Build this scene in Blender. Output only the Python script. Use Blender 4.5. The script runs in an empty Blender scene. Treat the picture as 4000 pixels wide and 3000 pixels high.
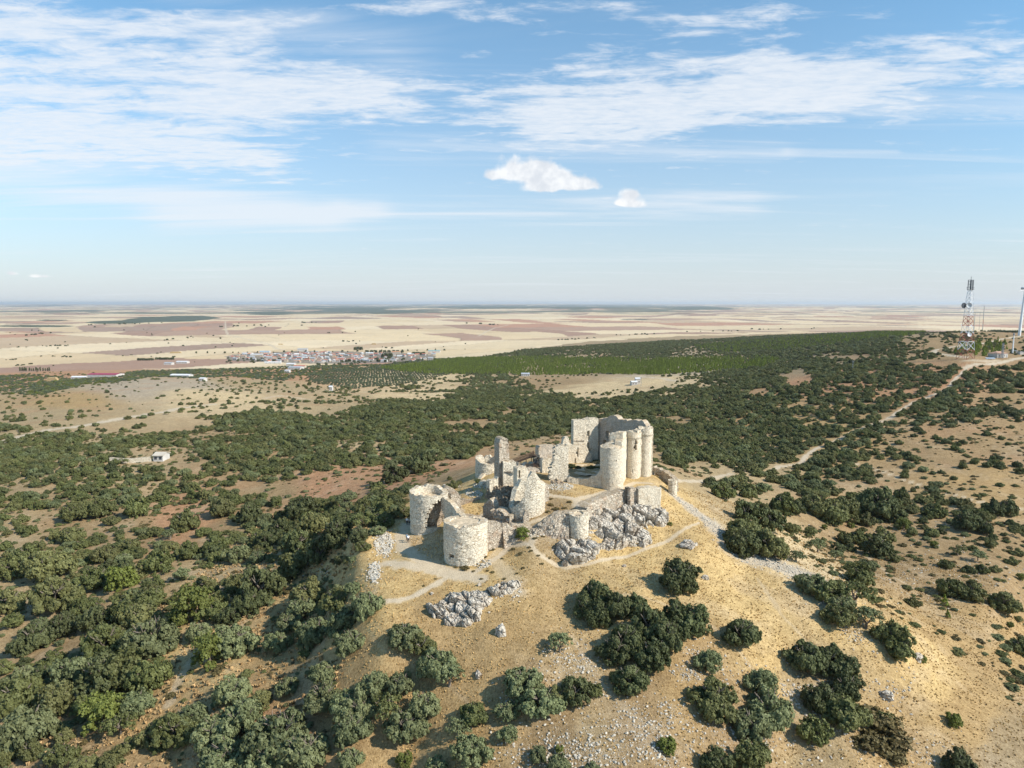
import bpy, math, random
import numpy as np
from mathutils import Vector, Matrix, noise as mnoise

random.seed(7)
rng = np.random.default_rng(7)
C = bpy.context.scene.collection
scn = bpy.context.scene

# ------------------------------------------------------------------ camera
F = 2773.0                       # focal length in pixels of the 4000 px wide picture
PITCH = math.radians(6.5)
CZ = 50.0
cp, sp = math.cos(PITCH), math.sin(PITCH)
cam_data = bpy.data.cameras.new('camera')
cam_data.sensor_fit = 'HORIZONTAL'
cam_data.sensor_width = 36.0
cam_data.lens = 36.0 * F / 4000.0
cam_data.clip_start = 0.5
cam_data.clip_end = 150000.0
cam = bpy.data.objects.new('camera', cam_data)
cam.location = (0, 0, CZ)
cam.rotation_euler = (math.radians(90) - PITCH, 0, 0)
C.objects.link(cam)
scn.camera = cam

# ------------------------------------------------------------------ render settings and exposure
scn.render.engine = 'CYCLES'
scn.cycles.use_denoising = True
scn.cycles.max_bounces = 5
scn.cycles.diffuse_bounces = 2
scn.cycles.transmission_bounces = 2
scn.cycles.volume_bounces = 0
scn.cycles.use_adaptive_sampling = True
scn.view_settings.view_transform = 'Standard'
scn.view_settings.look = 'None'
scn.view_settings.gamma = 1
scn.view_settings.exposure = 0.41
scn.view_settings.use_curve_mapping = False

# ------------------------------------------------------------------ sun
SUN_EL = math.radians(39)
SUN_AZ = math.radians(-24)        # measured from +X towards -Y: the sun stands at the right, a little behind the camera
sun_dir = Vector((math.cos(SUN_EL) * math.cos(SUN_AZ), math.cos(SUN_EL) * math.sin(SUN_AZ), math.sin(SUN_EL)))
sl = bpy.data.lights.new('sun', 'SUN')
sl.energy = 4.8
sl.angle = math.radians(0.53)
sl.color = (1.0, 0.945, 0.85)
so = bpy.data.objects.new('sun', sl)
so.rotation_euler = sun_dir.to_track_quat('Z', 'Y').to_euler()
so.location = (200, -100, 300)
C.objects.link(so)

# ------------------------------------------------------------------ node helpers
class NT:
    def __init__(s, tree):
        s.t = tree; s.n = tree.nodes; s.l = tree.links
    def node(s, typ, **kw):
        nd = s.n.new(typ)
        for k, v in kw.items(): setattr(nd, k, v)
        return nd
    def put(s, sock, v):
        if hasattr(v, 'is_output'): s.l.new(v, sock)
        elif v is not None:
            if isinstance(v, (tuple, list)) and len(v) == 3 and sock.type == 'RGBA': v = tuple(v) + (1,)
            sock.default_value = v
    def m(s, op, a, b=None, c=None, clamp=False):
        nd = s.node('ShaderNodeMath', operation=op); nd.use_clamp = clamp
        s.put(nd.inputs[0], a)
        if b is not None: s.put(nd.inputs[1], b)
        if c is not None: s.put(nd.inputs[2], c)
        return nd.outputs[0]
    def vm(s, op, a, b=None):
        nd = s.node('ShaderNodeVectorMath', operation=op)
        s.put(nd.inputs[0], a)
        if b is not None: s.put(nd.inputs[1], b)
        return nd.outputs[0]
    def mix(s, f, a, b, blend='MIX'):
        nd = s.node('ShaderNodeMix', data_type='RGBA', blend_type=blend)
        s.put(nd.inputs[0], f); s.put(nd.inputs[6], a); s.put(nd.inputs[7], b)
        return nd.outputs[2]
    def noise(s, vec, scale, detail=4, rough=0.55, dist=0.0, dim='3D'):
        nd = s.node('ShaderNodeTexNoise', noise_dimensions=dim)
        s.put(nd.inputs['Vector'], vec); nd.inputs['Scale'].default_value = scale
        nd.inputs['Detail'].default_value = detail; nd.inputs['Roughness'].default_value = rough
        nd.inputs['Distortion'].default_value = dist
        return nd.outputs[0]
    def voro(s, vec, scale, feature='F1', out=0, rnd=1.0):
        nd = s.node('ShaderNodeTexVoronoi', feature=feature)
        s.put(nd.inputs['Vector'], vec); nd.inputs['Scale'].default_value = scale
        nd.inputs['Randomness'].default_value = rnd
        return nd.outputs[out]
    def ss(s, v, lo, hi, a=0.0, b=1.0):          # smoothstep
        nd = s.node('ShaderNodeMapRange', interpolation_type='SMOOTHSTEP')
        s.put(nd.inputs[0], v); s.put(nd.inputs[1], lo); s.put(nd.inputs[2], hi)
        s.put(nd.inputs[3], a); s.put(nd.inputs[4], b)
        return nd.outputs[0]
    def map(s, vec, scale=(1, 1, 1), rot=(0, 0, 0), loc=(0, 0, 0)):
        nd = s.node('ShaderNodeMapping')
        s.put(nd.inputs[0], vec); nd.inputs[1].default_value = loc
        nd.inputs[2].default_value = rot; nd.inputs[3].default_value = scale
        return nd.outputs[0]
    def attr(s, name, out=2):
        nd = s.node('ShaderNodeAttribute', attribute_name=name)
        return nd.outputs[out]

def new_mat(name, rough=0.9, spec=0.2):
    m = bpy.data.materials.new(name); m.use_nodes = True
    t = NT(m.node_tree)
    bs = m.node_tree.nodes['Principled BSDF']
    bs.inputs['Roughness'].default_value = rough
    bs.inputs['Specular IOR Level'].default_value = spec
    return m, t, bs

def flat_mat(name, col, rough=0.8, spec=0.2, var=0.12, scale=2.0, metal=0.0):
    m, t, bs = new_mat(name, rough, spec)
    g = t.node('ShaderNodeNewGeometry')
    nz = t.noise(g.outputs['Position'], scale, 5)
    f = t.ss(nz, 0.3, 0.7, 1 - var, 1 + var)
    c = t.vm('MULTIPLY', tuple(col), None)
    nd = t.node('ShaderNodeCombineXYZ')
    for k in range(3): t.put(nd.inputs[k], f)
    c = t.vm('MULTIPLY', tuple(col), nd.outputs[0])
    t.put(bs.inputs['Base Color'], c)
    bs.inputs['Metallic'].default_value = metal
    return m

# ------------------------------------------------------------------ sky with high thin clouds
def px_dir(px, py):
    d = Vector(((px - 2000) / F, cp + (1500 - py) / F * sp, -sp + (1500 - py) / F * cp))
    return d
def px_ae(px, py):
    d = px_dir(px, py)
    return d.x / d.y, d.z / d.y

world = bpy.data.worlds.new('World'); scn.world = world; world.use_nodes = True
wt = NT(world.node_tree)
bg = world.node_tree.nodes['Background']
sky = wt.node('ShaderNodeTexSky', sky_type='NISHITA')
sky.sun_disc = False
sky.sun_elevation = SUN_EL
sky.sun_rotation = math.radians(90) - SUN_AZ
sky.altitude = 900; sky.air_density = 1.0; sky.dust_density = 0.3; sky.ozone_density = 1.0
tc = wt.node('ShaderNodeTexCoord').outputs['Generated']
sx = wt.node('ShaderNodeSeparateXYZ'); wt.put(sx.inputs[0], tc)
DX, DY, DZ = sx.outputs[0], wt.m('MAXIMUM', wt.m('ABSOLUTE', sx.outputs[1]), 0.02), sx.outputs[2]
A = wt.m('DIVIDE', DX, DY); B = wt.m('DIVIDE', DZ, DY)
def band(px0, py0, px1, py1, w0, w1, amp, soft=1.0):
    """a soft streak between two directions of the sky, its half width going from w0 to w1 (pixels)"""
    a0, b0 = px_ae(px0, py0); a1, b1 = px_ae(px1, py1)
    dx, dy = a1 - a0, b1 - b0; L = math.hypot(dx, dy)
    ux, uy = dx / L, dy / L
    ra = wt.m('SUBTRACT', A, a0); rb = wt.m('SUBTRACT', B, b0)
    s_ = wt.m('ADD', wt.m('MULTIPLY', ra, ux / L), wt.m('MULTIPLY', rb, uy / L))      # 0..1 along
    sc = wt.m('MINIMUM', wt.m('MAXIMUM', s_, 0.0), 1.0)
    dv = wt.m('ADD', wt.m('MULTIPLY', ra, -uy), wt.m('MULTIPLY', rb, ux))
    over = wt.m('MULTIPLY', wt.m('SUBTRACT', s_, sc), L)
    w = wt.m('ADD', w0 / F, wt.m('MULTIPLY', sc, (w1 - w0) / F))
    q = wt.m('DIVIDE', dv, w); o = wt.m('DIVIDE', over, wt.m('MULTIPLY', w, 1.8))
    e = wt.m('ADD', wt.m('MULTIPLY', q, q), wt.m('MULTIPLY', o, o))
    return wt.m('MULTIPLY', wt.m('EXPONENT', wt.m('MULTIPLY', e, -1.0)), amp)
def add_all(lst):
    r = lst[0]
    for x in lst[1:]: r = wt.m('ADD', r, x)
    return r
zz = wt.m('ADD', wt.m('MAXIMUM', DZ, 0.0), 0.045)
pc = wt.node('ShaderNodeCombineXYZ')
wt.put(pc.inputs[0], wt.m('DIVIDE', DX, zz)); wt.put(pc.inputs[1], wt.m('DIVIDE', sx.outputs[1], zz)); pc.inputs[2].default_value = 1.7
P2 = pc.outputs[0]
altocu = add_all([
    band(-300, 260, 1000, 380, 340, 190, 0.85), band(900, 400, 1450, 330, 130, 90, 0.55),
    band(-200, 520, 1050, 630, 120, 60, 0.95), band(-200, 60, 900, 120, 200, 150, 0.50),
    band(1450, 380, 2600, 440, 90, 130, 0.70), band(2200, 480, 3200, 330, 130, 130, 0.78), band(3000, 340, 4400, 240, 100, 170, 0.95),
    band(2300, 250, 3000, 210, 50, 60, 0.40), band(1550, 20, 3000, 60, 60, 90, 0.62), band(3200, 170, 3900, 90, 50, 40, 0.28),
    band(2350, 165, 2900, 140, 60, 30, 0.22),
])
cirrus = add_all([
    band(-200, 690, 1250, 830, 80, 60, 0.75), band(700, 850, 1450, 820, 80, 45, 0.62), band(1350, 810, 2900, 790, 35, 70, 0.62),
    band(1500, 560, 3000, 590, 60, 60, 0.45), band(3080, 590, 3500, 588, 18, 12, 0.38), band(900, 60, 1500, 220, 200, 120, 0.40),
    band(-200, 600, 1100, 700, 80, 50, 0.4), band(3000, 400, 4200, 420, 60, 60, 0.35),
])
n1 = wt.noise(wt.map(P2, (1.0, 1.9, 1), (0, 0, math.radians(12))), 4.2, 9, 0.66, 0.35)
n2 = wt.noise(wt.map(P2, (0.35, 1.5, 1), (0, 0, math.radians(-14)), (3.1, 1.2, 0)), 2.6, 8, 0.66, 0.5)
n3 = wt.noise(P2, 0.8, 6, 0.55, 0.2)
tex = wt.m('ADD', wt.m('ADD', wt.m('MULTIPLY', n1, 0.62), wt.m('MULTIPLY', n2, 0.46)), wt.m('MULTIPLY', n3, 0.10))
tex = wt.m('ADD', 0.50, wt.m('MULTIPLY', wt.m('SUBTRACT', tex, 0.59), 1.75))
c1 = wt.ss(wt.m('ADD', wt.m('MULTIPLY', altocu, 0.36), tex), 0.62, 0.96)
fine = wt.noise(wt.map(P2, (1.3, 2.6, 1), (0, 0, 0.3)), 9.0, 6, 0.65, 0.3)
c1 = wt.m('MULTIPLY', c1, wt.ss(fine, 0.25, 0.68, 0.62, 0.88))
n4 = wt.noise(wt.map(P2, (0.16, 0.9, 1), (0, 0, math.radians(-4)), (7.0, 2.0, 0)), 1.7, 7, 0.6, 0.8)
c2 = wt.ss(wt.m('ADD', wt.m('MULTIPLY', cirrus, 0.42), wt.m('MULTIPLY', n4, 1.25)), 0.64, 1.10)
c2 = wt.m('MULTIPLY', c2, 0.75)
def puff(lst, thr=0.50):
    e = None
    AB = wt.node('ShaderNodeCombineXYZ'); wt.put(AB.inputs[0], A); wt.put(AB.inputs[1], B)
    nz = wt.noise(AB.outputs[0], 46, 8, 0.62, 0.2)
    vz = wt.voro(AB.outputs[0], 75, 'SMOOTH_F1')
    nz = wt.m('SUBTRACT', wt.m('ADD', nz, 0.22), wt.m('MULTIPLY', vz, 0.50))
    for (px, py, rx, ry) in lst:
        a, b = px_ae(px, py)
        u = wt.m('DIVIDE', wt.m('SUBTRACT', A, a), rx / F); v = wt.m('DIVIDE', wt.m('SUBTRACT', B, b), ry / F)
        v = wt.m('MULTIPLY', v, wt.m('ADD', 1.0, wt.m('MULTIPLY', wt.m('LESS_THAN', v, 0.0), 0.9)))   # flat underside
        r2 = wt.m('ADD', wt.m('MULTIPLY', u, u), wt.m('MULTIPLY', v, v))
        g_ = wt.m('EXPONENT', wt.m('MULTIPLY', r2, -1.0))
        e = g_ if e is None else wt.m('ADD', e, g_)
    return wt.ss(wt.m('ADD', e, wt.m('MULTIPLY', wt.m('SUBTRACT', nz, 0.5), 1.25)), thr - 0.06, thr + 0.60)
cu = puff([(2040, 662, 125, 56), (2110, 685, 125, 48), (1940, 690, 60, 24), (2190, 722, 130, 38), (2270, 728, 74, 28), (2100, 738, 80, 28),
           (2450, 755, 60, 30), (2480, 798, 66, 32), (2430, 795, 40, 16), (45, 1068, 32, 14), (150, 1080, 70, 12)])
cu = wt.m('MULTIPLY', cu, 0.88)
ABc = wt.node('ShaderNodeCombineXYZ'); wt.put(ABc.inputs[0], A); wt.put(ABc.inputs[1], B)
dark = wt.noise(ABc.outputs[0], 38, 6, 0.6)
near_h = wt.m('EXPONENT', wt.m('MULTIPLY', wt.m('MAXIMUM', B, 0.0), -4.0))
skycol = wt.mix(near_h, wt.vm('MULTIPLY', sky.outputs[0], (0.86, 1.44, 1.52)), wt.vm('MULTIPLY', sky.outputs[0], (0.88, 0.92, 1.02)))
low = wt.m('MULTIPLY', wt.m('EXPONENT', wt.m('MULTIPLY', wt.m('MAXIMUM', B, 0.0), -5.6)), 0.96)      # towards the horizon the air pales the sky
skycol = wt.mix(low, skycol, (5.0, 5.45, 5.85))
CLOUD = (6.5, 6.85, 7.3)
col = wt.mix(c2, skycol, CLOUD)
col = wt.mix(c1, col, CLOUD)
cumcol = wt.mix(wt.ss(dark, 0.35, 0.65), (6.0, 6.2, 6.55), (7.9, 7.9, 7.9))
col = wt.mix(cu, col, cumcol)
wt.put(bg.inputs['Color'], col)
bg.inputs['Strength'].default_value = 0.10
# ------------------------------------------------------------------ numeric noise
def _hash(ix, iy, seed):
    h = (ix.astype(np.int64) * 374761393 + iy.astype(np.int64) * 668265263 + seed * 974634721) & 0xffffffff
    h = ((h ^ (h >> 13)) * 1274126177) & 0xffffffff
    h = (h ^ (h >> 16)) & 0xffffffff
    return h / 4294967295.0
def vnoise(x, y, seed=0):
    ix = np.floor(x); iy = np.floor(y); fx = x - ix; fy = y - iy
    fx = fx * fx * (3 - 2 * fx); fy = fy * fy * (3 - 2 * fy)
    a = _hash(ix, iy, seed); b = _hash(ix + 1, iy, seed); c = _hash(ix, iy + 1, seed); d = _hash(ix + 1, iy + 1, seed)
    return (a + (b - a) * fx) * (1 - fy) + (c + (d - c) * fx) * fy
def fbm(x, y, scale, octv=4, seed=0, rough=0.5):
    x = np.asarray(x, float) / scale; y = np.asarray(y, float) / scale
    s = 0; a = 1; n = 0
    for k in range(octv):
        s = s + a * (vnoise(x + 17.3 * k, y - 9.1 * k, seed + k) - 0.5); n += a
        a *= rough; x = x * 2.03; y = y * 2.03
    return s / n * 2            # about -1..1
def sstep(x, a, b):
    t = np.clip((x - a) / (b - a), 0, 1); return t * t * (3 - 2 * t)

# ------------------------------------------------------------------ pictures <-> world
def ray(px, py):
    """world direction per metre of Y for a picture position"""
    s = (1500 - py) / F
    yc = cp + s * sp
    return (px - 2000) / F / yc, (-sp + s * cp) / yc
def P(px, py, Y):
    u, t = ray(px, py)
    return (u * Y, Y, CZ + t * Y)
def project(x, y, z):
    dz = z - CZ
    d = y * cp - dz * sp; v = y * sp + dz * cp
    return 2000 + F * x / d, 1500 - F * v / d, d

# ------------------------------------------------------------------ the lie of the land: surveyed points (picture x, picture y, distance)
GP = [
 # plain
 (-400,1400,2250),(500,1400,2220),(1400,1400,2250),(0,1340,3050),(1000,1340,3050),(2000,1330,3300),(3000,1290,4700),(4300,1290,4700),
 (-500,1250,7400),(1000,1250,7450),(2500,1250,7450),(4200,1250,7450),(0,1215,15000),(1400,1215,15000),(2400,1211,14500),(3600,1215,15000),
 (-500,1199,32000),(800,1197,32000),(2000,1195,32000),(3000,1197,32000),(4500,1198,32000),(2000,1189,60000),(-800,1190,60000),(4800,1190,60000),
 # foot of the sierra
 (0,1500,1350),(400,1450,1560),(700,1440,1700),(1000,1450,1500),(1500,1430,1620),(1900,1425,1560),(1500,1500,1080),(1700,1470,1250),
 (600,1490,900),(300,1520,780),(900,1500,880),(500,1600,560),(100,1620,540),(100,1700,410),(1200,1600,580),(1600,1600,540),
 (300,1800,320),(700,1800,315),(1200,1800,305),(1600,1750,345),(300,2000,243),(700,2000,240),(1200,2000,222),(-200,2000,250),
 (300,2400,158),(-300,2400,165),(300,2900,110),(-200,2900,115),(700,2300,163),(900,2600,123),(800,2900,104),(700,3050,98),
 (1200,2200,163),(1250,2350,140),(1200,2600,116),(1200,2900,97),(1600,2900,94),
 # behind the castle
 (1700,1850,255),(1850,1800,285),(1900,1750,330),(2000,1600,520),(2300,1550,690),(2450,1490,900),(2700,1480,820),(2600,1700,380),(2700,1600,500),
 (2300,1440,1350),(2000,1430,1480),(2500,1420,1350),(2900,1440,1000),(2300,1375,1750),(1900,1392,2000),(2700,1340,1900),(3100,1310,2300),(3400,1300,2000),
 # the ridge to the right
 (2900,1750,330),(3300,1500,500),(3300,1400,760),(3500,1350,850),(3600,1450,540),(3800,1402,575),(3900,1400,590),(3930,1310,930),(3750,1300,1100),(4300,1330,800),(4300,1400,600),
 (3500,1700,335),(3900,1600,390),(3200,1700,345),(3500,2000,228),(3900,1900,255),(4300,2000,235),(3100,1900,245),(2900,1850,255),
 (3200,2000,214),(3300,2150,185),(3600,2200,176),(3900,2300,160),(4300,2400,150),(3600,2350,150),
 (3000,2130,148),(3300,2300,131),(3500,2500,117),(3500,2800,101),(3900,2700,115),(3900,2950,98),(4300,2900,104),(3100,2950,92),
 # castle hill, crest and front
 (2750,1950,172),(2800,1900,215),(2650,1930,167),(2660,2000,156),(2600,2100,143),(2720,2150,136),(2850,2060,156),(2900,2250,132),
 (2500,2400,112),(2900,2500,109),(2500,2700,96),(2900,2700,99),(2500,2950,85),(2100,2950,87),(1900,2900,90),(2100,2600,100.5),(2500,2250,124),(2250,2400,113),
 (1500,2150,141),(1400,2200,136),(1450,2350,119),(1600,2320,120),(1380,2090,150),(1330,2250,140),(1500,2500,108),(1300,2420,125),(1500,2700,101),
 (1740,2212,131),(1600,2190,133.5),(1600,2110,145),(1620,2050,153),(1560,2030,157),(1900,2175,132.5),(1860,2210,130),(1900,2300,120.5),(1900,2380,114),(1900,2480,107.5),(1650,2400,113.5),
 (1980,2130,135.5),(2060,2125,133),(2090,2120,133),(2100,2200,127),(2000,2200,128.5),(2180,2215,127.5),
 (2250,2225,126.8),(2450,2150,135.5),(2560,2110,141),
 # upper ward
 (2400,1917,159),(2290,1955,151),(2270,1985,145),(2480,1880,168),(2560,1900,164),(2560,1868,172),(2620,1880,178),(2280,1850,173),(2330,1805,187),(2230,1812,184),
 (1980,1900,160.5),(2050,1930,156),(2200,1895,160),(2100,1830,172),(1850,1880,172),(1900,1830,181),(1780,1905,173),(1860,1990,153),(1800,1960,158),(1960,2010,148),
 (2060,2035,142),(2130,2040,141),(2200,2040,141),
]
gp = np.array([(ray(a, b)[0], math.log(c), CZ + ray(a, b)[1] * c) for a, b, c in GP])
# flat ground beside and behind the camera
extra = [(-1.2, 12, -25), (1.2, 12, -25), (0, 10, -18), (-1.6, 60, -25), (1.6, 60, -24), (0, 30, -16), (-0.5, 70, -21), (0.55, 70, -15), (0.0, 62, -14), (-0.75, 150, -25), (0.8, 150, -24),
         (-1.3, 300, -30), (1.3, 300, -20), (-1.3, 1500, -90), (1.3, 1500, -40), (-1.5, 20000, -110), (1.5, 20000, -110), (-1.3, 5000, -122), (1.3, 5000, -110)]
gp = np.vstack([gp, [(u, math.log(Y), z) for u, Y, z in extra]])
SV = 0.42
gx, gy, gz = gp[:, 0], gp[:, 1] * SV, gp[:, 2]
def _kern(r): return np.power(r * r + 1e-6, 0.75)             # r^1.5
K = _kern(np.hypot(gx[:, None] - gx[None], gy[:, None] - gy[None]))
N = len(gx)
M = np.zeros((N + 3, N + 3)); M[:N, :N] = K + np.eye(N) * 2e-4
M[:N, N] = 1; M[:N, N + 1] = gx; M[:N, N + 2] = gy; M[N:, :N] = M[:N, N:].T
W = np.linalg.solve(M, np.concatenate([gz, np.zeros(3)]))

def base_height(x, y):
    x = np.asarray(x, float); y = np.asarray(y, float)
    sh = x.shape; x = x.ravel(); y = y.ravel()
    out = np.empty_like(x)
    for i in range(0, len(x), 40000):
        u = x[i:i + 40000] / y[i:i + 40000]; v = np.log(y[i:i + 40000]) * SV
        r = np.hypot(u[:, None] - gx[None], v[:, None] - gy[None])
        out[i:i + 40000] = _kern(r) @ W[:N] + W[N] + W[N + 1] * u + W[N + 2] * v
    return out.reshape(sh)
def castle_local(x, y):
    """1 inside the castle hill top, 0 away from it"""
    return np.exp(-(((x - 3) / 34) ** 2 + ((y - 148) / 32) ** 2) ** 1.5)
def detail(x, y):
    near = 1 - castle_local(x, y)
    d = fbm(x, y, 2.6, 3, 11) * 0.12 * (0.4 + 0.6 * near)
    d = d + fbm(x, y, 17, 3, 12) * 0.8 * near * sstep(y, 60, 120)
    d = d + fbm(x, y, 75, 3, 13) * 2.6 * sstep(y, 190, 380)
    d = d + fbm(x, y, 900, 4, 14) * 9 * sstep(y, 2200, 6000)
    d = d + (fbm(x, y, 3800, 4, 15) * 75) * sstep(y, 9000, 24000)
    return d

# perspective-friendly sheet: columns of constant x/y, rows of growing distance
us = np.concatenate([np.linspace(-2.2, -0.80, 26)[:-1], np.linspace(-0.80, 0.80, 1051), np.linspace(0.80, 2.2, 26)[1:]])
ys = np.concatenate([np.linspace(6, 55, 14)[:-1], np.linspace(55, 76, 30)[:-1], np.linspace(76, 190, 400)[:-1],
                     190 * np.exp(np.linspace(0, math.log(75000 / 190.), 520))])
UU, YY = np.meshgrid(us, ys)
XX = UU * YY
ZZ = base_height(XX, YY) + detail(XX, YY)

def _grid_at(U, Y):
    i = np.clip(np.searchsorted(ys, Y) - 1, 0, len(ys) - 2); j = np.clip(np.searchsorted(us, U) - 1, 0, len(us) - 2)
    fy = (Y - ys[i]) / (ys[i + 1] - ys[i]); fu = (U - us[j]) / (us[j + 1] - us[j])
    return (ZZ[i, j] * (1 - fy) + ZZ[i + 1, j] * fy) * (1 - fu) + (ZZ[i, j + 1] * (1 - fy) + ZZ[i + 1, j + 1] * fy) * fu
def H(x, y):
    return _grid_at(np.asarray(x, float) / np.asarray(y, float), np.asarray(y, float))
def at(px, py, ymin=60):
    """where the line of sight through a picture position meets the ground"""
    u, t = ray(px, py)
    g = _grid_at(np.full(len(ys), u), ys)
    zr = CZ + t * ys
    below = (zr <= g) & (ys >= ymin)
    if not below.any():
        i = len(ys) - 1
    else:
        i = max(1, int(np.argmax(below)))
    a = (zr[i - 1] - g[i - 1]); b = (zr[i] - g[i])
    f = a / (a - b) if a - b > 1e-9 and a > 0 else 1.0
    Y = ys[i - 1] + (ys[i] - ys[i - 1]) * min(max(f, 0), 1)
    return np.array((u * Y, Y, float(_grid_at(np.array(u), np.array(Y)))))
# ------------------------------------------------------------------ colour of the ground, point by point
PX, PY, PD = project(XX, YY, ZZ)
def dist_poly(x, y, pts, closed=False):
    d = np.full(x.shape, 1e9); tt = np.zeros(x.shape); L = 0
    n = len(pts)
    for i in range(n if closed else n - 1):
        ax, ay = pts[i][:2]; bx, by = pts[(i + 1) % n][:2]
        ll = (bx - ax) ** 2 + (by - ay) ** 2
        t = np.clip(((x - ax) * (bx - ax) + (y - ay) * (by - ay)) / max(ll, 1e-9), 0, 1)
        q = np.hypot(x - ax - t * (bx - ax), y - ay - t * (by - ay))
        tt = np.where(q < d, (i + t) / max(1, n - 1), tt); d = np.minimum(d, q)
    return d, tt
def in_poly(x, y, pts):
    r = np.zeros(x.shape, bool); n = len(pts)
    for i in range(n):
        ax, ay = pts[i][:2]; bx, by = pts[(i + 1) % n][:2]
        if ay == by: continue
        c = ((ay > y) != (by > y)) & (x < (bx - ax) * (y - ay) / (by - ay) + ax)
        r ^= c
    return r
def line(*pp): return [at(a, b) for a, b in pp]

# colours
GOLD = (0.485, 0.338, 0.152); PALE = (0.345, 0.255, 0.14); RED = (0.37, 0.205, 0.11); TAN = (0.355, 0.238, 0.11)
GREY = (0.36, 0.29, 0.205); STRAW = (0.51, 0.385, 0.22); SCRUB = (0.27, 0.20, 0.115); PINK = (0.285, 0.195, 0.100)
CCTRL = [
 (1500,2150,GOLD),(1450,2350,GOLD),(1900,2300,GOLD),(2500,2300,GOLD),(2600,2050,GOLD),(2700,2200,GOLD),(2400,2150,GOLD),(1950,2450,TAN),(1900,2600,TAN),(1700,2500,TAN),
 (2900,2350,GOLD),(3000,2500,GOLD),(3300,2400,GOLD),(3200,2250,STRAW),(3000,2080,STRAW),(3600,2600,GOLD),(3800,2800,TAN),(3900,2950,SCRUB),(3500,2900,TAN),
 (2300,2750,PALE),(2200,2900,PINK),(2500,2850,PINK),(2900,2850,PINK),(2700,2650,TAN),(3200,2750,PALE),(3500,2250,PINK),(3700,2450,TAN),(3900,2500,TAN),
 (3600,2100,PINK),(3300,2100,PINK),(3900,2200,PINK),(3400,1950,PINK),(3800,1900,TAN),(3700,1750,PINK),(3950,1650,PINK),(3600,1480,RED),(3700,1380,PINK),(3600,1340,PINK),(3850,1340,PINK),
 (2900,2000,PALE),(2750,1900,PALE),(2950,1850,PALE),(3200,1700,TAN),(3200,1500,RED),(3000,1600,TAN),(2800,1750,PINK),(2500,1650,PINK),(2200,1620,PINK),
 (1850,1830,PINK),(1600,1850,RED),(1500,1880,RED),(1300,1900,RED),(1050,1950,PINK),(700,2030,RED),(900,2080,PINK),(500,2060,PINK),(300,2100,PINK),(100,2150,PALE),(1000,2200,PALE),
 (900,2300,PALE),(300,2250,PALE),(800,2550,GOLD),(600,2750,TAN),(700,2850,TAN),(300,2600,PINK),(1200,2450,TAN),(1100,2600,TAN),(1400,2700,TAN),(1100,2850,RED),(300,2950,PINK),(1500,2950,TAN),(1250,2250,GOLD),
 (500,1850,PALE),(1000,1750,PINK),(1500,1700,PALE),(200,1750,PALE),(1800,1600,PINK),(2350,1520,STRAW),(2550,1495,STRAW),(2100,1500,PINK),(1700,1550,STRAW),(1400,1580,PALE),
 (500,1520,GREY),(300,1560,TAN),(800,1550,STRAW),(700,1500,GREY),(200,1620,PALE),(100,1480,RED),(1000,1500,PALE),(1100,1460,RED),(1300,1470,RED),(1230,1462,RED),(1450,1475,STRAW),(1600,1470,STRAW),(2700,1440,GREY),
 (1900,1430,SCRUB),(2300,1420,SCRUB),(2300,1380,SCRUB),(2900,1400,SCRUB),(3300,1330,SCRUB),(3100,1440,SCRUB),
 (2280,1950,GOLD),(1870,1890,GOLD),(1860,1985,GOLD),(2500,1890,GOLD),(2180,2020,SCRUB),(2050,1930,TAN),(2200,1890,PALE),
]
cc = np.array([(ray(a, b)[0], math.log(at(a, b)[1])) + c for a, b, c in CCTRL])
u_all = UU; v_all = np.log(YY)
wob = fbm(XX / YY * 60, v_all * 60, 3.0, 3, 31)
wob2 = fbm(XX / YY * 60, v_all * 60, 3.0, 3, 32)
Ub = u_all + wob * 0.018; Vb = (v_all + wob2 * 0.05)
num = np.zeros(XX.shape + (3,)); den = np.zeros(XX.shape)
for r in cc:
    w = 1.0 / (((Ub - r[0]) ** 2 + ((Vb - r[1]) * 0.45) ** 2) + 2e-4) ** 2.2
    num += w[..., None] * r[2:5]; den += w
COL = num / den[..., None]
# near: broad brightness mottling
mott = fbm(XX, YY, 9, 4, 41) * 0.10 + fbm(XX, YY, 2.2, 3, 42) * 0.09
COL *= (1 + mott)[..., None]
redm = sstep(fbm(XX, YY, 26, 3, 43), 0.15, 0.6) * sstep(YY, 150, 220) * 0.35
COL = COL * (1 - redm[..., None]) + np.array(RED) * redm[..., None]
er = sstep(fbm(XX * 0.45 + ZZ * 2.2, YY * 0.45 - ZZ * 1.5, 3.4, 4, 47), 0.10, 0.55) * 0.22 * (YY < 400)
COL = COL * (1 - er[..., None]) + np.array((0.50, 0.40, 0.28)) * er[..., None]
dk = sstep(fbm(XX, YY, 12, 5, 48, 0.6), 0.05, 0.45) * 0.30 * (YY < 500)
COL = COL * (1 - dk[..., None]) + np.array((0.34, 0.235, 0.12)) * dk[..., None]
scr = sstep(fbm(XX, YY, 5.5, 4, 44), 0.12, 0.5) * 0.26
COL = COL * (1 - scr[..., None]) + np.array((0.33, 0.225, 0.12)) * scr[..., None]

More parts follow.
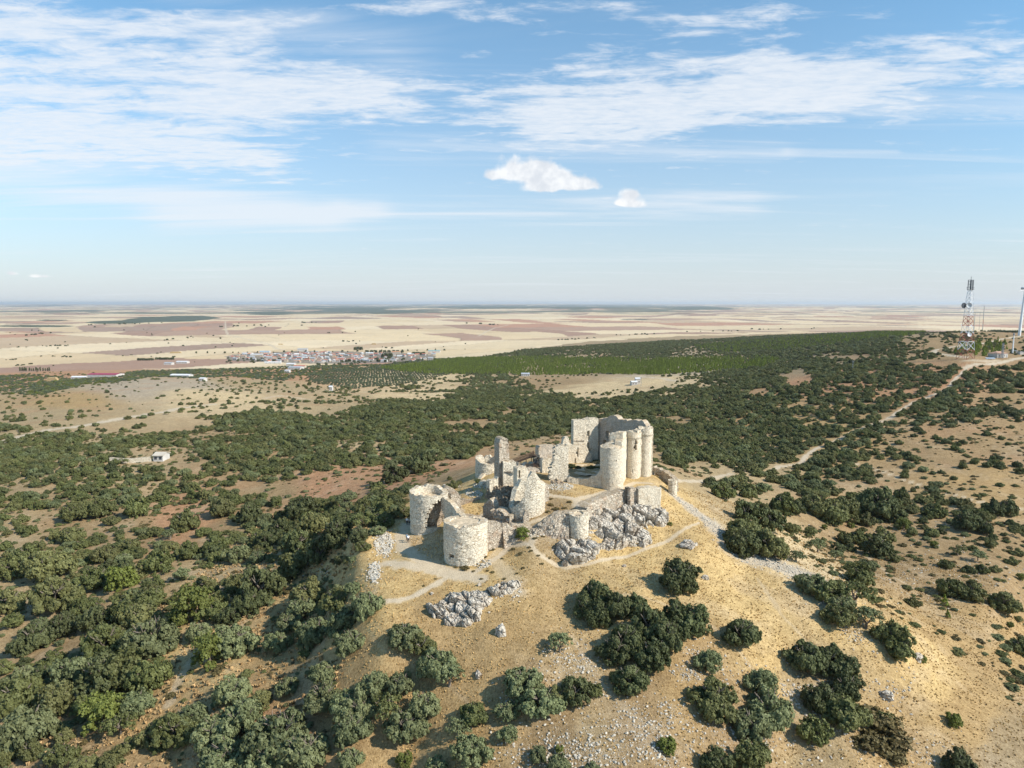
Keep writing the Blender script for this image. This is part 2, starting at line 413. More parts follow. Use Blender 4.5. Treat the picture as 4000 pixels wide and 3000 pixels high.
# farmed plain: a patchwork of plots
def plots(x, y, ang, sx_, sy_, seed, warp=0.35):
    ca, sa = math.cos(ang), math.sin(ang)
    a = (x * ca + y * sa); b = (-x * sa + y * ca)
    a = a + fbm(x, y, 1400, 2, seed + 5) * 420 * warp * 2; b = b + fbm(x, y, 1400, 2, seed + 6) * 420 * warp * 2
    j = np.floor(b / sy_)
    off = _hash(j, j * 0 + 3, seed) * sx_; wj = sx_ * (0.6 + 1.3 * _hash(j, j * 0 + 9, seed))
    i = np.floor((a + off) / wj)
    h = _hash(i, j, seed + 1)
    sub = _hash(i, j, seed + 2)
    cut = np.where(sub > 0.45, np.floor(((a + off) / wj - i) * (1 + np.floor(sub * 4))), 0)
    h = _hash(i * 7 + cut, j, seed + 1)
    eb = np.minimum(np.abs(b / sy_ - np.round(b / sy_)) * sy_, np.abs((a + off) / wj - np.round((a + off) / wj)) * wj)
    return h, eb
h1, e1 = plots(XX, YY, 0.32, 800, 820, 101)
h2, e2 = plots(XX, YY, -0.5, 760, 760, 201)
reg = fbm(XX, YY, 2600, 2, 77) > 0.05
h = np.where(reg, h1, h2)
FC = np.array([(0.74, 0.60, 0.40), (0.71, 0.57, 0.375), (0.77, 0.645, 0.46), (0.66, 0.52, 0.34), (0.73, 0.60, 0.41), (0.75, 0.62, 0.43), (0.44, 0.30, 0.225), (0.40, 0.265, 0.20), (0.50, 0.29, 0.20), (0.55, 0.42, 0.29), (0.70, 0.57, 0.385), (0.38, 0.275, 0.215)])
FC = FC * np.array((0.80, 0.76, 0.70))
fcol = FC[np.clip((h * len(FC)).astype(int), 0, len(FC) - 1)]
fcol = fcol * (1 + 0.09 * fbm(XX, YY, 160, 4, 66))[..., None]
hedge = np.exp(-(np.where(reg, e1, e2) / 7.0) ** 2) * sstep(YY, 2000, 2300) * (1 - sstep(YY, 9000, 14000))
fcol = fcol * (1 - 0.25 * hedge[..., None])
plainm = sstep(ZZ, -88, -100) * sstep(YY, 1500, 1800)
edge = fbm(XX, YY, 350, 4, 50)
plainm = sstep(plainm + edge * 0.25, 0.4, 0.6)
plainm = np.where(YY > 2600, 1.0, plainm)
plainm = np.where((PX > 1700) & (YY < 3600) & (ZZ > -100), 0.0, plainm)
COL = COL * (1 - plainm[..., None]) + fcol * plainm[..., None]
# distant woods on the rolling hills
WOOD = np.array((0.075, 0.085, 0.05))
far = sstep(YY, 9000, 12500)
wn = fbm(XX, YY, 2600, 4, 91) + 0.25 * fbm(XX, YY, 500, 3, 92)
wm = sstep(wn, 0.16, 0.26) * far * 0.85
def blob(px, py, rx, ry): return np.exp(-(((PX - px) / rx) ** 2 + ((PY - py) / ry) ** 2))
wob3 = fbm(XX, YY, 700, 4, 93)
bl = sum(blob(*b) for b in [(2300,1200,420,11),(1300,1204,260,12),(1850,1198,200,7),(1500,1218,160,8),(2750,1204,160,7)])
wm = np.maximum(wm, sstep(bl + wob3 * 0.9, 0.45, 0.62) * (YY > 7000))
bl2 = sum(blob(*b) for b in [(640,1247,170,12),(430,1260,120,6),(130,1274,220,6),(760,1240,90,6),(200,1251,80,3),(1050,1222,130,8)])
wm = np.maximum(wm, sstep(bl2 + wob3 * 0.35, 0.45, 0.55) * (YY > 3300))
COL = COL * (1 - wm[..., None]) + WOOD * wm[..., None]

vil = in_poly(PX + fbm(XX, YY, 60, 2, 8) * 12, PY + fbm(XX, YY, 60, 2, 9) * 3, [(880,1392),(960,1379),(1150,1372),(1400,1374),(1560,1378),(1690,1384),(1700,1404),(1560,1418),(1330,1420),(1150,1418),(1000,1414),(900,1408)])
COL = np.where(vil[..., None], COL * 0.15 + np.array((0.17, 0.145, 0.12)) * 0.85, COL)
# white farm tracks on the plain, gravel roads and foot paths
PATHC = np.array((0.52, 0.42, 0.29)); ROADC = np.array((0.50, 0.41, 0.295)); SCREEC = np.array((0.47, 0.395, 0.30))
path_m = np.zeros(XX.shape); road_m = np.zeros(XX.shape); scree_m = np.zeros(XX.shape)
ew = fbm(XX, YY, 1.3, 3, 55)
ROADLINES = []
def lay(mask, pts, w, w2=None, soft=0.5, amp=1.0, rough=0.6):
    pts = line(*pts); w2 = w if w2 is None else w2
    if mask is road_m or mask is scree_m: ROADLINES.append((pts, max(w, w2)) if w > 3 else (pts, w - 1.6))
    xs = [p[0] for p in pts]; yy = [p[1] for p in pts]; mg = max(w, w2) * 2 + 2
    sel = (XX > min(xs) - mg) & (XX < max(xs) + mg) & (YY > min(yy) - mg) & (YY < max(yy) + mg)
    d, t = dist_poly(XX[sel], YY[sel], pts)
    hw = 0.5 * (w + (w2 - w) * t)
    hw = hw * (1 + rough * ew[sel])
    mask[sel] = np.maximum(mask[sel], amp * (1 - sstep(d / hw, 1 - soft, 1 + soft)))
lay(path_m, [(1490,2353),(1560,2345),(1621,2326),(1696,2285),(1757,2248),(1825,2248)], 1.5)
lay(path_m, [(1825,2248),(1892,2211),(1953,2170),(1994,2126),(2069,2126),(2086,2102),(2062,2050)], 1.5)
lay(path_m, [(2069,2126),(2103,2163),(2150,2194),(2211,2217),(2299,2204),(2435,2177),(2604,2116),(2733,2041)], 1.1, 0.9, amp=0.85)
lay(path_m, [(1594,2048),(1567,2095),(1580,2140),(1640,2190),(1740,2230),(1830,2250)], 2.6, 3.6, amp=0.95)
lay(path_m, [(1520,2200),(1660,2222),(1784,2251),(1880,2262)], 3.6, 3.0, soft=0.6)
lay(path_m, [(2143,1933),(2252,1950),(2262,1975)], 1.4, 2.4)
lay(path_m, [(2252,1950),(2333,1929),(2435,1905),(2480,1885),(2540,1888)], 1.6)
lay(path_m, [(1757,1936),(1784,1973),(1811,2011),(1865,2028),(1960,2041),(2062,2046),(2143,2021),(2218,2000)], 1.5, amp=0.9)
lay(path_m, [(1865,2028),(1900,2015),(1935,2005)], 3.0)
lay(path_m, [(1925,2185),(1960,2220),(2000,2270),(2030,2310)], 2.6, 3.2, soft=0.8, amp=0.55)
lay(path_m, [(3290,1794),(3423,1835),(3549,1880),(3676,1921),(3803,1956),(3929,1981),(4050,2000)], 2.0, amp=0.75)
lay(path_m, [(660,2750),(690,2680),(740,2600),(770,2540)], 1.8, amp=0.5)
lay(path_m, [(0,2350),(180,2330),(420,2260),(640,2200),(820,2130),(900,2110)], 1.8, amp=0.55)
lay(road_m, [(3777,1437),(3727,1487),(3701,1519),(3613,1557),(3549,1582),(3486,1627),(3416,1655),(3347,1680),(3303,1703),(3208,1744),(3151,1778),(3125,1810)], 2.3, 2.2)
lay(road_m, [(3125,1810),(3043,1823),(3005,1842)], 2.3, 1.8)
lay(road_m, [(4050,1303),(3960,1316),(3897,1329),(3803,1345),(3708,1358),(3661,1364),(3650,1372),(3663,1382),(3714,1389),(3771,1396)], 5.5)
lay(road_m, [(3777,1437),(3790,1426),(3866,1423),(3948,1407),(4010,1396)], 6.0)
lay(road_m, [(3780,1408),(3850,1412),(3900,1408)], 9.0, amp=0.7)
lay(road_m, [(2640,1876),(2727,1880),(2822,1858),(2860,1850)], 2.4, amp=0.8)
lay(road_m, [(-60,1740),(0,1727),(95,1701),(190,1679),(285,1670),(380,1652),(475,1635),(570,1619),(665,1603),(760,1587),(830,1580)], 8.5, 7, amp=0.95)
lay(road_m, [(1040,1555),(1100,1545),(1200,1560)], 7, amp=0.5)
lay(road_m, [(2376,1475),(2480,1468),(2600,1480),(2640,1487)], 8, amp=0.85)
lay(road_m, [(880,1255),(882,1290),(890,1308),(937,1318),(1013,1337),(1051,1344),(1076,1360),(1110,1368)], 13, amp=0.9, rough=0.05)
lay(road_m, [(1870,1312),(1900,1295),(1935,1280),(1990,1268)], 14, amp=0.8, rough=0.05)
lay(road_m, [(600,1398),(900,1385),(1200,1372),(1700,1362),(1900,1340)], 9, amp=0.3, rough=0.05)
lay(road_m, [(1440,1380),(1500,1370),(1560,1352)], 11, amp=0.6, rough=0.05)
lay(scree_m, [(2645,1946),(2699,1987),(2774,2041),(2850,2116),(2898,2165),(2998,2192),(3110,2232)], 3.2, 7.5, soft=0.8, rough=0.5)
lay(scree_m, [(3110,2232),(3180,2290),(3250,2400)], 4.0, 2.0, soft=0.8, amp=0.6, rough=0.8)
lay(path_m, [(1880,2215),(1930,2165),(1975,2120)], 1.6, 1.0, soft=0.8, amp=0.55)
lay(path_m, [(2960,2260),(3050,2400),(3200,2560),(3300,2750),(3420,2950)], 0.9, 0.7, amp=0.35, rough=0.9)
lay(path_m, [(2300,2300),(2500,2330),(2750,2420),(2900,2560),(3000,2700)], 0.8, 0.6, amp=0.32, rough=0.9)
lay(path_m, [(3350,2150),(3500,2260),(3700,2350),(3950,2400)], 1.0, 0.8, amp=0.4, rough=0.9)
lay(path_m, [(2230,2480),(2330,2650),(2480,2800),(2700,2930)], 0.8, 0.6, amp=0.3, rough=0.9)
apron = in_poly(PX, PY, [(1600,2060),(1740,2090),(1740,2215),(1640,2215),(1590,2160)]) & (YY < 165) & (YY > 110)
COL = np.where(apron[..., None], COL * 0.45 + np.array((0.44, 0.33, 0.22)) * 0.55, COL)
for m_, c_ in ((road_m, ROADC), (path_m, PATHC), (scree_m, SCREEC)):
    COL = COL * (1 - m_[..., None]) + c_ * m_[..., None]

# stony ground: how many pale stones lie about (also used to strew real stones)
STONY = [(2450,2880,330,150,1.0),(2250,2950,260,90,0.9),(2080,2720,100,60,0.8),(2220,2600,110,70,1.0),(2140,2590,60,80,0.6),(2300,2530,50,60,.6),(2750,2600,130,70,0.9),(3120,2720,90,110,1.0),(2900,2620,80,50,.6),
         (3030,2890,110,80,0.7),(3450,2700,90,90,.6),(3350,2480,60,60,0.7),(3650,2950,200,80,0.3),(2650,2790,150,60,0.6),(3300,2330,80,60,.35),(2560,2950,200,60,.7),(1900,2860,60,60,.2),
         (1500,2130,34,46,1.5),(1462,2238,26,40,1.5),(2000,2300,40,40,.5),(1240,2240,60,40,.3),(3750,2250,300,90,0.2),(3500,2050,240,70,0.12),(700,1998,60,20,.3),(100,2350,60,20,.4),(2850,2900,300,80,.6),(3250,2900,160,80,.4)]
stone_m = np.zeros(XX.shape)
for px, py, rx, ry, a in STONY:
    stone_m = np.maximum(stone_m, a * np.exp(-(((PX - px) / rx) ** 2 + ((PY - py) / ry) ** 2)))
stone_m = np.where(YY < 260, stone_m, 0) * 0.85
stone_m = np.maximum(np.clip(stone_m * (0.75 + 0.9 * fbm(XX, YY, 3.2, 3, 61)), 0, 1.3), scree_m * 0.6)
# open grass reads paler and less stony where it is only trodden

# ------------------------------------------------------------------ the ground as meshes: one sheet, cut along the roads and paths
gm, t, bs = new_mat('ground', 0.95, 0.1)
gpos = t.node('ShaderNodeNewGeometry').outputs['Position']
base = t.attr('Col', 0)
stn = t.attr('stone', 2)
pth = t.attr('pathmask', 2)
flat2 = t.map(gpos, (1, 1, 0.35))
n_f = t.noise(flat2, 3.4, 6, 0.7)
n_m = t.noise(flat2, 0.55, 5, 0.6)
n_l = t.noise(flat2, 0.11, 4, 0.55)
gr = t.noise(t.map(gpos, (2.2, 0.7, 0.7), (0, 0, 0.5)), 2.6, 5, 0.75)
br = t.m('ADD', t.ss(n_f, 0.30, 0.72, -0.30, 0.30), t.ss(n_m, 0.3, 0.7, -0.14, 0.14))
br = t.m('ADD', br, t.ss(gr, 0.3, 0.75, -0.24, 0.24))
br = t.m('MULTIPLY', br, t.ss(pth, 0.0, 1.0, 1.0, 0.4))
dist_fade = t.m('MULTIPLY', br, t.attr('nearfade', 2))
f3 = t.m('ADD', 1.0, dist_fade)
cb = t.node('ShaderNodeCombineXYZ')
t.put(cb.inputs[0], f3); t.put(cb.inputs[1], t.m('ADD', 1.0, t.m('MULTIPLY', dist_fade, 1.08))); t.put(cb.inputs[2], t.m('ADD', 1.0, t.m('MULTIPLY', dist_fade, 1.2)))
c = t.vm('MULTIPLY', base, cb.outputs[0])
# tufts of brown scrub between the grass
sc1 = t.ss(t.noise(flat2, 0.8, 6, 0.72, 0.4), 0.56, 0.68)
sc1 = t.m('MULTIPLY', sc1, t.m('MULTIPLY', t.attr('nearfade', 2), t.ss(pth, 0.0, 0.5, 0.30, 0.0)))
c = t.mix(sc1, c, (0.235, 0.155, 0.075))
# small pale stones
v1 = t.voro(flat2, 2.6, 'F1'); v2 = t.voro(flat2, 6.0, 'F1')
s1 = t.m('MULTIPLY', t.ss(v1, 0.16, 0.30, 1.0, 0.0), t.ss(t.m('ADD', stn, t.m('MULTIPLY', t.m('SUBTRACT', n_m, 0.5), 1.2)), 0.30, 0.65))
s2 = t.m('MULTIPLY', t.ss(v2, 0.20, 0.36, 1.0, 0.0), t.ss(t.m('ADD', stn, t.m('MULTIPLY', t.m('SUBTRACT', n_m, 0.5), 1.2)), 0.15, 0.55))
s_ = t.m('MAXIMUM', s1, s2)
c = t.mix(t.m('MULTIPLY', s_, 0.8), c, (0.50, 0.44, 0.35))
t.put(bs.inputs['Base Color'], c)
bp = t.node('ShaderNodeBump'); bp.inputs['Strength'].default_value = 0.55; bp.inputs['Distance'].default_value = 0.22
t.put(bp.inputs['Height'], t.m('MULTIPLY', t.m('ADD', t.m('ADD', n_f, t.m('MULTIPLY', gr, 0.9)), t.m('MULTIPLY', s_, 0.9)), t.attr('nearfade', 2)))
t.put(bs.inputs['Normal'], bp.outputs[0])

nearfade = 1 - sstep(YY, 600, 2500)
nr, nc = XX.shape
idx = np.arange(nr * nc).reshape(nr, nc)
quads = np.stack([idx[:-1, :-1], idx[:-1, 1:], idx[1:, 1:], idx[1:, :-1]], -1).reshape(-1, 4)
def fmean(a): return ((a[:-1, :-1] + a[:-1, 1:] + a[1:, 1:] + a[1:, :-1]) / 4).ravel()
fy_ = fmean(YY); fpath = fmean(path_m); froad = fmean(road_m); fscree = fmean(scree_m); fplain = fmean(plainm)
cls = np.zeros(len(quads), int)
cls[fplain > 0.5] = 3
cls[fy_ > 9500] = 4
cls[froad > 0.5] = 2
cls[fpath > 0.5] = 1
cls[(fscree > 0.5)] = 5
V3 = np.stack([XX, YY, ZZ], -1).reshape(-1, 3)
def np_mesh(name, verts, faces, fverts=4, smooth=True):
    me = bpy.data.meshes.new(name)
    me.vertices.add(len(verts)); me.vertices.foreach_set('co', np.asarray(verts, np.float32).ravel())
    me.loops.add(len(faces) * fverts); me.loops.foreach_set('vertex_index', np.asarray(faces, np.int32).ravel())
    me.polygons.add(len(faces)); me.polygons.foreach_set('loop_start', np.arange(len(faces), dtype=np.int32) * fverts)
    me.polygons.foreach_set('loop_total', np.full(len(faces), fverts, np.int32))
    me.polygons.foreach_set('use_smooth', np.full(len(faces), smooth))
    me.update(calc_edges=True)
    return me
def fattr(me, name, typ, dom, data):
    a = me.attributes.new(name, typ, dom)
    key = {'FLOAT': 'value', 'INT': 'value', 'FLOAT_VECTOR': 'vector', 'FLOAT_COLOR': 'color'}[typ]
    a.data.foreach_set(key, np.asarray(data).ravel())
def link(name, me, mat=None, parent=None, **props):
    o = bpy.data.objects.new(name, me); C.objects.link(o)
    if mat is not None and me is not None and len(me.materials) == 0: me.materials.append(mat)
    if parent is not None: o.parent = parent
    for k, v in props.items(): o[k] = v
    return o
glabels = {0: ('ground', 'dry golden grass and bare earth of the castle hill and the wooded slopes'), 1: ('path', 'pale trodden foot path winding up to the castle ruin'),
           2: ('dirt_road', 'pale gravel road through the scrub and fields'), 3: ('fields', 'patchwork of straw coloured and brown fields on the plain'),
           4: ('hills', 'hazy rolling hills on the horizon'), 5: ('gravel_track', 'whitish stony track running down the right flank of the castle hill')}
for k, (nm, lab) in glabels.items():
    q = quads[cls == k]
    if len(q) == 0: continue
    used, inv = np.unique(q, return_inverse=True)
    me = np_mesh(nm, V3[used], inv.reshape(-1, 4))
    c4 = np.concatenate([np.clip(COL.reshape(-1, 3)[used], 0.02, 0.9), np.ones((len(used), 1))], 1)
    fattr(me, 'Col', 'FLOAT_COLOR', 'POINT', c4.astype(np.float32))
    fattr(me, 'stone', 'FLOAT', 'POINT', stone_m.ravel()[used].astype(np.float32))
    fattr(me, 'pathmask', 'FLOAT', 'POINT', np.maximum(path_m, road_m).ravel()[used].astype(np.float32))
    fattr(me, 'nearfade', 'FLOAT', 'POINT', nearfade.ravel()[used].astype(np.float32))
    link(nm, me, gm, kind='structure', label=lab)
# ------------------------------------------------------------------ foliage
def leaf_mat(name, c1, c2, c3=None):
    m, t, bs = new_mat(name, 0.62, 0.25)
    v = t.attr('var', 2)
    oi = t.node('ShaderNodeObjectInfo').outputs['Random']
    c = t.mix(v, c1, c2)
    c = t.mix(t.m('MULTIPLY', t.ss(oi, 0.0, 1.0), 0.75), c, c3 or c2)
    br = t.m('ADD', 0.78, t.m('MULTIPLY', t.m('FRACT', t.m('MULTIPLY', oi, 37.7)), 0.44))
    cb = t.node('ShaderNodeCombineXYZ')
    for k in range(3): t.put(cb.inputs[k], br)
    c = t.vm('MULTIPLY', c, cb.outputs[0])
    t.put(bs.inputs['Base Color'], c)
    tr = t.node('ShaderNodeBsdfTranslucent'); t.put(tr.inputs[0], c)
    mx = t.node('ShaderNodeMixShader'); mx.inputs[0].default_value = 0.22
    t.l.new(bs.outputs[0], mx.inputs[1]); t.l.new(tr.outputs[0], mx.inputs[2])
    out = m.node_tree.nodes['Material Output']; t.l.new(mx.outputs[0], out.inputs[0])
    return m
M_dark = leaf_mat('oak_leaves_dark', (0.060, 0.073, 0.028), (0.145, 0.162, 0.064), (0.120, 0.130, 0.053))
M_grey = leaf_mat('oak_leaves_grey_green', (0.112, 0.134, 0.058), (0.240, 0.265, 0.125), (0.205, 0.215, 0.098))
M_mid = leaf_mat('oak_leaves_green', (0.088, 0.104, 0.034), (0.200, 0.215, 0.074), (0.190, 0.180, 0.072))
M_light = leaf_mat('bright_leaves', (0.105, 0.130, 0.024), (0.205, 0.235, 0.050), (0.170, 0.185, 0.048))
M_pine = leaf_mat('pine_needles', (0.150, 0.205, 0.022), (0.290, 0.350, 0.050), (0.190, 0.225, 0.045))
M_olive = leaf_mat('olive_leaves', (0.100, 0.125, 0.065), (0.160, 0.185, 0.105), (0.130, 0.150, 0.080))
M_scrub = leaf_mat('dry_scrub_leaves', (0.115, 0.088, 0.035), (0.205, 0.155, 0.062), (0.150, 0.130, 0.055))
M_bark = flat_mat('oak_bark', (0.20, 0.165, 0.13), 0.9, 0.1, 0.3, 6.0)

def unit_dirs(n, r, zmin=-1.0):
    v = r.normal(size=(n * 3 + 8, 3)); v /= np.linalg.norm(v, axis=1)[:, None]
    v = v[v[:, 2] > zmin][:n]
    return v
def crown_mesh(name, seed, mat, nmain=17, nsub=13, nleaf=34, leaf=0.028, flat=0.58, spread=0.37, rmain=(0.085, 0.20), lift=0.27, kind='oak'):
    """crown of unit width standing on z = 0: lobes set with small clumps, every clump set with leaf sprays"""
    r = np.random.default_rng(seed)
    if kind == 'cone':
        zc = np.linspace(0.12, 1.05, nmain); rad = (1.15 - zc) * 0.36
        cen = np.stack([r.normal(size=nmain) * rad * 0.35, r.normal(size=nmain) * rad * 0.35, zc], 1); rm = np.clip(rad * 0.8, 0.07, 1)
    else:
        a = r.uniform(0, 2 * np.pi, nmain); q = np.sqrt(r.uniform(0, 1, nmain)) * spread
        rm = r.uniform(rmain[0], rmain[1], nmain)
        ex = r.uniform(0.75, 1.3)
        cen = np.stack([np.cos(a) * q * ex, np.sin(a) * q / ex, lift * flat / 0.62 + (0.15 - q * q * 1.5) * r.uniform(0.3, 1.3, nmain)], 1)
        if kind == 'oak':                     # low skirt of foliage that reaches the grass
            ns = max(4, nmain // 2); a2 = np.linspace(0, 2 * np.pi, ns, endpoint=False) + r.uniform(0, .6, ns)
            q2 = r.uniform(0.20, 0.34, ns)
            cen = np.concatenate([cen, np.stack([np.cos(a2) * q2, np.sin(a2) * q2, r.uniform(0.09, 0.19, ns)], 1)])
            rm = np.concatenate([rm, r.uniform(0.10, 0.17, ns)]); nmain = nmain + ns
    P_, N_, VV = [], [], []
    for k in range(nmain):
        d = unit_dirs(nsub, r, -0.55)
        sc = cen[k] + d * rm[k] * r.uniform(0.75, 1.05, (len(d), 1)) * np.array([1, 1, flat + 0.2])
        srad = rm[k] * r.uniform(0.26, 0.44, len(d))
        cv = r.uniform(0, 1, len(d)) * 0.6
        for s in range(len(d)):
            e = unit_dirs(nleaf, r, -0.7)
            p = sc[s] + e * srad[s] * r.uniform(0.55, 1.15, (len(e), 1))
            P_.append(p); N_.append(e * 0.8 + d[s] * 0.6 + r.normal(size=e.shape) * 0.55)
            VV.append(np.clip(cv[s] + r.uniform(0, 0.4, len(e)), 0, 1))
    p = np.concatenate(P_); n = np.concatenate(N_); v = np.concatenate(VV)
    keep = p[:, 2] > 0.02; p, n, v = p[keep], n[keep], v[keep]
    n /= np.linalg.norm(n, axis=1)[:, None]
    t1 = np.cross(n, r.normal(size=n.shape)); t1 /= np.linalg.norm(t1, axis=1)[:, None]
    t2 = np.cross(n, t1)
    sz = leaf * r.uniform(0.6, 1.35, (len(p), 1))
    vs = np.stack([p - t1 * sz, p + t2 * sz * 0.75, p + t1 * sz, p - t2 * sz * 0.75], 1).reshape(-1, 3)
    me = np_mesh(name, vs, np.arange(len(vs)).reshape(-1, 4), 4, False)
    fattr(me, 'var', 'FLOAT', 'FACE', v.astype(np.float32))
    me.materials.append(mat)
    return me
def tube_into(vs, fs, pts, rads, seg=6):
    base = len(vs); pts = [Vector(p) for p in pts]
    for i, p in enumerate(pts):
        d = (pts[min(i + 1, len(pts) - 1)] - pts[max(i - 1, 0)]).normalized()
        a = d.orthogonal().normalized(); b = d.cross(a)
        for k in range(seg):
            an = 2 * math.pi * k / seg
            vs.append(tuple(p + (a * math.cos(an) + b * math.sin(an)) * rads[i]))
    for i in range(len(pts) - 1):
        for k in range(seg):
            k2 = (k + 1) % seg
            fs.append((base + i * seg + k, base + i * seg + k2, base + (i + 1) * seg + k2, base + (i + 1) * seg + k))
def trunk_mesh(name, seed, th=0.045, forks=5, spread=0.26, top=0.42, mat=None):
    r = random.Random(seed); vs, fs = [], []
    base = Vector((r.uniform(-.02, .02), r.uniform(-.02, .02), 0.18))
    tube_into(vs, fs, [(0, 0, -0.06), (0, 0, 0.03), base], [th * 1.4, th, th * 0.8])
    for k in range(forks):
        a = 2 * math.pi * (k + r.random() * 0.6) / forks
        e = Vector((math.cos(a) * spread, math.sin(a) * spread, top * r.uniform(0.8, 1.15)))
        mid = base.lerp(e, 0.5) + Vector((r.uniform(-.03, .03), r.uniform(-.03, .03), r.uniform(-.01, .05)))
        tube_into(vs, fs, [base, mid, e], [th * 0.62, th * 0.40, th * 0.14], 5)
        for j in range(2):
            e2 = mid + Vector((r.uniform(-.14, .14), r.uniform(-.14, .14), r.uniform(.06, .2)))
            tube_into(vs, fs, [mid, mid.lerp(e2, .5), e2], [th * 0.30, th * 0.2, th * 0.08], 4)
    me = np_mesh(name, vs, fs, 4, True); me.materials.append(mat or M_bark)
    return me

CR = {}
CR['dark'] = [crown_mesh('crown', 11, M_dark), crown_mesh('crown', 12, M_dark, flat=0.62, nmain=15), crown_mesh('crown', 13, M_dark, nmain=22, rmain=(0.07, 0.16), spread=0.42)]
CR['grey'] = [crown_mesh('crown', 21, M_grey, nmain=18, nleaf=30), crown_mesh('crown', 22, M_grey, nmain=16, flat=0.6, nleaf=30), crown_mesh('crown', 23, M_grey, nmain=24, rmain=(0.07, 0.15), spread=0.43, nleaf=26)]
CR['mid'] = [crown_mesh('crown', 31, M_mid), crown_mesh('crown', 32, M_mid, nmain=22, rmain=(0.07, 0.16), spread=0.42), crown_mesh('crown', 33, M_mid, nmain=15, nleaf=30, flat=0.66)]
CR['wispy'] = [crown_mesh('crown', 41, M_grey, nmain=12, nsub=12, nleaf=16, leaf=0.024, rmain=(0.10, 0.16), spread=0.36, lift=0.38, kind='open'), crown_mesh('crown', 42, M_mid, nmain=12, nsub=12, nleaf=15, leaf=0.024, rmain=(0.10, 0.17), spread=0.36, lift=0.36, kind='open')]
CR['bright'] = [crown_mesh('crown', 51, M_light, nmain=12, flat=0.75, nleaf=30), crown_mesh('crown', 52, M_light, nmain=9, nleaf=30, flat=0.8, rmain=(0.16, 0.24), spread=0.26)]
CR['cone'] = [crown_mesh('crown', 61, M_light, nmain=9, nsub=12, nleaf=26, leaf=0.035, kind='cone'), crown_mesh('crown', 62, M_pine, nmain=8, nsub=10, nleaf=20, leaf=0.045, kind='cone')]
CR['scrub'] = [crown_mesh('crown', 71, M_scrub, nmain=10, nsub=10, nleaf=16, leaf=0.045, flat=0.5, lift=0.16, rmain=(0.13, 0.2)), crown_mesh('crown', 72, M_scrub, nmain=13, nsub=9, nleaf=14, leaf=0.04, flat=0.5, lift=0.15)]
CR['olive'] = [crown_mesh('crown', 81, M_olive, nmain=9, nsub=9, nleaf=12, leaf=0.05, rmain=(0.15, 0.23))]
CR['fielddark'] = [crown_mesh('crown', 91, M_dark, nmain=9, nsub=9, nleaf=12, leaf=0.055, rmain=(0.15, 0.23), flat=0.8)]
TR = [trunk_mesh('trunk', 1), trunk_mesh('trunk', 2), trunk_mesh('trunk', 3, th=0.035, forks=6, spread=0.3)]

placed = []                  # x, y, width of everything that grows, to keep distances
NAMES = {'dark': 'holm_oak', 'grey': 'holm_oak', 'mid': 'holm_oak', 'wispy': 'holm_oak', 'bright': 'green_bush', 'cone': 'juniper', 'scrub': 'dry_shrub', 'olive': 'olive_tree', 'fielddark': 'field_tree'}
CATS = {'holm_oak': 'tree', 'green_bush': 'bush', 'juniper': 'juniper bush', 'dry_shrub': 'shrub', 'olive_tree': 'olive tree', 'field_tree': 'tree', 'poplar': 'poplar tree'}
def grow(kind, x, y, w, label, group=None, hgt=1.0, name=None, sink=0.06, z=None):
    nm = name or NAMES[kind]
    r = random
    o = bpy.data.objects.new(nm, None); C.objects.link(o)
    o.empty_display_size = 0.5
    z = float(H(x, y)) if z is None else z
    o.location = (x, y, z - sink * w * 0.5)
    o.rotation_euler = (0, 0, r.uniform(0, 6.28))
    o.scale = (w * r.uniform(0.94, 1.06), w * r.uniform(0.94, 1.06), w * hgt * r.uniform(0.92, 1.12))
    c = bpy.data.objects.new('crown', r.choice(CR[kind])); C.objects.link(c); c.parent = o
    if kind not in ('scrub',):
        b = bpy.data.objects.new('trunk', r.choice(TR)); C.objects.link(b); b.parent = o
    o['label'] = label; o['category'] = CATS[nm]
    if group: o['group'] = group
    placed.append((x, y, w))
    return o

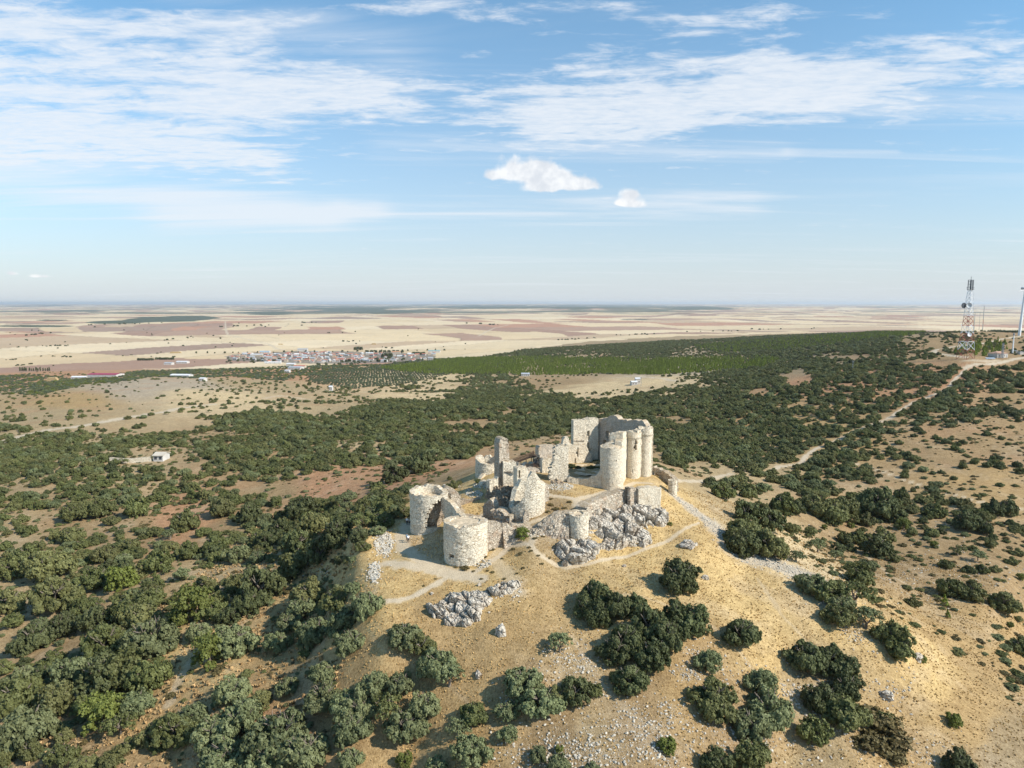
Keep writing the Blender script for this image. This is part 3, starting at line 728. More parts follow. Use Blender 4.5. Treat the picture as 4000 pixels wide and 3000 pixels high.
# ---- trees set by hand: (kind, picture x of the crown, picture y, width), all in picture pixels
def from_crop(lst, ox, oy, sc):
    return [(k, ox + x / sc, oy + y / sc, w / sc, lab) for (k, x, y, w, *rest) in lst for lab in [rest[0] if rest else None]]
HAND = []
HAND += from_crop([
 ('grey',50,320,170),('grey',130,300,130),('grey',200,400,240),('grey',80,480,210),('grey',100,620,230),('grey',30,560,160),
 ('grey',450,580,260,'grey-green holm oak right below the long pale rock ledge'),('mid',540,640,190),('grey',650,740,270),('wispy',720,840,220),('grey',600,780,210),
 ('grey',250,900,230),('grey',420,880,190),('grey',150,1030,230),('wispy',330,1010,270),('grey',560,1010,230),('grey',120,1140,190),('grey',450,1130,270),
 ('mid',870,1070,190,'fresh green dense oak between greyer crowns, bottom centre-left'),('wispy',770,1150,200),('grey',850,1290,260),
 ('bright',440,1360,120,'small yellow-green bush under the grey oaks at the bottom edge'),('grey',1080,1200,130,'low grey-green bush left of the stone scatter, bottom centre'),
 ('grey',1180,860,290,'broad grey-green holm oak behind the rubble patch in the centre foreground'),('grey',1280,970,290),('grey',1080,1050,170),('mid',1380,960,170),
 ('dark',1500,930,220),('mid',1625,935,110,'small green bush at the right end of the centre foreground oaks'),
 ('wispy',1400,640,200,'lone feathery holm oak beside the fan of grey rubble'),
 ('dark',1620,340,240,'dark holm oak at the upper left tip of the big dark clump below the castle'),('dark',1740,400,230),('dark',1640,460,210),('dark',1560,430,170),('dark',1800,600,260),('dark',1950,520,240),
 ('dark',1740,670,240),('dark',2050,600,240),('dark',1980,700,260),('dark',2110,480,210),('dark',1850,400,190),('dark',1830,850,240,'dark round oak at the foot of the big dark clump below the castle'),
 ('dark',2135,215,300,'lone round dark holm oak on the golden slope below the rock cliff'),
 ('bright',2060,1270,130,'small bright green bush alone on the stony ground, bottom centre-right'),('grey',1270,1330,130),('grey',1390,1390,170),('bright',1395,1300,60,'tiny bright green bush among the white stones at the bottom edge'),
 ('grey',1600,1420,120),('grey',640,1400,170),('grey',100,1350,180),('wispy',70,160-30,110,'slim pale green tree beside the rubble heap left of the castle'),
], 1300, 2100, 1.58)
HAND += from_crop([
 ('dark',440,840,230,'single dark oak right of the big dark clump below the castle'),('dark',150,780,250),('dark',60,860,150),
 ('grey',250,1010,180),('mid',280,1190,280),('mid',310,1300,210),('grey',560,1140,200),('grey',600,1280,330,'large grey-green holm oak left of the dark stone chute, bottom right'),('grey',500,1390,260),
 ('mid',490,1570,260,'fresh green oak cut by the bottom edge right of the centre'),('dark',290,1610,200),('bright',20,1500,90,'bright green bush on the stony ground at the bottom edge'),
 ('dark',830,980,250,'dark rounded oak casting a shadow on the golden slope, lower right'),('dark',960,990,260),('dark',1060,1060,190),('dark',1060,1160,220),
 ('dark',920,1230,220),('mid',1050,1300,280),('scrub',1210,1290,300),('scrub',1320,1400,330,'large brownish thicket at the lower right'),('mid',1290,1380,140),('scrub',1200,1450,260),('scrub',1330,1520,200),
 ('mid',880,1430,200,'grey-green oak below the dark stone chute'),
 ('grey',860,550,210),('mid',960,600,220),('wispy',1110,610,280),('mid',1150,520,190),('mid',1010,740,200),('wispy',1180,760,220),('mid',1090,465,90),('grey',1040,680,170),
 ('mid',1340,870,210),('mid',1380,930,200,'dense oak at the lower end of the tree row on the right slope'),('bright',1510,1010,60,'little green bush beside the grey boulder on the right slope'),
 ('mid',450,250,240),('dark',480,140,200),('dark',620,190,190),('dark',450,330,200),('mid',600,320,230),('bright',660,375,130,'bright green bush at the edge of the white gravel track'),('wispy',770,400,120),
 ('wispy',895,345,130,'small open-crowned oak on the straw slope right of the gravel track'),('wispy',1000,400,100,'thin half bare little tree on the straw slope'),
 ('grey',1170,440,60),('grey',1220,455,70),
 ('mid',1690,580,180,'wide dark green thicket on the right slope'),('mid',1800,600,190),('mid',1980,660,190),
 ('cone',1640,680,70,'upright green juniper on the right slope'),('cone',1658,755,50),
 ('bright',1700,1370,110,'small green bush alone on the golden slope near the right edge'),('dark',1720,1620,200,'dark bush cut by the bottom edge near the right corner'),
 ('mid',2085,925,150,'dark green bush on the right edge of the golden slope'),('bright',2030,812,50),
 ('mid',700,95,190),('dark',760,120,120),('mid',870,90,190),('mid',960,120,220),('mid',980,170,150),('bright',705,52,60),
 ('mid',1050,130,200),('dark',1250,80,280),('dark',1330,140,190),('mid',1180,190,120),('bright',1400,225,90),('mid',1450,260,70),
 ('mid',1270,280,160),('dark',1240,350,180),('mid',1130,290,120),('mid',1050,300,110),('bright',935,240,40),('bright',1090,225,50),
 ('dark',1770,200,160),('dark',1880,240,110),('wispy',1720,370,110),('wispy',1840,400,110),('mid',1650,450,90),('dark',1520,195,60),('bright',1580,340,55),
 ('dark',1930,120,140),('dark',2010,120,130),('mid',1600,140,120),('mid',1910,330,80),('mid',1390,35,110),('mid',330,15,150),('mid',490,20,140),
 ('mid',1940,480,70),('bright',2090,530,60),('mid',1860,480,80),
], 2600, 1900, 1.508)
HAND += from_crop([
 ('mid',1440,820,230),('grey',1400,900,190),('grey',1340,960,170),('mid',1560,860,180),
 ('mid',860,500,170),('mid',1030,440,150),('dark',1150,470,150),
 ('mid',490,650,150,'round oak alone on the reddish clearing to the left'),('mid',380,610,90),('mid',600,610,110),('mid',720,555,90),('mid',520,500,90),
 ('dark',1400,440,180),('mid',1450,520,180),('dark',1560,560,230),('dark',1380,600,210),('dark',1230,590,150),('mid',1000,600,170),('grey',1100,650,150),('mid',870,640,130),('dark',1300,540,150),('dark',1480,640,180),
 ('mid',740,690,160),('mid',1350,700,210),('dark',1210,790,260,'dense dark green oak at the left foot of the castle hill'),('dark',1150,870,190),
 ('bright',890,890,250,'yellow-green oak standing out among the darker trees on the left'),('bright',820,950,130),('mid',700,850,170),('mid',1000,910,160),('mid',1100,790,160),('mid',950,790,150),
 ('mid',230,690,260),('mid',440,760,180),('bright',560,760,190),('mid',250,830,280),('mid',50,860,190),('mid',640,740,120),
 ('dark',170,1030,200),('dark',290,980,180),('dark',100,1080,150),('mid',60,960,120),('dark',450,950,200),('mid',600,900,240),('mid',480,1040,280),('grey',700,1020,290),('mid',650,930,200),
 ('bright',970,1100,230,'light green oak with rounded lobes beside the bare track, lower left'),('grey',1080,1040,250),('grey',920,1010,150),('grey',1280,1060,160),
 ('mid',600,1160,300),('mid',690,1210,230,'full green oak left of the open earthy track, lower left'),('dark',480,1210,280),('grey',330,1180,210),('mid',90,1290,300),('mid',250,1330,250),
 ('bright',480,1380,260),('grey',630,1330,220),('grey',130,1430,350),('grey',60,1500,220),
 ('mid',290,1570,180,'rounded olive-green bush standing apart near the bottom left corner'),('mid',150,1560,150),('wispy',560,1440,200),('mid',20,1600,120),
 ('grey',1080,1270,230),('grey',1450,1000,240),('grey',1500,1200,170),('grey',1500,1290,240),
 ('mid',800,1450,260),('grey',1000,1450,280),('grey',1120,1400,260),('grey',1300,1450,340,'biggest grey-green oak at the bottom edge of the left half'),('grey',1050,1550,300),('grey',1400,1550,300),('grey',1260,1590,250),
 ('grey',880,1400,190),('grey',1330,1260,140),('grey',1600,1350,170),('grey',1620,1450,210),('mid',700,1500,150),('mid',1200,1330,150),
 ('mid',470,440,150),('mid',640,440,150),('mid',330,560,150),('mid',130,640,150),('mid',60,720,170),('mid',350,460,150),('mid',950,380,90),
], 0, 1600, 1.185)
HAND += [('bright', 2040, 2082, 66, 'bright green bush below the low rubble wall between front tower and small round tower'),
         ('mid', 1756, 1865, 26, 'small dark green bush on the red earth behind the left castle tower'),
         ('mid', 1795, 1885, 24, None), ('mid', 1870, 1876, 30, 'dark bush against the white wall stub left of the tall stone pinnacle'),
         ('mid', 1770, 1892, 50, None), ('dark', 1640, 1800, 130, 'broad dark oak on the edge of the red clearing behind the castle'), ('dark', 1540, 1845, 110, None), ('mid', 1470, 1930, 60, None),
         ('bright', 2617, 2045, 22, 'tiny green bush at the right foot of the cliff')]
AREA = [(0, 1600, 900, 2050, 'on the left slope'), (900, 1600, 1650, 2150, 'left of the castle'), (0, 2050, 700, 2500, 'at the left edge'), (700, 2050, 1400, 2500, 'left of the hill foot'),
        (0, 2500, 700, 3100, 'in the bottom left corner'), (700, 2500, 1450, 3100, 'at the bottom, left of centre'), (1400, 2400, 2000, 3100, 'below the rock ledge'), (2000, 2400, 2350, 3100, 'in the centre foreground'),
        (2200, 2150, 2760, 2620, 'in the clump below the castle'), (2600, 2400, 3200, 3100, 'on the lower right stony slope'), (3000, 2500, 4100, 3100, 'on the lower right golden slope'),
        (2700, 1850, 3150, 2250, 'beside the gravel track'), (3000, 2100, 3600, 2700, 'on the right slope'), (3100, 1700, 4100, 2300, 'on the sparse right slope'), (1600, 1400, 2700, 2300, 'behind the castle'), (2700, 1300, 4100, 1900, 'right of the castle')]
def where(px, py):
    for a, b, c_, d, s in AREA:
        if a <= px < c_ and b <= py < d: return s
    return 'in the oak wood'
LOOK = {'dark': 'dark green', 'grey': 'grey-green', 'mid': 'olive-green', 'wispy': 'open feathery', 'bright': 'bright green', 'cone': 'upright green', 'scrub': 'low brownish', 'olive': 'silvery', 'fielddark': 'dark'}
WHAT = {'holm_oak': 'holm oak', 'green_bush': 'bush', 'juniper': 'juniper', 'dry_shrub': 'scrub bush'}
def tree_label(kind, px, py, w):
    nm = WHAT[NAMES[kind]]
    size = 'big ' if w > 8.0 else ('small ' if w < 4.6 else '')
    return '%s%s %s %s' % (size, LOOK[kind], nm, where(px, py))
used_labels = {}
for kind, px, py, w, lab in HAND:
    p = at(px, py + (0.30 if kind in ('scrub',) else 0.34) * w)
    d = project(*p)[2]
    wm_ = w * d / F * (0.84 if px < 1330 else 0.98)
    hk = {'scrub': 0.75, 'cone': 1.0, 'dark': 1.28, 'grey': 1.16, 'mid': 1.16, 'wispy': 1.0, 'bright': 1.1}.get(kind, 1.0)
    if lab is None:
        lab = tree_label(kind, px, py, wm_)
    grow(kind, p[0], p[1], wm_, lab, {'holm_oak': 'holm oaks on the slopes', 'green_bush': 'green bushes on the slopes', 'juniper': 'junipers on the slopes', 'dry_shrub': 'brown scrub bushes'}[NAMES[kind]], hk)
n_hand = len(placed)

# ---- the oak wood: candidate places kept by how dense the photograph shows the wood
DC = [(1500,1475,.08),(1330,1485,.12),(1680,1455,.1),(300,1900,.80),(300,2000,.78),(700,1850,.80),(1200,1750,.88),(500,1750,.78),(100,1800,.8),(1000,1650,.88),(1500,1650,.88),(1800,1650,.92),(1900,1550,.72),(2200,1600,.86),(2500,1600,.9),(2700,1700,.9),
      (2900,1600,.95),(3200,1500,.92),(3300,1400,.8),(2900,1480,.85),(2500,1440,.0),(2100,1440,.0),(2700,1540,.85),(3100,1750,.88),(3400,1600,.75),(3400,1500,.92),(3550,1800,.46),(3700,1700,.46),(3900,1600,.5),(3900,1800,.42),
      (3500,1950,.47),(3900,1950,.42),(3700,2050,.37),(3900,2150,.34),(3200,1880,.7),(3000,1860,.75),(3000,1950,.6),(3600,2250,.05),(3900,2350,.03),(1600,1500,.45),(1900,1480,.6),(2250,1500,.35),(2350,1515,.2),
      (500,1560,.10),(200,1560,.10),(900,1560,.20),(700,1500,.04),(1100,1510,.12),(1300,1530,.3),(3400,1330,.72),(3000,1380,.8),(2500,1375,.9),(2100,1385,.8),(3700,1345,.30),(3600,1375,.36),(3850,1380,.35),(3500,1420,.85),(3900,1460,.8),(3990,1480,.7),(3760,1460,.75),
      (500,1440,0),(1000,1440,0),(1500,1440,0),(200,1480,.1),(3600,1300,.2),(3900,1290,.1),(1000,2100,.65),(1300,2050,.8),(600,2150,.6),(200,2200,.6),(200,2400,.55),(600,2400,.6),(1000,2350,.55),(800,2700,.2),(300,2800,.6),(1200,2800,.5),
      (400,2100,.45),(2900,1750,.9),(3650,1580,.8),(3750,1620,.45),(1650,1750,.9),(1850,1720,.95),(1000,1880,.8),(1500,1780,.85),(2750,1430,.3),(2900,1420,.5)]
dc = np.array([(a, b * 2.2, c_) for a, b, c_ in DC])
HOLES = [(1130,1916,240,34,1.2),(1400,1868,190,30,1.2),(1640,1862,150,40,1.3),(1800,1830,130,38,1.3),(633,2042,190,22,1.1),(700,1998,120,14,1),(1000,2000,110,16,1),(600,1806,90,16,1.6),(650,1760,120,12,.7),(900,1700,100,9,.8),(520,1700,70,9,.7),
         (400,1720,60,10,.6),(1250,1610,120,9,.6),(1830,1652,90,12,1.1),(1550,1545,80,8,1),(2450,1495,210,20,1.3),(2250,1520,90,12,.6),(3120,1480,55,20,1.2),(2970,1530,40,14,.8),(2640,1650,70,18,.6),(2750,1740,60,16,.6),(2700,1860,90,30,1.2),
         (3300,1395,120,12,.7),(3640,1410,50,6,.8),(260,2060,150,20,.7),(900,2240,160,24,.9),(250,2330,200,14,.9),(760,2570,90,110,1.2),(1450,2600,90,60,1),(200,2560,120,20,.8),(1050,2420,60,60,.8),(3850,1410,110,22,1.4),(1800,1690,60,8,.5),(2350,1620,80,7,.5),(2900,1720,50,8,.5)]
def density(px, py):
    w = 1 / (((px[:, None] - dc[None, :, 0])) ** 2 + ((py * 2.2)[:, None] - dc[None, :, 1]) ** 2 + 400) ** 1.6
    d = (w * dc[None, :, 2]).sum(1) / w.sum(1)
    for hx, hy, rx, ry, s in HOLES:
        d = d - s * np.exp(-(((px - hx) / rx) ** 2 + ((py - hy) / ry) ** 2))
    return d
# ways must stay free
def blocked(x, y):
    b = np.zeros(x.shape, bool)
    for pts, w in ROADLINES:
        xs_ = [p[0] for p in pts]; yy_ = [p[1] for p in pts]; mg = w / 2 + 4
        s = (x > min(xs_) - mg) & (x < max(xs_) + mg) & (y > min(yy_) - mg) & (y < max(yy_) + mg)
        if s.any():
            dd_, _ = dist_poly(x[s], y[s], pts); b[s] |= dd_ < w / 2 + 2.6
    return b
def _mask_at(mask, x, y):
    U = x / y
    i = np.clip(np.searchsorted(ys, y), 0, len(ys) - 1); j = np.clip(np.searchsorted(us, U), 0, len(us) - 1)
    return mask[i, j]
NOTREE = [(1330,2240),(1500,2075),(1590,2010),(1600,1900),(1700,1890),(1830,1862),(1850,1760),(1930,1735),(2250,1690),(2560,1740),(2640,1850),(2850,1930),(3080,2120),(3350,2300),(3650,2500),(3900,2650),(4400,2800),(4400,3300),(1330,3300),(1200,2500)]
def candidates(y0, y1, step, umax=0.78, r0=1.0):
    xs_ = []; 
    nx = int(2 * umax * y1 / step); ny = int((y1 - y0) / step)
    jx, jy = np.meshgrid(np.arange(nx), np.arange(ny))
    x = (jx + 0.5 * (jy % 2) + rng.uniform(-.42, .42, jx.shape)) * step - umax * y1
    y = y0 + (jy + rng.uniform(-.42, .42, jx.shape)) * step
    x, y = x.ravel(), y.ravel()
    k = np.abs(x / y) < umax
    return x[k], y[k]
allx, ally, allw, allpx, allpy, alld = [], [], [], [], [], []
for (y0, y1, st, wlo, whi) in ((100, 420, 3.7, 2.6, 5.9), (420, 900, 4.5, 3.2, 6.6), (900, 2300, 7.2, 5.0, 8.8)):
    x, y = candidates(y0, y1, st)
    z = H(x, y); px, py, dd = project(x, y, z)
    d = density(px, py)
    cl = fbm(x, y, 15, 3, 301) * 0.62 + fbm(x, y / 0.6, 80, 2, 302) * 0.30
    ok = (d + cl * (1.2 - np.abs(d - .5)) > rng.uniform(0.30, 0.86, len(x))) & (d > 0.015)
    rare = (d < 0.28) & (rng.uniform(0, 1, len(x)) < d * 0.45)
    ok = (ok & (d >= 0.28)) | rare
    ok &= ~in_poly(px, py, NOTREE) & ~blocked(x, y) & (px > -500) & (px < 4500) & (plain_at(x, y) < 0.5 if False else _mask_at(plainm, x, y) < 0.5)
    hp = np.array(placed[:n_hand])
    if y0 < 420:
        dm = np.full(len(x), 9e9)
        for q in hp: dm = np.minimum(dm, np.hypot(x - q[0], y - q[1]) - q[2] * 0.42 - 1.2)
        ok &= dm > 0
    x, y, px, py, d, dd = x[ok], y[ok], px[ok], py[ok], d[ok], dd[ok]
    w = rng.uniform(wlo, whi, len(x)) * (0.62 + 0.38 * np.clip(d / 0.7, 0, 1))
    sml = rng.uniform(0, 1, len(x)) < 0.22
    w = np.where(sml, w * 0.5, w)
    for L_, v_ in ((allx, x), (ally, y), (allw, w), (allpx, px), (allpy, py), (alld, dd)): L_.append(v_)
allx, ally, allw, allpx, allpy, alld = [np.concatenate(v) for v in (allx, ally, allw, allpx, allpy, alld)]
# what shows largest becomes trees of their own, the rest one wood
inview = (allpx > -40) & (allpx < 4040) & (allpy < 3100)
size_px = allw * F / alld * inview
n_oak_hand = sum(1 for h_ in HAND if NAMES[h_[0]] == 'holm_oak')
order = np.argsort(-size_px)
n_ind = 300 - n_oak_hand
single = np.zeros(len(allx), bool); single[order[:n_ind]] = True
kinds_r = ['mid', 'mid', 'dark', 'grey', 'mid', 'wispy']
for i in np.where(single)[0]:
    k = random.choice(kinds_r)
    if allpx[i] > 2300 and k == 'grey': k = 'dark'
    grow(k, float(allx[i]), float(ally[i]), float(allw[i]), tree_label(k, allpx[i], allpy[i], allw[i]), 'holm oaks on the slopes', 1.05)
print('oaks in the wood', len(allx), 'single', n_ind, 'hand', n_hand)

# ---- a scatter object: points with a turn, a size and a choice, set with instances of meshes that also stand on their own
def scatter(name, pts, rot, scl, ind, sources, label, category=None, group=None):
    me = bpy.data.meshes.new(name)
    me.vertices.add(len(pts)); me.vertices.foreach_set('co', np.asarray(pts, np.float32).ravel())
    fattr(me, 'rot', 'FLOAT_VECTOR', 'POINT', np.asarray(rot, np.float32))
    fattr(me, 'scl', 'FLOAT_VECTOR', 'POINT', np.asarray(scl, np.float32))
    fattr(me, 'ind', 'INT', 'POINT', np.asarray(ind, np.int32))
    o = link(name, me)
    o['kind'] = 'stuff'; o['label'] = label
    if category: o['category'] = category
    ng = bpy.data.node_groups.new(name + '_nodes', 'GeometryNodeTree')
    ng.interface.new_socket('Geometry', in_out='INPUT', socket_type='NodeSocketGeometry')
    ng.interface.new_socket('Geometry', in_out='OUTPUT', socket_type='NodeSocketGeometry')
    N_ = ng.nodes; L_ = ng.links
    gi = N_.new('NodeGroupInput'); go = N_.new('NodeGroupOutput')
    outs = []
    for layer in sources:                         # each layer: list of objects, all layers share points
        jn = N_.new('GeometryNodeGeometryToInstance')
        jj = N_.new('GeometryNodeJoinGeometry')
        for ob in reversed(layer):
            oi = N_.new('GeometryNodeObjectInfo'); oi.transform_space = 'ORIGINAL'
            oi.inputs['Object'].default_value = ob; oi.inputs['As Instance'].default_value = True
            L_.new(oi.outputs['Geometry'], jj.inputs[0])
        N_.remove(jn)
        ip = N_.new('GeometryNodeInstanceOnPoints'); ip.inputs['Pick Instance'].default_value = len(layer) > 1 or True
        L_.new(gi.outputs[0], ip.inputs['Points']); L_.new(jj.outputs[0], ip.inputs['Instance'])
        for key, typ, inp in (('ind', 'INT', 'Instance Index'), ('rot', 'FLOAT_VECTOR', 'Rotation'), ('scl', 'FLOAT_VECTOR', 'Scale')):
            na = N_.new('GeometryNodeInputNamedAttribute'); na.data_type = typ; na.inputs['Name'].default_value = key
            L_.new(na.outputs['Attribute'], ip.inputs[inp])
        outs.append(ip.outputs[0])
    jo = N_.new('GeometryNodeJoinGeometry')
    for s in outs: L_.new(s, jo.inputs[0])
    L_.new(jo.outputs[0], go.inputs[0])
    md = o.modifiers.new('scatter', 'NODES'); md.node_group = ng
    return o
def source_of(meshes):
    """an object that already stands in the scene and wears this mesh"""
    res = []
    for me in meshes:
        f = next((o for o in C.objects if o.data == me), None)
        assert f is not None, me.name
        res.append(f)
    return res
def scatter_trees(name, x, y, w, meshes, label, category, hs=1.0, with_trunk=True, weights=None):
    n = len(x); z = H(x, y)
    pts = np.stack([x, y, z - 0.05 * w], 1)
    rot = np.zeros((n, 3)); rot[:, 2] = rng.uniform(0, 6.28, n)
    scl = np.stack([w * rng.uniform(.92, 1.08, n), w * rng.uniform(.92, 1.08, n), w * hs * rng.uniform(.88, 1.15, n)], 1)
    p = None if weights is None else np.array(weights) / sum(weights)
    ind = rng.choice(len(meshes), n, p=p)
    src = [source_of(meshes)]
    o = scatter(name, pts, rot, scl, ind, src, label, category)
    return o
rest = ~single
crs = CR['mid'] + CR['dark'] + CR['grey'][:2] + [CR['wispy'][1]]
scatter_trees('oak_wood', allx[rest], ally[rest], allw[rest], crs, 'open wood of countless small holm oaks covering the slopes behind the castle', 'wood', 1.0,
              weights=[1.8, 1.8, 1.8, .6, .6, .6, .9, .9, .6])
# ------------------------------------------------------------------ stone materials
def masonry_mat(name, c_lo, c_hi, mortar, scale=1.9, patch=(0.50, 0.36, 0.22), patch_amt=0.35, rough_amt=0.5, grey=(0.30, 0.28, 0.25), grey_amt=0.45):
    m, t, bs = new_mat(name, 0.93, 0.1)
    g = t.node('ShaderNodeNewGeometry'); pos = g.outputs['Position']
    dist = t.noise(pos, 1.1, 3)
    dv = t.node('ShaderNodeCombineXYZ')
    for k in range(3): t.put(dv.inputs[k], t.m('MULTIPLY', dist, 0.5))
    p2 = t.vm('ADD', t.map(pos, (1, 1, 1.75)), dv.outputs[0])
    edge = t.voro(p2, scale, 'DISTANCE_TO_EDGE', 0)
    cellc = t.node('ShaderNodeTexVoronoi'); t.put(cellc.inputs['Vector'], p2); cellc.inputs['Scale'].default_value = scale
    sepc = t.node('ShaderNodeSeparateColor'); t.l.new(cellc.outputs['Color'], sepc.inputs[0])
    c = t.mix(sepc.outputs[0], c_lo, c_hi)
    n1 = t.noise(pos, 0.55, 5, 0.6); n2 = t.noise(pos, 4.5, 5, 0.7); n3 = t.noise(t.map(pos, (1, 1, 0.3)), 0.9, 5, 0.65)
    c = t.mix(t.m('MULTIPLY', t.ss(n1, 0.50, 0.66), patch_amt), c, patch)
    c = t.mix(t.m('MULTIPLY', t.ss(n3, 0.50, 0.68), grey_amt), c, grey)
    mw = t.m('MULTIPLY', t.ss(edge, 0.015, 0.085, 1.0, 0.0), t.ss(t.noise(pos, 0.8, 3), 0.30, 0.60, 0.35, 1.0))
    c = t.mix(t.m('MULTIPLY', mw, 0.9), c, mortar)
    f = t.ss(n2, 0.28, 0.72, 0.78, 1.16)
    cb = t.node('ShaderNodeCombineXYZ')
    for k in range(3): t.put(cb.inputs[k], f)
    c = t.vm('MULTIPLY', c, cb.outputs[0])
    # soil and dry grass on the broken tops
    sn = t.node('ShaderNodeSeparateXYZ'); t.put(sn.inputs[0], g.outputs['Normal'])
    up = t.m('MULTIPLY', t.ss(sn.outputs[2], 0.55, 0.85), t.ss(t.noise(pos, 1.3, 4), 0.35, 0.6, 0.15, 0.9))
    c = t.mix(up, c, (0.44, 0.335, 0.215))
    streak = t.m('MULTIPLY', t.ss(t.noise(t.map(pos, (1.6, 1.6, 0.16)), 1.0, 4, 0.6), 0.56, 0.70), 0.26)
    c = t.mix(streak, c, (0.30, 0.265, 0.215))
    t.put(bs.inputs['Base Color'], c)
    bp = t.node('ShaderNodeBump'); bp.inputs['Strength'].default_value = rough_amt; bp.inputs['Distance'].default_value = 0.2
    t.put(bp.inputs['Height'], t.m('ADD', t.m('MULTIPLY', t.ss(edge, 0.0, 0.12), 0.9), t.m('MULTIPLY', n2, 0.7)))
    t.put(bs.inputs['Normal'], bp.outputs[0])
    return m
M_stone = masonry_mat('pale_rubble_masonry', (0.68, 0.60, 0.465), (0.76, 0.68, 0.54), (0.27, 0.205, 0.135), 1.55, patch_amt=0.30, grey_amt=0.3, grey=(0.40, 0.365, 0.31))
M_keep = masonry_mat('plastered_keep_masonry', (0.69, 0.605, 0.465), (0.78, 0.695, 0.55), (0.42, 0.335, 0.235), 1.9, patch=(0.62, 0.48, 0.32), patch_amt=0.4, grey_amt=0.3, grey=(0.46, 0.415, 0.345))
M_core = masonry_mat('earthy_rubble_core', (0.40, 0.315, 0.225), (0.57, 0.465, 0.345), (0.17, 0.12, 0.08), 2.4, patch=(0.42, 0.235, 0.13), patch_amt=0.55, rough_amt=0.9, grey_amt=0.4)
M_rub = masonry_mat('loose_rubble', (0.50, 0.415, 0.315), (0.73, 0.64, 0.51), (0.25, 0.175, 0.11), 2.3, patch=(0.50, 0.29, 0.165), patch_amt=0.45, rough_amt=0.9, grey_amt=0.3)
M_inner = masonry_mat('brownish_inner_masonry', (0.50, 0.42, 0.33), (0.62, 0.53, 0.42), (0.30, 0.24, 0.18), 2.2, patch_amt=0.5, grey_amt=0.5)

def rock_mat():
    m, t, bs = new_mat('limestone_rock', 0.95, 0.1)
    g = t.node('ShaderNodeNewGeometry'); pos = g.outputs['Position']
    n1 = t.noise(pos, 0.9, 7, 0.68, 0.4); n2 = t.noise(pos, 3.6, 6, 0.7); n3 = t.noise(pos, 0.35, 4)
    cr = t.voro(t.map(pos, (1, 1, 0.8), (0.3, 0.5, 0)), 0.95, 'DISTANCE_TO_EDGE', 0)
    c = t.mix(t.ss(n1, 0.33, 0.54), (0.37, 0.31, 0.24), (0.61, 0.55, 0.46))
    c = t.mix(t.m('MULTIPLY', t.ss(n3, 0.52, 0.68), 0.5), c, (0.46, 0.33, 0.22))
    c = t.mix(t.m('MULTIPLY', t.ss(n2, 0.50, 0.66), 0.55), c, (0.27, 0.23, 0.18))
    c = t.mix(t.ss(cr, 0.0, 0.05, 0.55, 0.0), c, (0.16, 0.12, 0.085))
    t.put(bs.inputs['Base Color'], c)
    bp = t.node('ShaderNodeBump'); bp.inputs['Strength'].default_value = 1.0; bp.inputs['Distance'].default_value = 0.35
    t.put(bp.inputs['Height'], t.m('ADD', t.m('ADD', n1, t.m('MULTIPLY', n2, 0.5)), t.ss(cr, 0, 0.12, 0, 0.6)))
    t.put(bs.inputs['Normal'], bp.outputs[0])
    return m
M_rock = rock_mat()
M_earth = flat_mat('trodden_earth', (0.52, 0.415, 0.285), 0.95, 0.1, 0.22, 1.6)
M_wood = flat_mat('weathered_timber', (0.12, 0.075, 0.05), 0.8, 0.2, 0.25, 4)

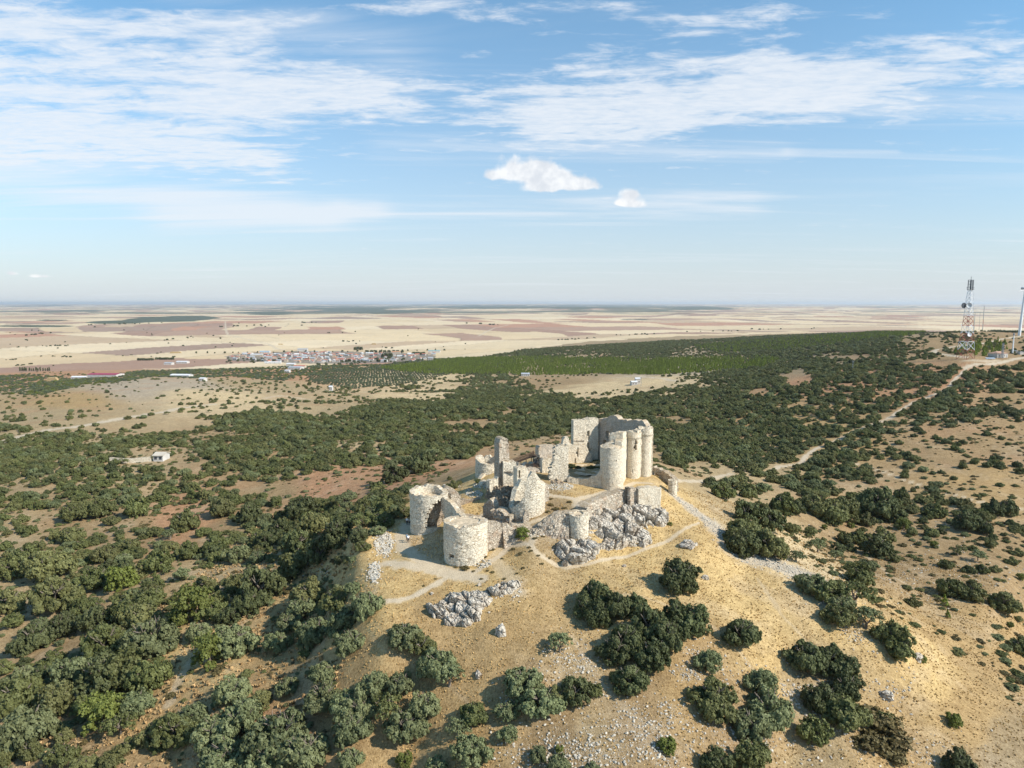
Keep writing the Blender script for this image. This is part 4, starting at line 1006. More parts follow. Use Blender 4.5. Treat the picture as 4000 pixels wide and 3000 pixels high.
# ------------------------------------------------------------------ ruined wall builder
def mesh_from(name, vs, fs, mat=None, smooth=False):
    me = bpy.data.meshes.new(name); me.from_pydata([tuple(v) for v in vs], [], fs); me.update()
    if mat: me.materials.append(mat)
    if smooth: me.polygons.foreach_set('use_smooth', [True] * len(me.polygons))
    return me
def resample(pts, step, closed=False):
    P_ = [np.array(p[:2], float) for p in pts]
    if closed: P_ = P_ + [P_[0]]
    out = []
    for a, b in zip(P_[:-1], P_[1:]):
        n = max(1, int(round(np.linalg.norm(b - a) / step)))
        for k in range(n): out.append(a + (b - a) * k / n)
    if not closed: out.append(P_[-1])
    return np.array(out)
def vn1(x, y, s=0): return float(vnoise(np.array([x]), np.array([y]), s)[0])
def ruin_wall(name, pts, thick, top, mat, parent=None, zbot=None, holes=(), closed=False, step=0.36, rough=0.07, jag=0.35, seed=0, batter=0.0, cap=None, label=None):
    """pts: the outer face, outward normal to the right of travel; top: height function top(i, x, y)"""
    p = resample(pts, step, closed); n = len(p)
    nx_ = np.roll(p, -1, 0) - np.roll(p, 1, 0)
    if not closed: nx_[0] = p[1] - p[0]; nx_[-1] = p[-1] - p[-2]
    nx_ /= np.linalg.norm(nx_, axis=1)[:, None]
    nrm = np.stack([nx_[:, 1], -nx_[:, 0]], 1)
    g = H(p[:, 0], p[:, 1])
    zb = (float(g.min()) - 1.0) if zbot is None else zbot
    s = np.concatenate([[0], np.cumsum(np.linalg.norm(np.diff(p, axis=0), axis=1))])
    zt = np.array([top(i, p[i, 0], p[i, 1]) for i in range(n)])
    jg = vnoise(s / 0.9, s * 0 + seed * 3.1, seed) - 0.5 + 0.6 * (vnoise(s / 0.35, s * 0 + seed * 1.7, seed + 5) - 0.5)
    if closed:
        w = np.clip(s / 2.5, 0, 1) * np.clip((s[-1] - s) / 2.5, 0, 1); jg = jg * w
    zt = np.maximum(zt + jg * jag * 1.3, zb + 0.2)
    rows = np.arange(zb, zt.max() + step, step)
    nr_ = len(rows)
    rs = np.random.default_rng(seed + 100)
    def side(off, sgn, sd):
        Z = np.minimum(rows[:, None], zt[None, :])
        dn = (fbm(s[None, :] + Z * 0, Z, 1.6, 3, seed + sd) * rough * 1.6 + rs.normal(size=Z.shape) * rough * 0.45)
        if closed: dn[:, -1] = dn[:, -1]
        bt = (zt.max() - Z) * batter
        X = p[None, :, 0] + nrm[None, :, 0] * (off + dn * sgn + (bt if sgn > 0 else 0))
        Y = p[None, :, 1] + nrm[None, :, 1] * (off + dn * sgn + (bt if sgn > 0 else 0))
        return np.stack([X, Y, Z], -1)
    A_ = side(0, 1, 1); B_ = side(-thick, -1, 7)
    V = np.concatenate([A_.reshape(-1, 3), B_.reshape(-1, 3)]); off = nr_ * n
    nc_ = n if closed else n - 1
    ex = np.zeros((nr_ - 1, nc_), bool)
    for i in range(nc_):
        i2 = (i + 1) % n
        m_ = max(zt[i], zt[i2])
        for j in range(nr_ - 1):
            if rows[j] < m_ - 0.02:
                zc = (rows[j] + min(rows[j + 1], m_)) / 2; sc = s[i] + step / 2
                cx, cy = (p[i] + p[i2]) / 2
                if not any(h(sc, zc, cx, cy) for h in holes): ex[j, i] = True
    fs = []
    def vid(j, i, sd): return sd * off + j * n + (i % n)
    for j in range(nr_ - 1):
        for i in range(nc_):
            if not ex[j, i]: continue
            a, b, c_, d = (j, i), (j, i + 1), (j + 1, i + 1), (j + 1, i)
            fs.append((vid(*a, 0), vid(*b, 0), vid(*c_, 0), vid(*d, 0)))
            fs.append((vid(*b, 1), vid(*a, 1), vid(*d, 1), vid(*c_, 1)))
            def nb(jj, ii):
                if jj < 0: return True
                if jj >= nr_ - 1: return False
                if closed: return ex[jj, ii % nc_]
                return 0 <= ii < nc_ and ex[jj, ii]
            for (dj, di, e1, e2) in ((0, -1, d, a), (0, 1, b, c_), (1, 0, c_, d), (-1, 0, a, b)):
                if not nb(j + dj, i + di):
                    fs.append((vid(*e2, 0), vid(*e1, 0), vid(*e1, 1), vid(*e2, 1)))
    me = mesh_from(name, V, fs, mat)
    import bmesh
    bm = bmesh.new(); bm.from_mesh(me)
    bmesh.ops.dissolve_degenerate(bm, dist=0.004, edges=bm.edges)
    bmesh.ops.delete(bm, geom=[v for v in bm.verts if not v.link_faces], context='VERTS')
    bmesh.ops.recalc_face_normals(bm, faces=bm.faces)
    bm.to_mesh(me); bm.free()
    o = link(name, me, None, parent)
    if label: o['label'] = label
    return o
def zat(px, py, Y): return CZ + ray(px, py)[1] * Y
def XY(px, Y, py=1900):
    return np.array([ray(px, py)[0] * Y, Y])
def proftop(prof):
    xs_ = [a for a, b in prof]; ys_ = [b for a, b in prof]
    def f(i, x, y):
        # two rounds are enough to settle the small dependence of px on height
        z = 8.0
        for _ in range(3):
            px = float(project(x, y, z)[0]); z = zat(px, float(np.interp(px, xs_, ys_)), y)
        return z
    return f
def vwall(name, px0, Y0, px1, Y1, prof, mat, parent, thick=1.2, pyr=1850, **kw):
    return ruin_wall(name, [XY(px0, Y0, pyr), XY(px1, Y1, pyr)], thick, proftop(prof), mat, parent, **kw)
def rect_hole(px0, px1, py0, py1):
    def f(s, z, x, y):
        q = project(x, y, z); return px0 < q[0] < px1 and py0 < q[1] < py1
    return f
def rag_hole(px, py, rx, ry, seed=1):
    def f(s, z, x, y):
        q = project(x, y, z)
        a = math.atan2(q[1] - py, q[0] - px)
        k = 1 + 0.35 * math.sin(3 * a + seed) + 0.2 * math.sin(7 * a + seed * 2)
        return ((q[0] - px) / rx) ** 2 + ((q[1] - py) / ry) ** 2 < k
    return f
def front_only(h, cy):
    return lambda s, z, x, y: y < cy and h(s, z, x, y)
def circle(cx, cy, R, a0=0, a1=360, n=64):
    return [(cx + R * math.cos(math.radians(a0 + (a1 - a0) * k / n)), cy + R * math.sin(math.radians(a0 + (a1 - a0) * k / n))) for k in range(n + (0 if a1 - a0 >= 360 else 1))]
def disc(name, cx, cy, R, z, mat, parent, amp=0.12, seed=0, tilt=(0, 0), nr=10, na=40, skirt=0.0):
    vs = [(cx, cy, z + amp * (vn1(cx, cy, seed) - .5))]; fs = []
    for j in range(1, nr + 1):
        for k in range(na):
            a = 2 * math.pi * k / na; r = R * j / nr
            x, y = cx + r * math.cos(a), cy + r * math.sin(a)
            vs.append((x, y, z + tilt[0] * (x - cx) + tilt[1] * (y - cy) + amp * 2 * (vn1(x / 1.2, y / 1.2, seed) - .5)))
    for k in range(na): fs.append((0, 1 + k, 1 + (k + 1) % na))
    for j in range(1, nr):
        for k in range(na):
            a = 1 + (j - 1) * na; b = 1 + j * na; k2 = (k + 1) % na
            fs.append((a + k, b + k, b + k2, a + k2))
    if skirt:
        base = len(vs)
        for k in range(na):
            v = vs[1 + (nr - 1) * na + k]; vs.append((v[0], v[1], v[2] - skirt))
        for k in range(na):
            a = 1 + (nr - 1) * na; k2 = (k + 1) % na
            fs.append((a + k, base + k, base + k2, a + k2))
    return link(name, mesh_from(name, vs, fs, mat, True), None, parent)
def thing(name, label, cat, group=None, loc=None):
    o = bpy.data.objects.new(name, None); C.objects.link(o); o['label'] = label; o['category'] = cat
    if group: o['group'] = group
    if loc is not None: o.location = loc
    return o
def center_of(px, py_base, R):
    p = at(px, py_base)
    k = (p[1] + R) / p[1]
    return p[0] * k, p[1] + R, p[2], p[1]
def zprof(x, pts):      # helper for angular profiles in degrees
    return float(np.interp(x, [a for a, b in pts], [b for a, b in pts]))

# ================================================================== front round tower, flank wall and the curtain up to the left tower
outer = thing('castle_outer_ward', 'front castle wall with two stout round towers and a foot path along its top', 'castle wall')
cx, cy, cz_, yf = center_of(1820, 2214, 4.3)
T1 = (cx, cy); z1 = zat(1820, 2060, yf)
print('T1', cx, cy, cz_, 'top', z1)
def top1(i, x, y):
    a = math.degrees(math.atan2(y - T1[1], x - T1[0]))
    return z1 + zprof(a, [(-180, 0.05), (-150, 0.25), (-125, 0.1), (-110, -0.35), (-100, -0.5), (-88, 0.1), (-70, 0.15), (-30, 0.2), (0, 0.1), (40, -0.2), (90, -0.3), (140, 0.1), (180, 0.05)])
hole1 = front_only(rect_hole(1753, 1773, 2166, 2180), cy)
o = ruin_wall('round_tower', circle(cx, cy, 4.3), 1.3, top1, M_stone, outer, zbot=cz_ - 1.5, holes=[hole1], closed=True, jag=0.35, seed=3, step=0.33, label='big stout round tower of pale stone at the front')
disc('tower_platform', cx, cy, 3.25, z1 - 0.35, M_earth, outer, seed=4, skirt=1.0)
# a dark lintel stone over the low embrasure
# flank wall to the right of the front tower
T1r = XY(1904, cy + 0.3, 2080)
vwall('flank_wall', 1900, cy - 0.4, 1961, cy + 1.6, [(1890, 2040), (1930, 2038), (1955, 2042), (1962, 2060)], M_rub, outer, 1.4, pyr=2085, seed=5, jag=0.3)
# left round tower
R2 = 4.1
cx2, cy2, cz2, yf2 = center_of(1677, 2084, R2)
z2 = zat(1640, 1930, cy2 - 3.2)
print('T2', cx2, cy2, cz2, 'top', z2)
def top2(i, x, y):
    a = math.degrees(math.atan2(y - cy2, x - cx2))
    return z2 + zprof(a, [(-180, 0.0), (-120, -0.1), (-90, -0.2), (-60, -0.6), (-30, -0.7), (0, -0.5), (40, -0.2), (80, 0.3), (130, 0.3), (180, 0)])
def hole2(s, z, x, y):
    if y > cy2: return False
    q = project(x, y, z)
    return q[0] > np.interp(q[1], [1950, 1975, 2000, 2040, 2062], [1715, 1690, 1678, 1662, 1664]) + 6 * math.sin(q[1] * 0.35) and q[1] > 1955 and q[1] < 2062
ruin_wall('round_tower', circle(cx2, cy2, R2), 1.1, top2, M_stone, outer, zbot=cz2 - 1.5, holes=[hole2], closed=True, jag=0.4, seed=8, step=0.33, label='left round tower with a large breach showing its brown core')
ruin_wall('tower_core', circle(cx2 + 0.2, cy2 + 0.3, R2 - 1.25), 0.6, lambda i, x, y: z2 - 1.7, M_core, outer, zbot=cz2 - 1.5, closed=True, jag=0.3, rough=0.28, seed=9)
disc('tower_platform', cx2, cy2, R2 - 1.0, z2 - 1.5, M_earth, outer, seed=6, amp=0.3)
# curtain between the two towers, its outer face turned away from the sun
A0 = XY(1722, cy2 - 2.4, 1950); A1 = XY(1775, (cy2 + cy) / 2 + 1.0, 1980); A2 = XY(1800, cy + 3.2, 2015)
ruin_wall('curtain_wall', [A0, A1, A2], 1.1, proftop([(1700, 1938), (1725, 1942), (1760, 1968), (1790, 2008), (1820, 2026)]), M_stone, outer, zbot=-0.5, jag=0.4, seed=11,
          holes=[lambda s, z, x, y: (s < 1.8 and z < 6.5 - s)])
# ragged continuation of the ring behind the left tower
vwall('curtain_wall', 1738, cy2 + 3.0, 1800, cy2 + 4.2, [(1730, 1902), (1750, 1904), (1765, 1912), (1790, 1925), (1802, 1936)], M_rub, outer, 1.6, pyr=1930, seed=12, jag=0.5)
vwall('broken_wall_end', 1762, cy2 - 0.8, 1795, cy2 + 0.6, [(1755, 1925), (1775, 1932), (1796, 1952)], M_rub, outer, 1.0, pyr=1940, seed=13, jag=0.6)
# wall behind the front tower over the sunken court
vwall('court_wall', 1800, cy + 6.4, 1885, cy + 7.4, [(1795, 2010), (1830, 2014), (1885, 2018)], M_core, outer, 1.2, pyr=2012, seed=14, jag=0.2)

# ================================================================== stub beside the court and the big split round tower
stub = thing('wall_stub', 'small jagged stump of masonry left of the split round tower, above the front tower', 'ruined wall')
vwall('masonry', 1886, 147.5, 1930, 145.8, [(1884, 1990), (1893, 1962), (1903, 1957), (1916, 1950), (1926, 1968), (1932, 1988)], M_rub, stub, 1.7, pyr=1975, seed=21, jag=0.6)
vwall('rubble_slope', 1915, 144.6, 1990, 142.2, [(1912, 1985), (1935, 1992), (1960, 2000), (1992, 2024)], M_rub, stub, 2.6, pyr=2000, seed=22, jag=0.6, rough=0.25)

split = thing('split_round_tower', 'tall round tower split open, only its curved right-hand shell of white stone standing', 'ruined tower')
R3 = 3.95
cx3, cy3, cz3, yf3 = center_of(2058, 2028, R3)
print('T3', cx3, cy3, cz3)
pt3 = proftop([(1975, 1990), (1990, 1986), (2015, 1975), (2032, 1966), (2046, 1940), (2053, 1900), (2060, 1872), (2072, 1850), (2083, 1843), (2096, 1846), (2106, 1866), (2118, 1882), (2133, 1892)])
def top3(i, x, y):
    a = math.degrees(math.atan2(y - cy3, x - cx3))
    if a <= 0: return pt3(i, x, y)
    return float(np.interp(a, [0, 25, 50, 90, 115, 140, 180], [zat(2131, 1892, cy3), zat(2131, 1905, cy3 + 2), zat(2100, 1905, cy3 + 3), zat(2058, 1880, cy3 + R3), zat(2030, 1872, cy3 + 3.5), zat(2010, 1915, cy3 + 2), zat(1990, 1986, cy3)]))
ruin_wall('tower_shell', circle(cx3, cy3, R3), 1.15, top3, M_stone, split, zbot=cz3 - 1.0, closed=True, jag=0.55, seed=23, step=0.31, batter=-0.012)
disc('rubble_fill', cx3, cy3, R3 - 1.0, zat(2058, 1990, cy3), M_core, split, amp=0.8, seed=8, tilt=(0.15, 0.35))
vwall('masonry_stub', 2045, yf3 - 1.3, 2068, yf3 - 1.0, [(2042, 2020), (2052, 2000), (2060, 1998), (2068, 2018)], M_rub, split, 0.9, pyr=2015, seed=24, jag=0.4)
vwall('inner_wall', 2020, cy3 + R3 + 1.2, 2064, cy3 + R3 + 2.2, [(2018, 1832), (2030, 1828), (2062, 1828), (2066, 1850)], M_keep, split, 2.2, pyr=1850, seed=25, jag=0.3,
      holes=[rect_hole(2027, 2034, 1838, 1866)])
vwall('inner_wall', 2064, cy3 + R3 + 4.0, 2110, cy3 + R3 + 5.5, [(2060, 1832), (2085, 1828), (2105, 1832), (2118, 1852)], M_inner, split, 1.4, pyr=1850, seed=26, jag=0.4, holes=[rag_hole(2104, 1856, 12, 13, 2)])
vwall('inner_wall', 2118, cy3 + 3.0, 2146, cy3 + 4.0, [(2112, 1880), (2130, 1880), (2148, 1900)], M_rub, split, 1.2, pyr=1900, seed=27, jag=0.6)

# ================================================================== pinnacle
pin = thing('stone_pinnacle', 'tall lone finger of masonry with a lower square shoulder at its right side', 'ruined tower')
vwall('pinnacle_shaft', 1950, 160.2, 1989, 161.4, [(1948, 1735), (1953, 1728), (1956, 1716), (1962, 1711), (1972, 1709), (1981, 1713), (1987, 1722), (1990, 1745)], M_core if False else M_rub, pin, 2.6, pyr=1800, seed=31, jag=0.5, rough=0.16, zbot=6.5)
vwall('shoulder', 1966, 159.6, 2020, 160.6, [(1964, 1806), (1980, 1803), (2000, 1804), (2014, 1806), (2021, 1822)], M_stone, pin, 2.0, pyr=1850, seed=32, jag=0.35, zbot=6.0)
vwall('low_wall', 1912, 158.0, 1946, 159.4, [(1910, 1885), (1914, 1872), (1925, 1874), (1940, 1872), (1947, 1860)], M_stone, pin, 1.3, pyr=1890, seed=33, jag=0.3, zbot=3.5)
# row of beam holes: corbel stones coloured dark for the holes' shadow
vs, fs = [], []
def box_into(vs, fs, x0, x1, y0, y1, z0, z1):
    b = len(vs)
    vs += [(x0, y0, z0), (x1, y0, z0), (x1, y1, z0), (x0, y1, z0), (x0, y0, z1), (x1, y0, z1), (x1, y1, z1), (x0, y1, z1)]
    fs += [(b, b + 3, b + 2, b + 1), (b + 4, b + 5, b + 6, b + 7), (b, b + 1, b + 5, b + 4), (b + 1, b + 2, b + 6, b + 5), (b + 2, b + 3, b + 7, b + 6), (b + 3, b, b + 4, b + 7)]
M_shadow = flat_mat('beam_hole_shadow', (0.17, 0.14, 0.11), 0.95, 0.1, 0.2, 3)
for px in range(1972, 2016, 6):
    q = P(px, 1844, 159.75); box_into(vs, fs, q[0] - .09, q[0] + .09, q[1] - .12, q[1] + .3, q[2] - .12, q[2] + .14)
link('corbels', mesh_from('corbels', vs, fs, M_shadow), None, pin)

# remains that tie the ruin together
rem = thing('foundation_walls', 'low broken foundation walls around the sunken court behind the front tower', 'ruined wall')
vwall('court_wall', 1788, 155.5, 1914, 158.5, [(1785, 1956), (1830, 1952), (1880, 1946), (1915, 1938)], M_core, rem, 1.2, pyr=1955, seed=121, jag=0.3, zbot=2.5)
vwall('vault', 1884, 165.0, 1916, 166.0, [(1882, 1896), (1892, 1884), (1905, 1880), (1917, 1890)], M_stone, rem, 2.0, pyr=1890, seed=123, jag=0.3, zbot=4.5, holes=[lambda s, z, x, y: rag_hole(1904, 1905, 7, 9, 1)(s, z, x, y)])
vwall('wall_piece', 2066, 159.0, 2112, 160.5, [(2063, 1872), (2080, 1862), (2095, 1868), (2113, 1884)], M_rub, rem, 1.6, pyr=1880, seed=124, jag=0.7, rough=0.2, zbot=5)
vwall('wall_piece', 2008, 165.0, 2066, 167.0, [(2005, 1842), (2022, 1836), (2045, 1832), (2068, 1838)], M_inner, rem, 1.4, pyr=1850, seed=125, jag=0.6, zbot=6)
vwall('wall_piece', 2090, 178.5, 2150, 180.0, [(2086, 1800), (2104, 1786), (2130, 1782), (2152, 1784)], M_rub, rem, 1.6, pyr=1800, seed=126, jag=0.5, zbot=6)
vwall('wall_piece', 2046, 173.0, 2116, 175.0, [(2044, 1828), (2056, 1812), (2070, 1818), (2084, 1800), (2096, 1806), (2118, 1796)], M_inner, rem, 1.6, pyr=1815, seed=128, jag=0.8, rough=0.15, zbot=6)
vwall('wall_piece', 2016, 169.0, 2050, 170.0, [(2014, 1826), (2026, 1816), (2040, 1822), (2052, 1834)], M_rub, rem, 1.8, pyr=1830, seed=129, jag=0.8, rough=0.2, zbot=6)
vwall('wall_piece', 1830, 164.0, 1872, 166.0, [(1828, 1924), (1842, 1912), (1858, 1914), (1874, 1924)], M_rub, rem, 1.5, pyr=1920, seed=127, jag=0.6, rough=0.2, zbot=3)
# ================================================================== middle wall
mid = thing('middle_wall', 'tall white wall fragment with ragged edges standing between the split tower and the keep', 'ruined wall')
def mhole(s, z, x, y):
    q = project(x, y, z)
    r = np.interp(q[1], [1735, 1800, 1835, 1860, 1880, 1890], [2222, 2220, 2218, 2226, 2236, 2254]) + 2 * math.sin(q[1] * .5)
    l = np.interp(q[1], [1740, 1775, 1800, 1835, 1900], [2166, 2167, 2163, 2148, 2145]) + 2 * math.sin(q[1] * .4)
    return q[0] > r or q[0] < l
vwall('masonry', 2145, 162.6, 2254, 163.6, [(2145, 1745), (2170, 1741), (2200, 1740), (2230, 1741), (2255, 1745)], M_stone, mid, 1.5, pyr=1830, seed=41, jag=0.4, holes=[mhole], zbot=6.6)
vwall('rubble_foot', 2150, 160.4, 2222, 161.0, [(2148, 1892), (2165, 1882), (2185, 1880), (2205, 1886), (2222, 1902)], M_rub, mid, 2.2, pyr=1895, seed=42, jag=0.8, rough=0.3, zbot=6.6)
vwall('side_wall', 2104, 171.5, 2170, 174.0, [(2100, 1756), (2108, 1745), (2130, 1741), (2165, 1739), (2172, 1742)], M_inner, mid, 1.6, pyr=1790, seed=43, jag=0.3, zbot=7.5, holes=[rag_hole(2104, 1800, 12, 25, 3)])
vwall('inner_face', 2118, 168.2, 2163, 169.2, [(2116, 1800), (2124, 1793), (2140, 1790), (2160, 1794)], M_keep, mid, 1.2, pyr=1810, seed=44, jag=0.25, zbot=7.5)

# ================================================================== keep
keep = thing('castle_keep', 'tall pale keep with three slim round towers before a high broken wall', 'castle')
def corbel_ring(cx, cy, R, z, parent, n=34, mat=None):
    vs, fs = [], []
    for k in range(n):
        a = 2 * math.pi * k / n; c_, s_ = math.cos(a), math.sin(a)
        b = len(vs); w = math.pi * R / n * 0.55
        for (r, t_, zz_) in ((R - .05, -w, z), (R + .22, -w, z + .02), (R + .22, w, z + .02), (R - .05, w, z), (R - .05, -w, z + .34), (R + .24, -w, z + .34), (R + .24, w, z + .34), (R - .05, w, z + .34)):
            vs.append((cx + c_ * r - s_ * t_, cy + s_ * r + c_ * t_, zz_))
        fs += [(b, b + 3, b + 2, b + 1), (b + 4, b + 5, b + 6, b + 7), (b, b + 1, b + 5, b + 4), (b + 1, b + 2, b + 6, b + 5), (b + 2, b + 3, b + 7, b + 6), (b + 3, b, b + 4, b + 7)]
    return link('corbels', mesh_from('corbels', vs, fs, mat or M_keep), None, parent)
def keep_tower(px, pyb, R, pyt, pyband, label, seed, holes=(), mat=M_keep, tprof=None, ring=True):
    cx, cy, cz, yf = center_of(px, pyb, R)
    zt = zat(px, pyt, yf)
    body_top = zat(px, pyband, yf) if ring else zt
    tp = (lambda i, x, y: body_top) if ring else (tprof or (lambda i, x, y: zt))
    o = ruin_wall('round_tower', circle(cx, cy, R), 0.9, tp, mat, keep, zbot=cz - 1.2, closed=True, jag=0.05 if ring else 0.3, seed=seed, step=0.3, rough=0.045, holes=[front_only(h, cy) for h in holes], label=label)
    if ring:
        corbel_ring(cx, cy, R, body_top - 0.3, o, 30)
        def tr(i, x, y):
            a = math.degrees(math.atan2(y - cy, x - cx))
            return zt + (tprof(a) if tprof else 0)
        ruin_wall('parapet', circle(cx, cy, R + 0.26), 0.85, tr, mat, o, zbot=body_top, closed=True, jag=0.3, seed=seed + 1, step=0.3, rough=0.05)
        disc('tower_top', cx, cy, R - 0.5, body_top + 0.45, M_earth, o, seed=seed)
    return (cx, cy, cz, yf, zt)
k1 = keep_tower(2388, 1918, 2.72, 1752, 0, 'nearest keep tower with a pale sloping cap', 51, ring=False, holes=[rect_hole(2404, 2409, 1795, 1801)],
                tprof=None)
print('K1', k1)
# sloping cap of the near tower
cxk, cyk, czk, yfk, ztk = k1
vs, fs = [], []
na = 40
for j in range(7):
    for k in range(na):
        a = 2 * math.pi * k / na; r = 2.66 * (1 - j / 6.0); x = cxk + r * math.cos(a) + 1.5 * j / 6; y = cyk + r * math.sin(a) + 2.0 * j / 6
        vs.append((x, y, ztk - 0.1 + 1.5 * (j / 6.0) ** 0.8 + 0.10 * (vn1(x, y, 3) - .5) + (0 if j else -0.1)))
for j in range(6):
    for k in range(na): fs.append((j * na + k, j * na + (k + 1) % na, (j + 1) * na + (k + 1) % na, (j + 1) * na + k))
link('sloping_cap', mesh_from('sloping_cap', vs, fs, M_keep, True), None, keep)
k2 = keep_tower(2470.5, 1871, 1.72, 1688, 1711, 'middle keep tower with a ragged hole near its top', 55, holes=[rag_hole(2485, 1728, 5.5, 11, 1), rag_hole(2482, 1748, 6.5, 9, 4), rect_hole(2470, 2472.6, 1832, 1848)], tprof=lambda a: 0.35 * math.sin(math.radians(a * 2)) + (0.0))
k3 = keep_tower(2518, 1864, 1.52, 1673, 1698, 'far right keep tower, the slimmest and best preserved', 59, tprof=lambda a: 0.25 * math.sin(math.radians(a * 3)))
print('K2', k2, 'K3', k3)
# walls joining the towers
def wpts(*l): return [XY(px, Y, 1780) for px, Y in l]
ruin_wall('front_wall', wpts((2380, k1[1] + 1.6), (2432, k1[1] + 0.9), (2446, k2[1] - 0.9)), 1.6,
          proftop([(2368, 1722), (2374, 1704), (2384, 1696), (2395, 1692), (2415, 1688), (2432, 1690), (2450, 1686)]), M_keep, keep, zbot=6.6, jag=0.35, seed=61, rough=0.06)
ruin_wall('front_wall', wpts((2428, k1[1] - 1.5), (2447, k2[1] - 1.5)), 1.6, proftop([(2428, 1724), (2438, 1716), (2447, 1706)]), M_keep, keep, zbot=6.6, jag=0.5, seed=62)
ruin_wall('front_wall', wpts((2488, k2[1] - 0.9), (2506, k3[1] - 1.1)), 1.5, proftop([(2488, 1684), (2502, 1680)]), M_keep, keep, zbot=6.6, jag=0.2, seed=63)
# high wall at the back right whose inside lies in shade
YA, YB = 189.5, 178.0
b0 = XY(2337, YA, 1700); b1 = XY(2522, YB, 1680)
ruin_wall('high_wall', [b0, b1], 1.9, proftop([(2330, 1640), (2345, 1636), (2372, 1630), (2382, 1622), (2398, 1622), (2408, 1628), (2418, 1637), (2440, 1639), (2470, 1640), (2500, 1643), (2512, 1646), (2521, 1660)]),
          M_inner, keep, zbot=7.0, jag=0.45, seed=64, holes=[rag_hole(2373, 1697, 9, 14, 2), rag_hole(2361, 1730, 8, 12, 5), rag_hole(2500, 1655, 2, 3, 5)])
ruin_wall('high_wall', wpts((2521, YB), (2534, k3[1] + 0.8)), 1.0, proftop([(2515, 1664), (2545, 1672)]), M_keep, keep, zbot=7.0, jag=0.2, seed=65)
# tall lit wall with windows
def tallhole(s, z, x, y): return False
ruin_wall('window_wall', [XY(2240, 186.6, 1700), XY(2337, 188.6, 1700)], 1.7, proftop([(2238, 1646), (2244, 1641), (2262, 1640), (2290, 1637), (2306, 1634), (2330, 1633), (2340, 1634)]), M_keep, keep, zbot=7.0, jag=0.3, seed=66,
          holes=[rect_hole(2296, 2305.5, 1681, 1716), rect_hole(2295, 2305, 1730, 1763)])
ruin_wall('low_window_wall', [XY(2158, 182.4, 1760), XY(2312, 186.2, 1760)], 1.2, proftop([(2156, 1748), (2170, 1741), (2197, 1742), (2203, 1712), (2208, 1707), (2220, 1708), (2227, 1732), (2240, 1741), (2290, 1740), (2297, 1762), (2305, 1770), (2313, 1782)]), M_keep, keep, zbot=7.0, jag=0.35, seed=67,
          holes=[rect_hole(2255, 2261, 1747, 1782), rect_hole(2243, 2249, 1788, 1809), rag_hole(2252, 1768, 2.5, 4, 3)])
# string course of small corbels on the tall wall
vs, fs = [], []
for px in np.arange(2243, 2284, 3.2):
    q = P(px, 1722, 186.6 + (px - 2240) / 97 * 2); box_into(vs, fs, q[0] - .07, q[0] + .07, q[1] - .16, q[1] + .2, q[2] - .1, q[2] + .1)
link('corbels', mesh_from('corbels', vs, fs, M_core), None, keep)
# low wall left of the near tower
ruin_wall('low_wall', [XY(2216, 162.4, 1890), XY(2262, 162.0, 1890), XY(2306, 160.9, 1890), XY(2350, 160.4, 1895)], 1.1,
          proftop([(2214, 1872), (2225, 1862), (2240, 1868), (2260, 1871), (2300, 1868), (2304, 1862), (2330, 1858), (2345, 1835), (2352, 1828)]), M_keep, keep, zbot=6.4, jag=0.2, seed=68)
disc('keep_floor', 20.0, 177, 6.5, 7.95, M_earth, keep, seed=30, amp=0.3)

# ================================================================== small round tower with the terrace walls
terr = thing('terrace_wall', 'rubble retaining wall of the upper ward with a small round tower and a square smooth block at its right end', 'castle wall')
R5 = 1.95
cx5, cy5, cz5, yf5 = center_of(2259.5, 2109, R5)
z5 = zat(2259, 2018, yf5)
print('T5', cx5, cy5, cz5, z5)
ruin_wall('round_tower', circle(cx5, cy5, R5), 1.0, lambda i, x, y: z5 + (0.25 if y > cy5 else 0), M_stone, terr, zbot=cz5 - 2.5, closed=True, jag=0.2, seed=71, step=0.3, label='small squat round tower in the middle of the terrace wall')
disc('tower_platform', cx5, cy5, R5 - 0.8, z5 + 0.0, M_earth, terr, seed=31, amp=0.2)
ruin_wall('rubble_wall', [XY(2108, cy5 + 1.2, 2040), XY(2150, cy5 + 0.4, 2040), XY(2225, cy5 - 0.3, 2030)], 2.4, proftop([(2105, 2046), (2118, 2034), (2145, 2018), (2180, 2008), (2199, 2003), (2225, 2006)]), M_rub, terr, jag=0.3, rough=0.2, seed=72, batter=0.35)
ruin_wall('rubble_wall', [XY(1962, cy + 1.9, 2070), XY(2030, 137.2, 2070), XY(2110, cy5 + 0.8, 2050)], 1.6, proftop([(1960, 2052), (1990, 2052), (2040, 2056), (2080, 2062), (2112, 2048)]), M_rub, terr, jag=0.35, rough=0.22, seed=73, batter=0.45)
ruin_wall('retaining_wall', [XY(2290, cy5 + 2.6, 1990), XY(2330, 143.2, 1980), XY(2400, 149.2, 1960), XY(2452, 152.4, 1940)], 2.4,
          proftop([(2285, 1985), (2300, 1972), (2321, 1958), (2350, 1948), (2375, 1938), (2430, 1922), (2452, 1915)]), M_rub, terr, zbot=1.0, jag=0.4, rough=0.25, seed=74, batter=0.08, label='sloping rubble wall patched with reddish stones')
ruin_wall('buttress', [XY(2451, 150.6, 1950), XY(2462, 150.4, 1950), XY(2476, 151.6, 1950), XY(2496, 151.9, 1950)], 1.6, proftop([(2448, 1914), (2465, 1906), (2490, 1908), (2498, 1912)]), M_rub, terr, zbot=0.5, jag=0.35, rough=0.16, seed=75)
ruin_wall('square_block', [XY(2494, 151.2, 1950), XY(2580, 152.4, 1950), XY(2582, 158.4, 1950)], 1.8, proftop([(2492, 1912), (2510, 1906), (2545, 1904), (2570, 1903), (2584, 1905)]), M_keep, terr, zbot=0.5, jag=0.2, rough=0.05, seed=76, label='smooth pale square block of the terrace wall')
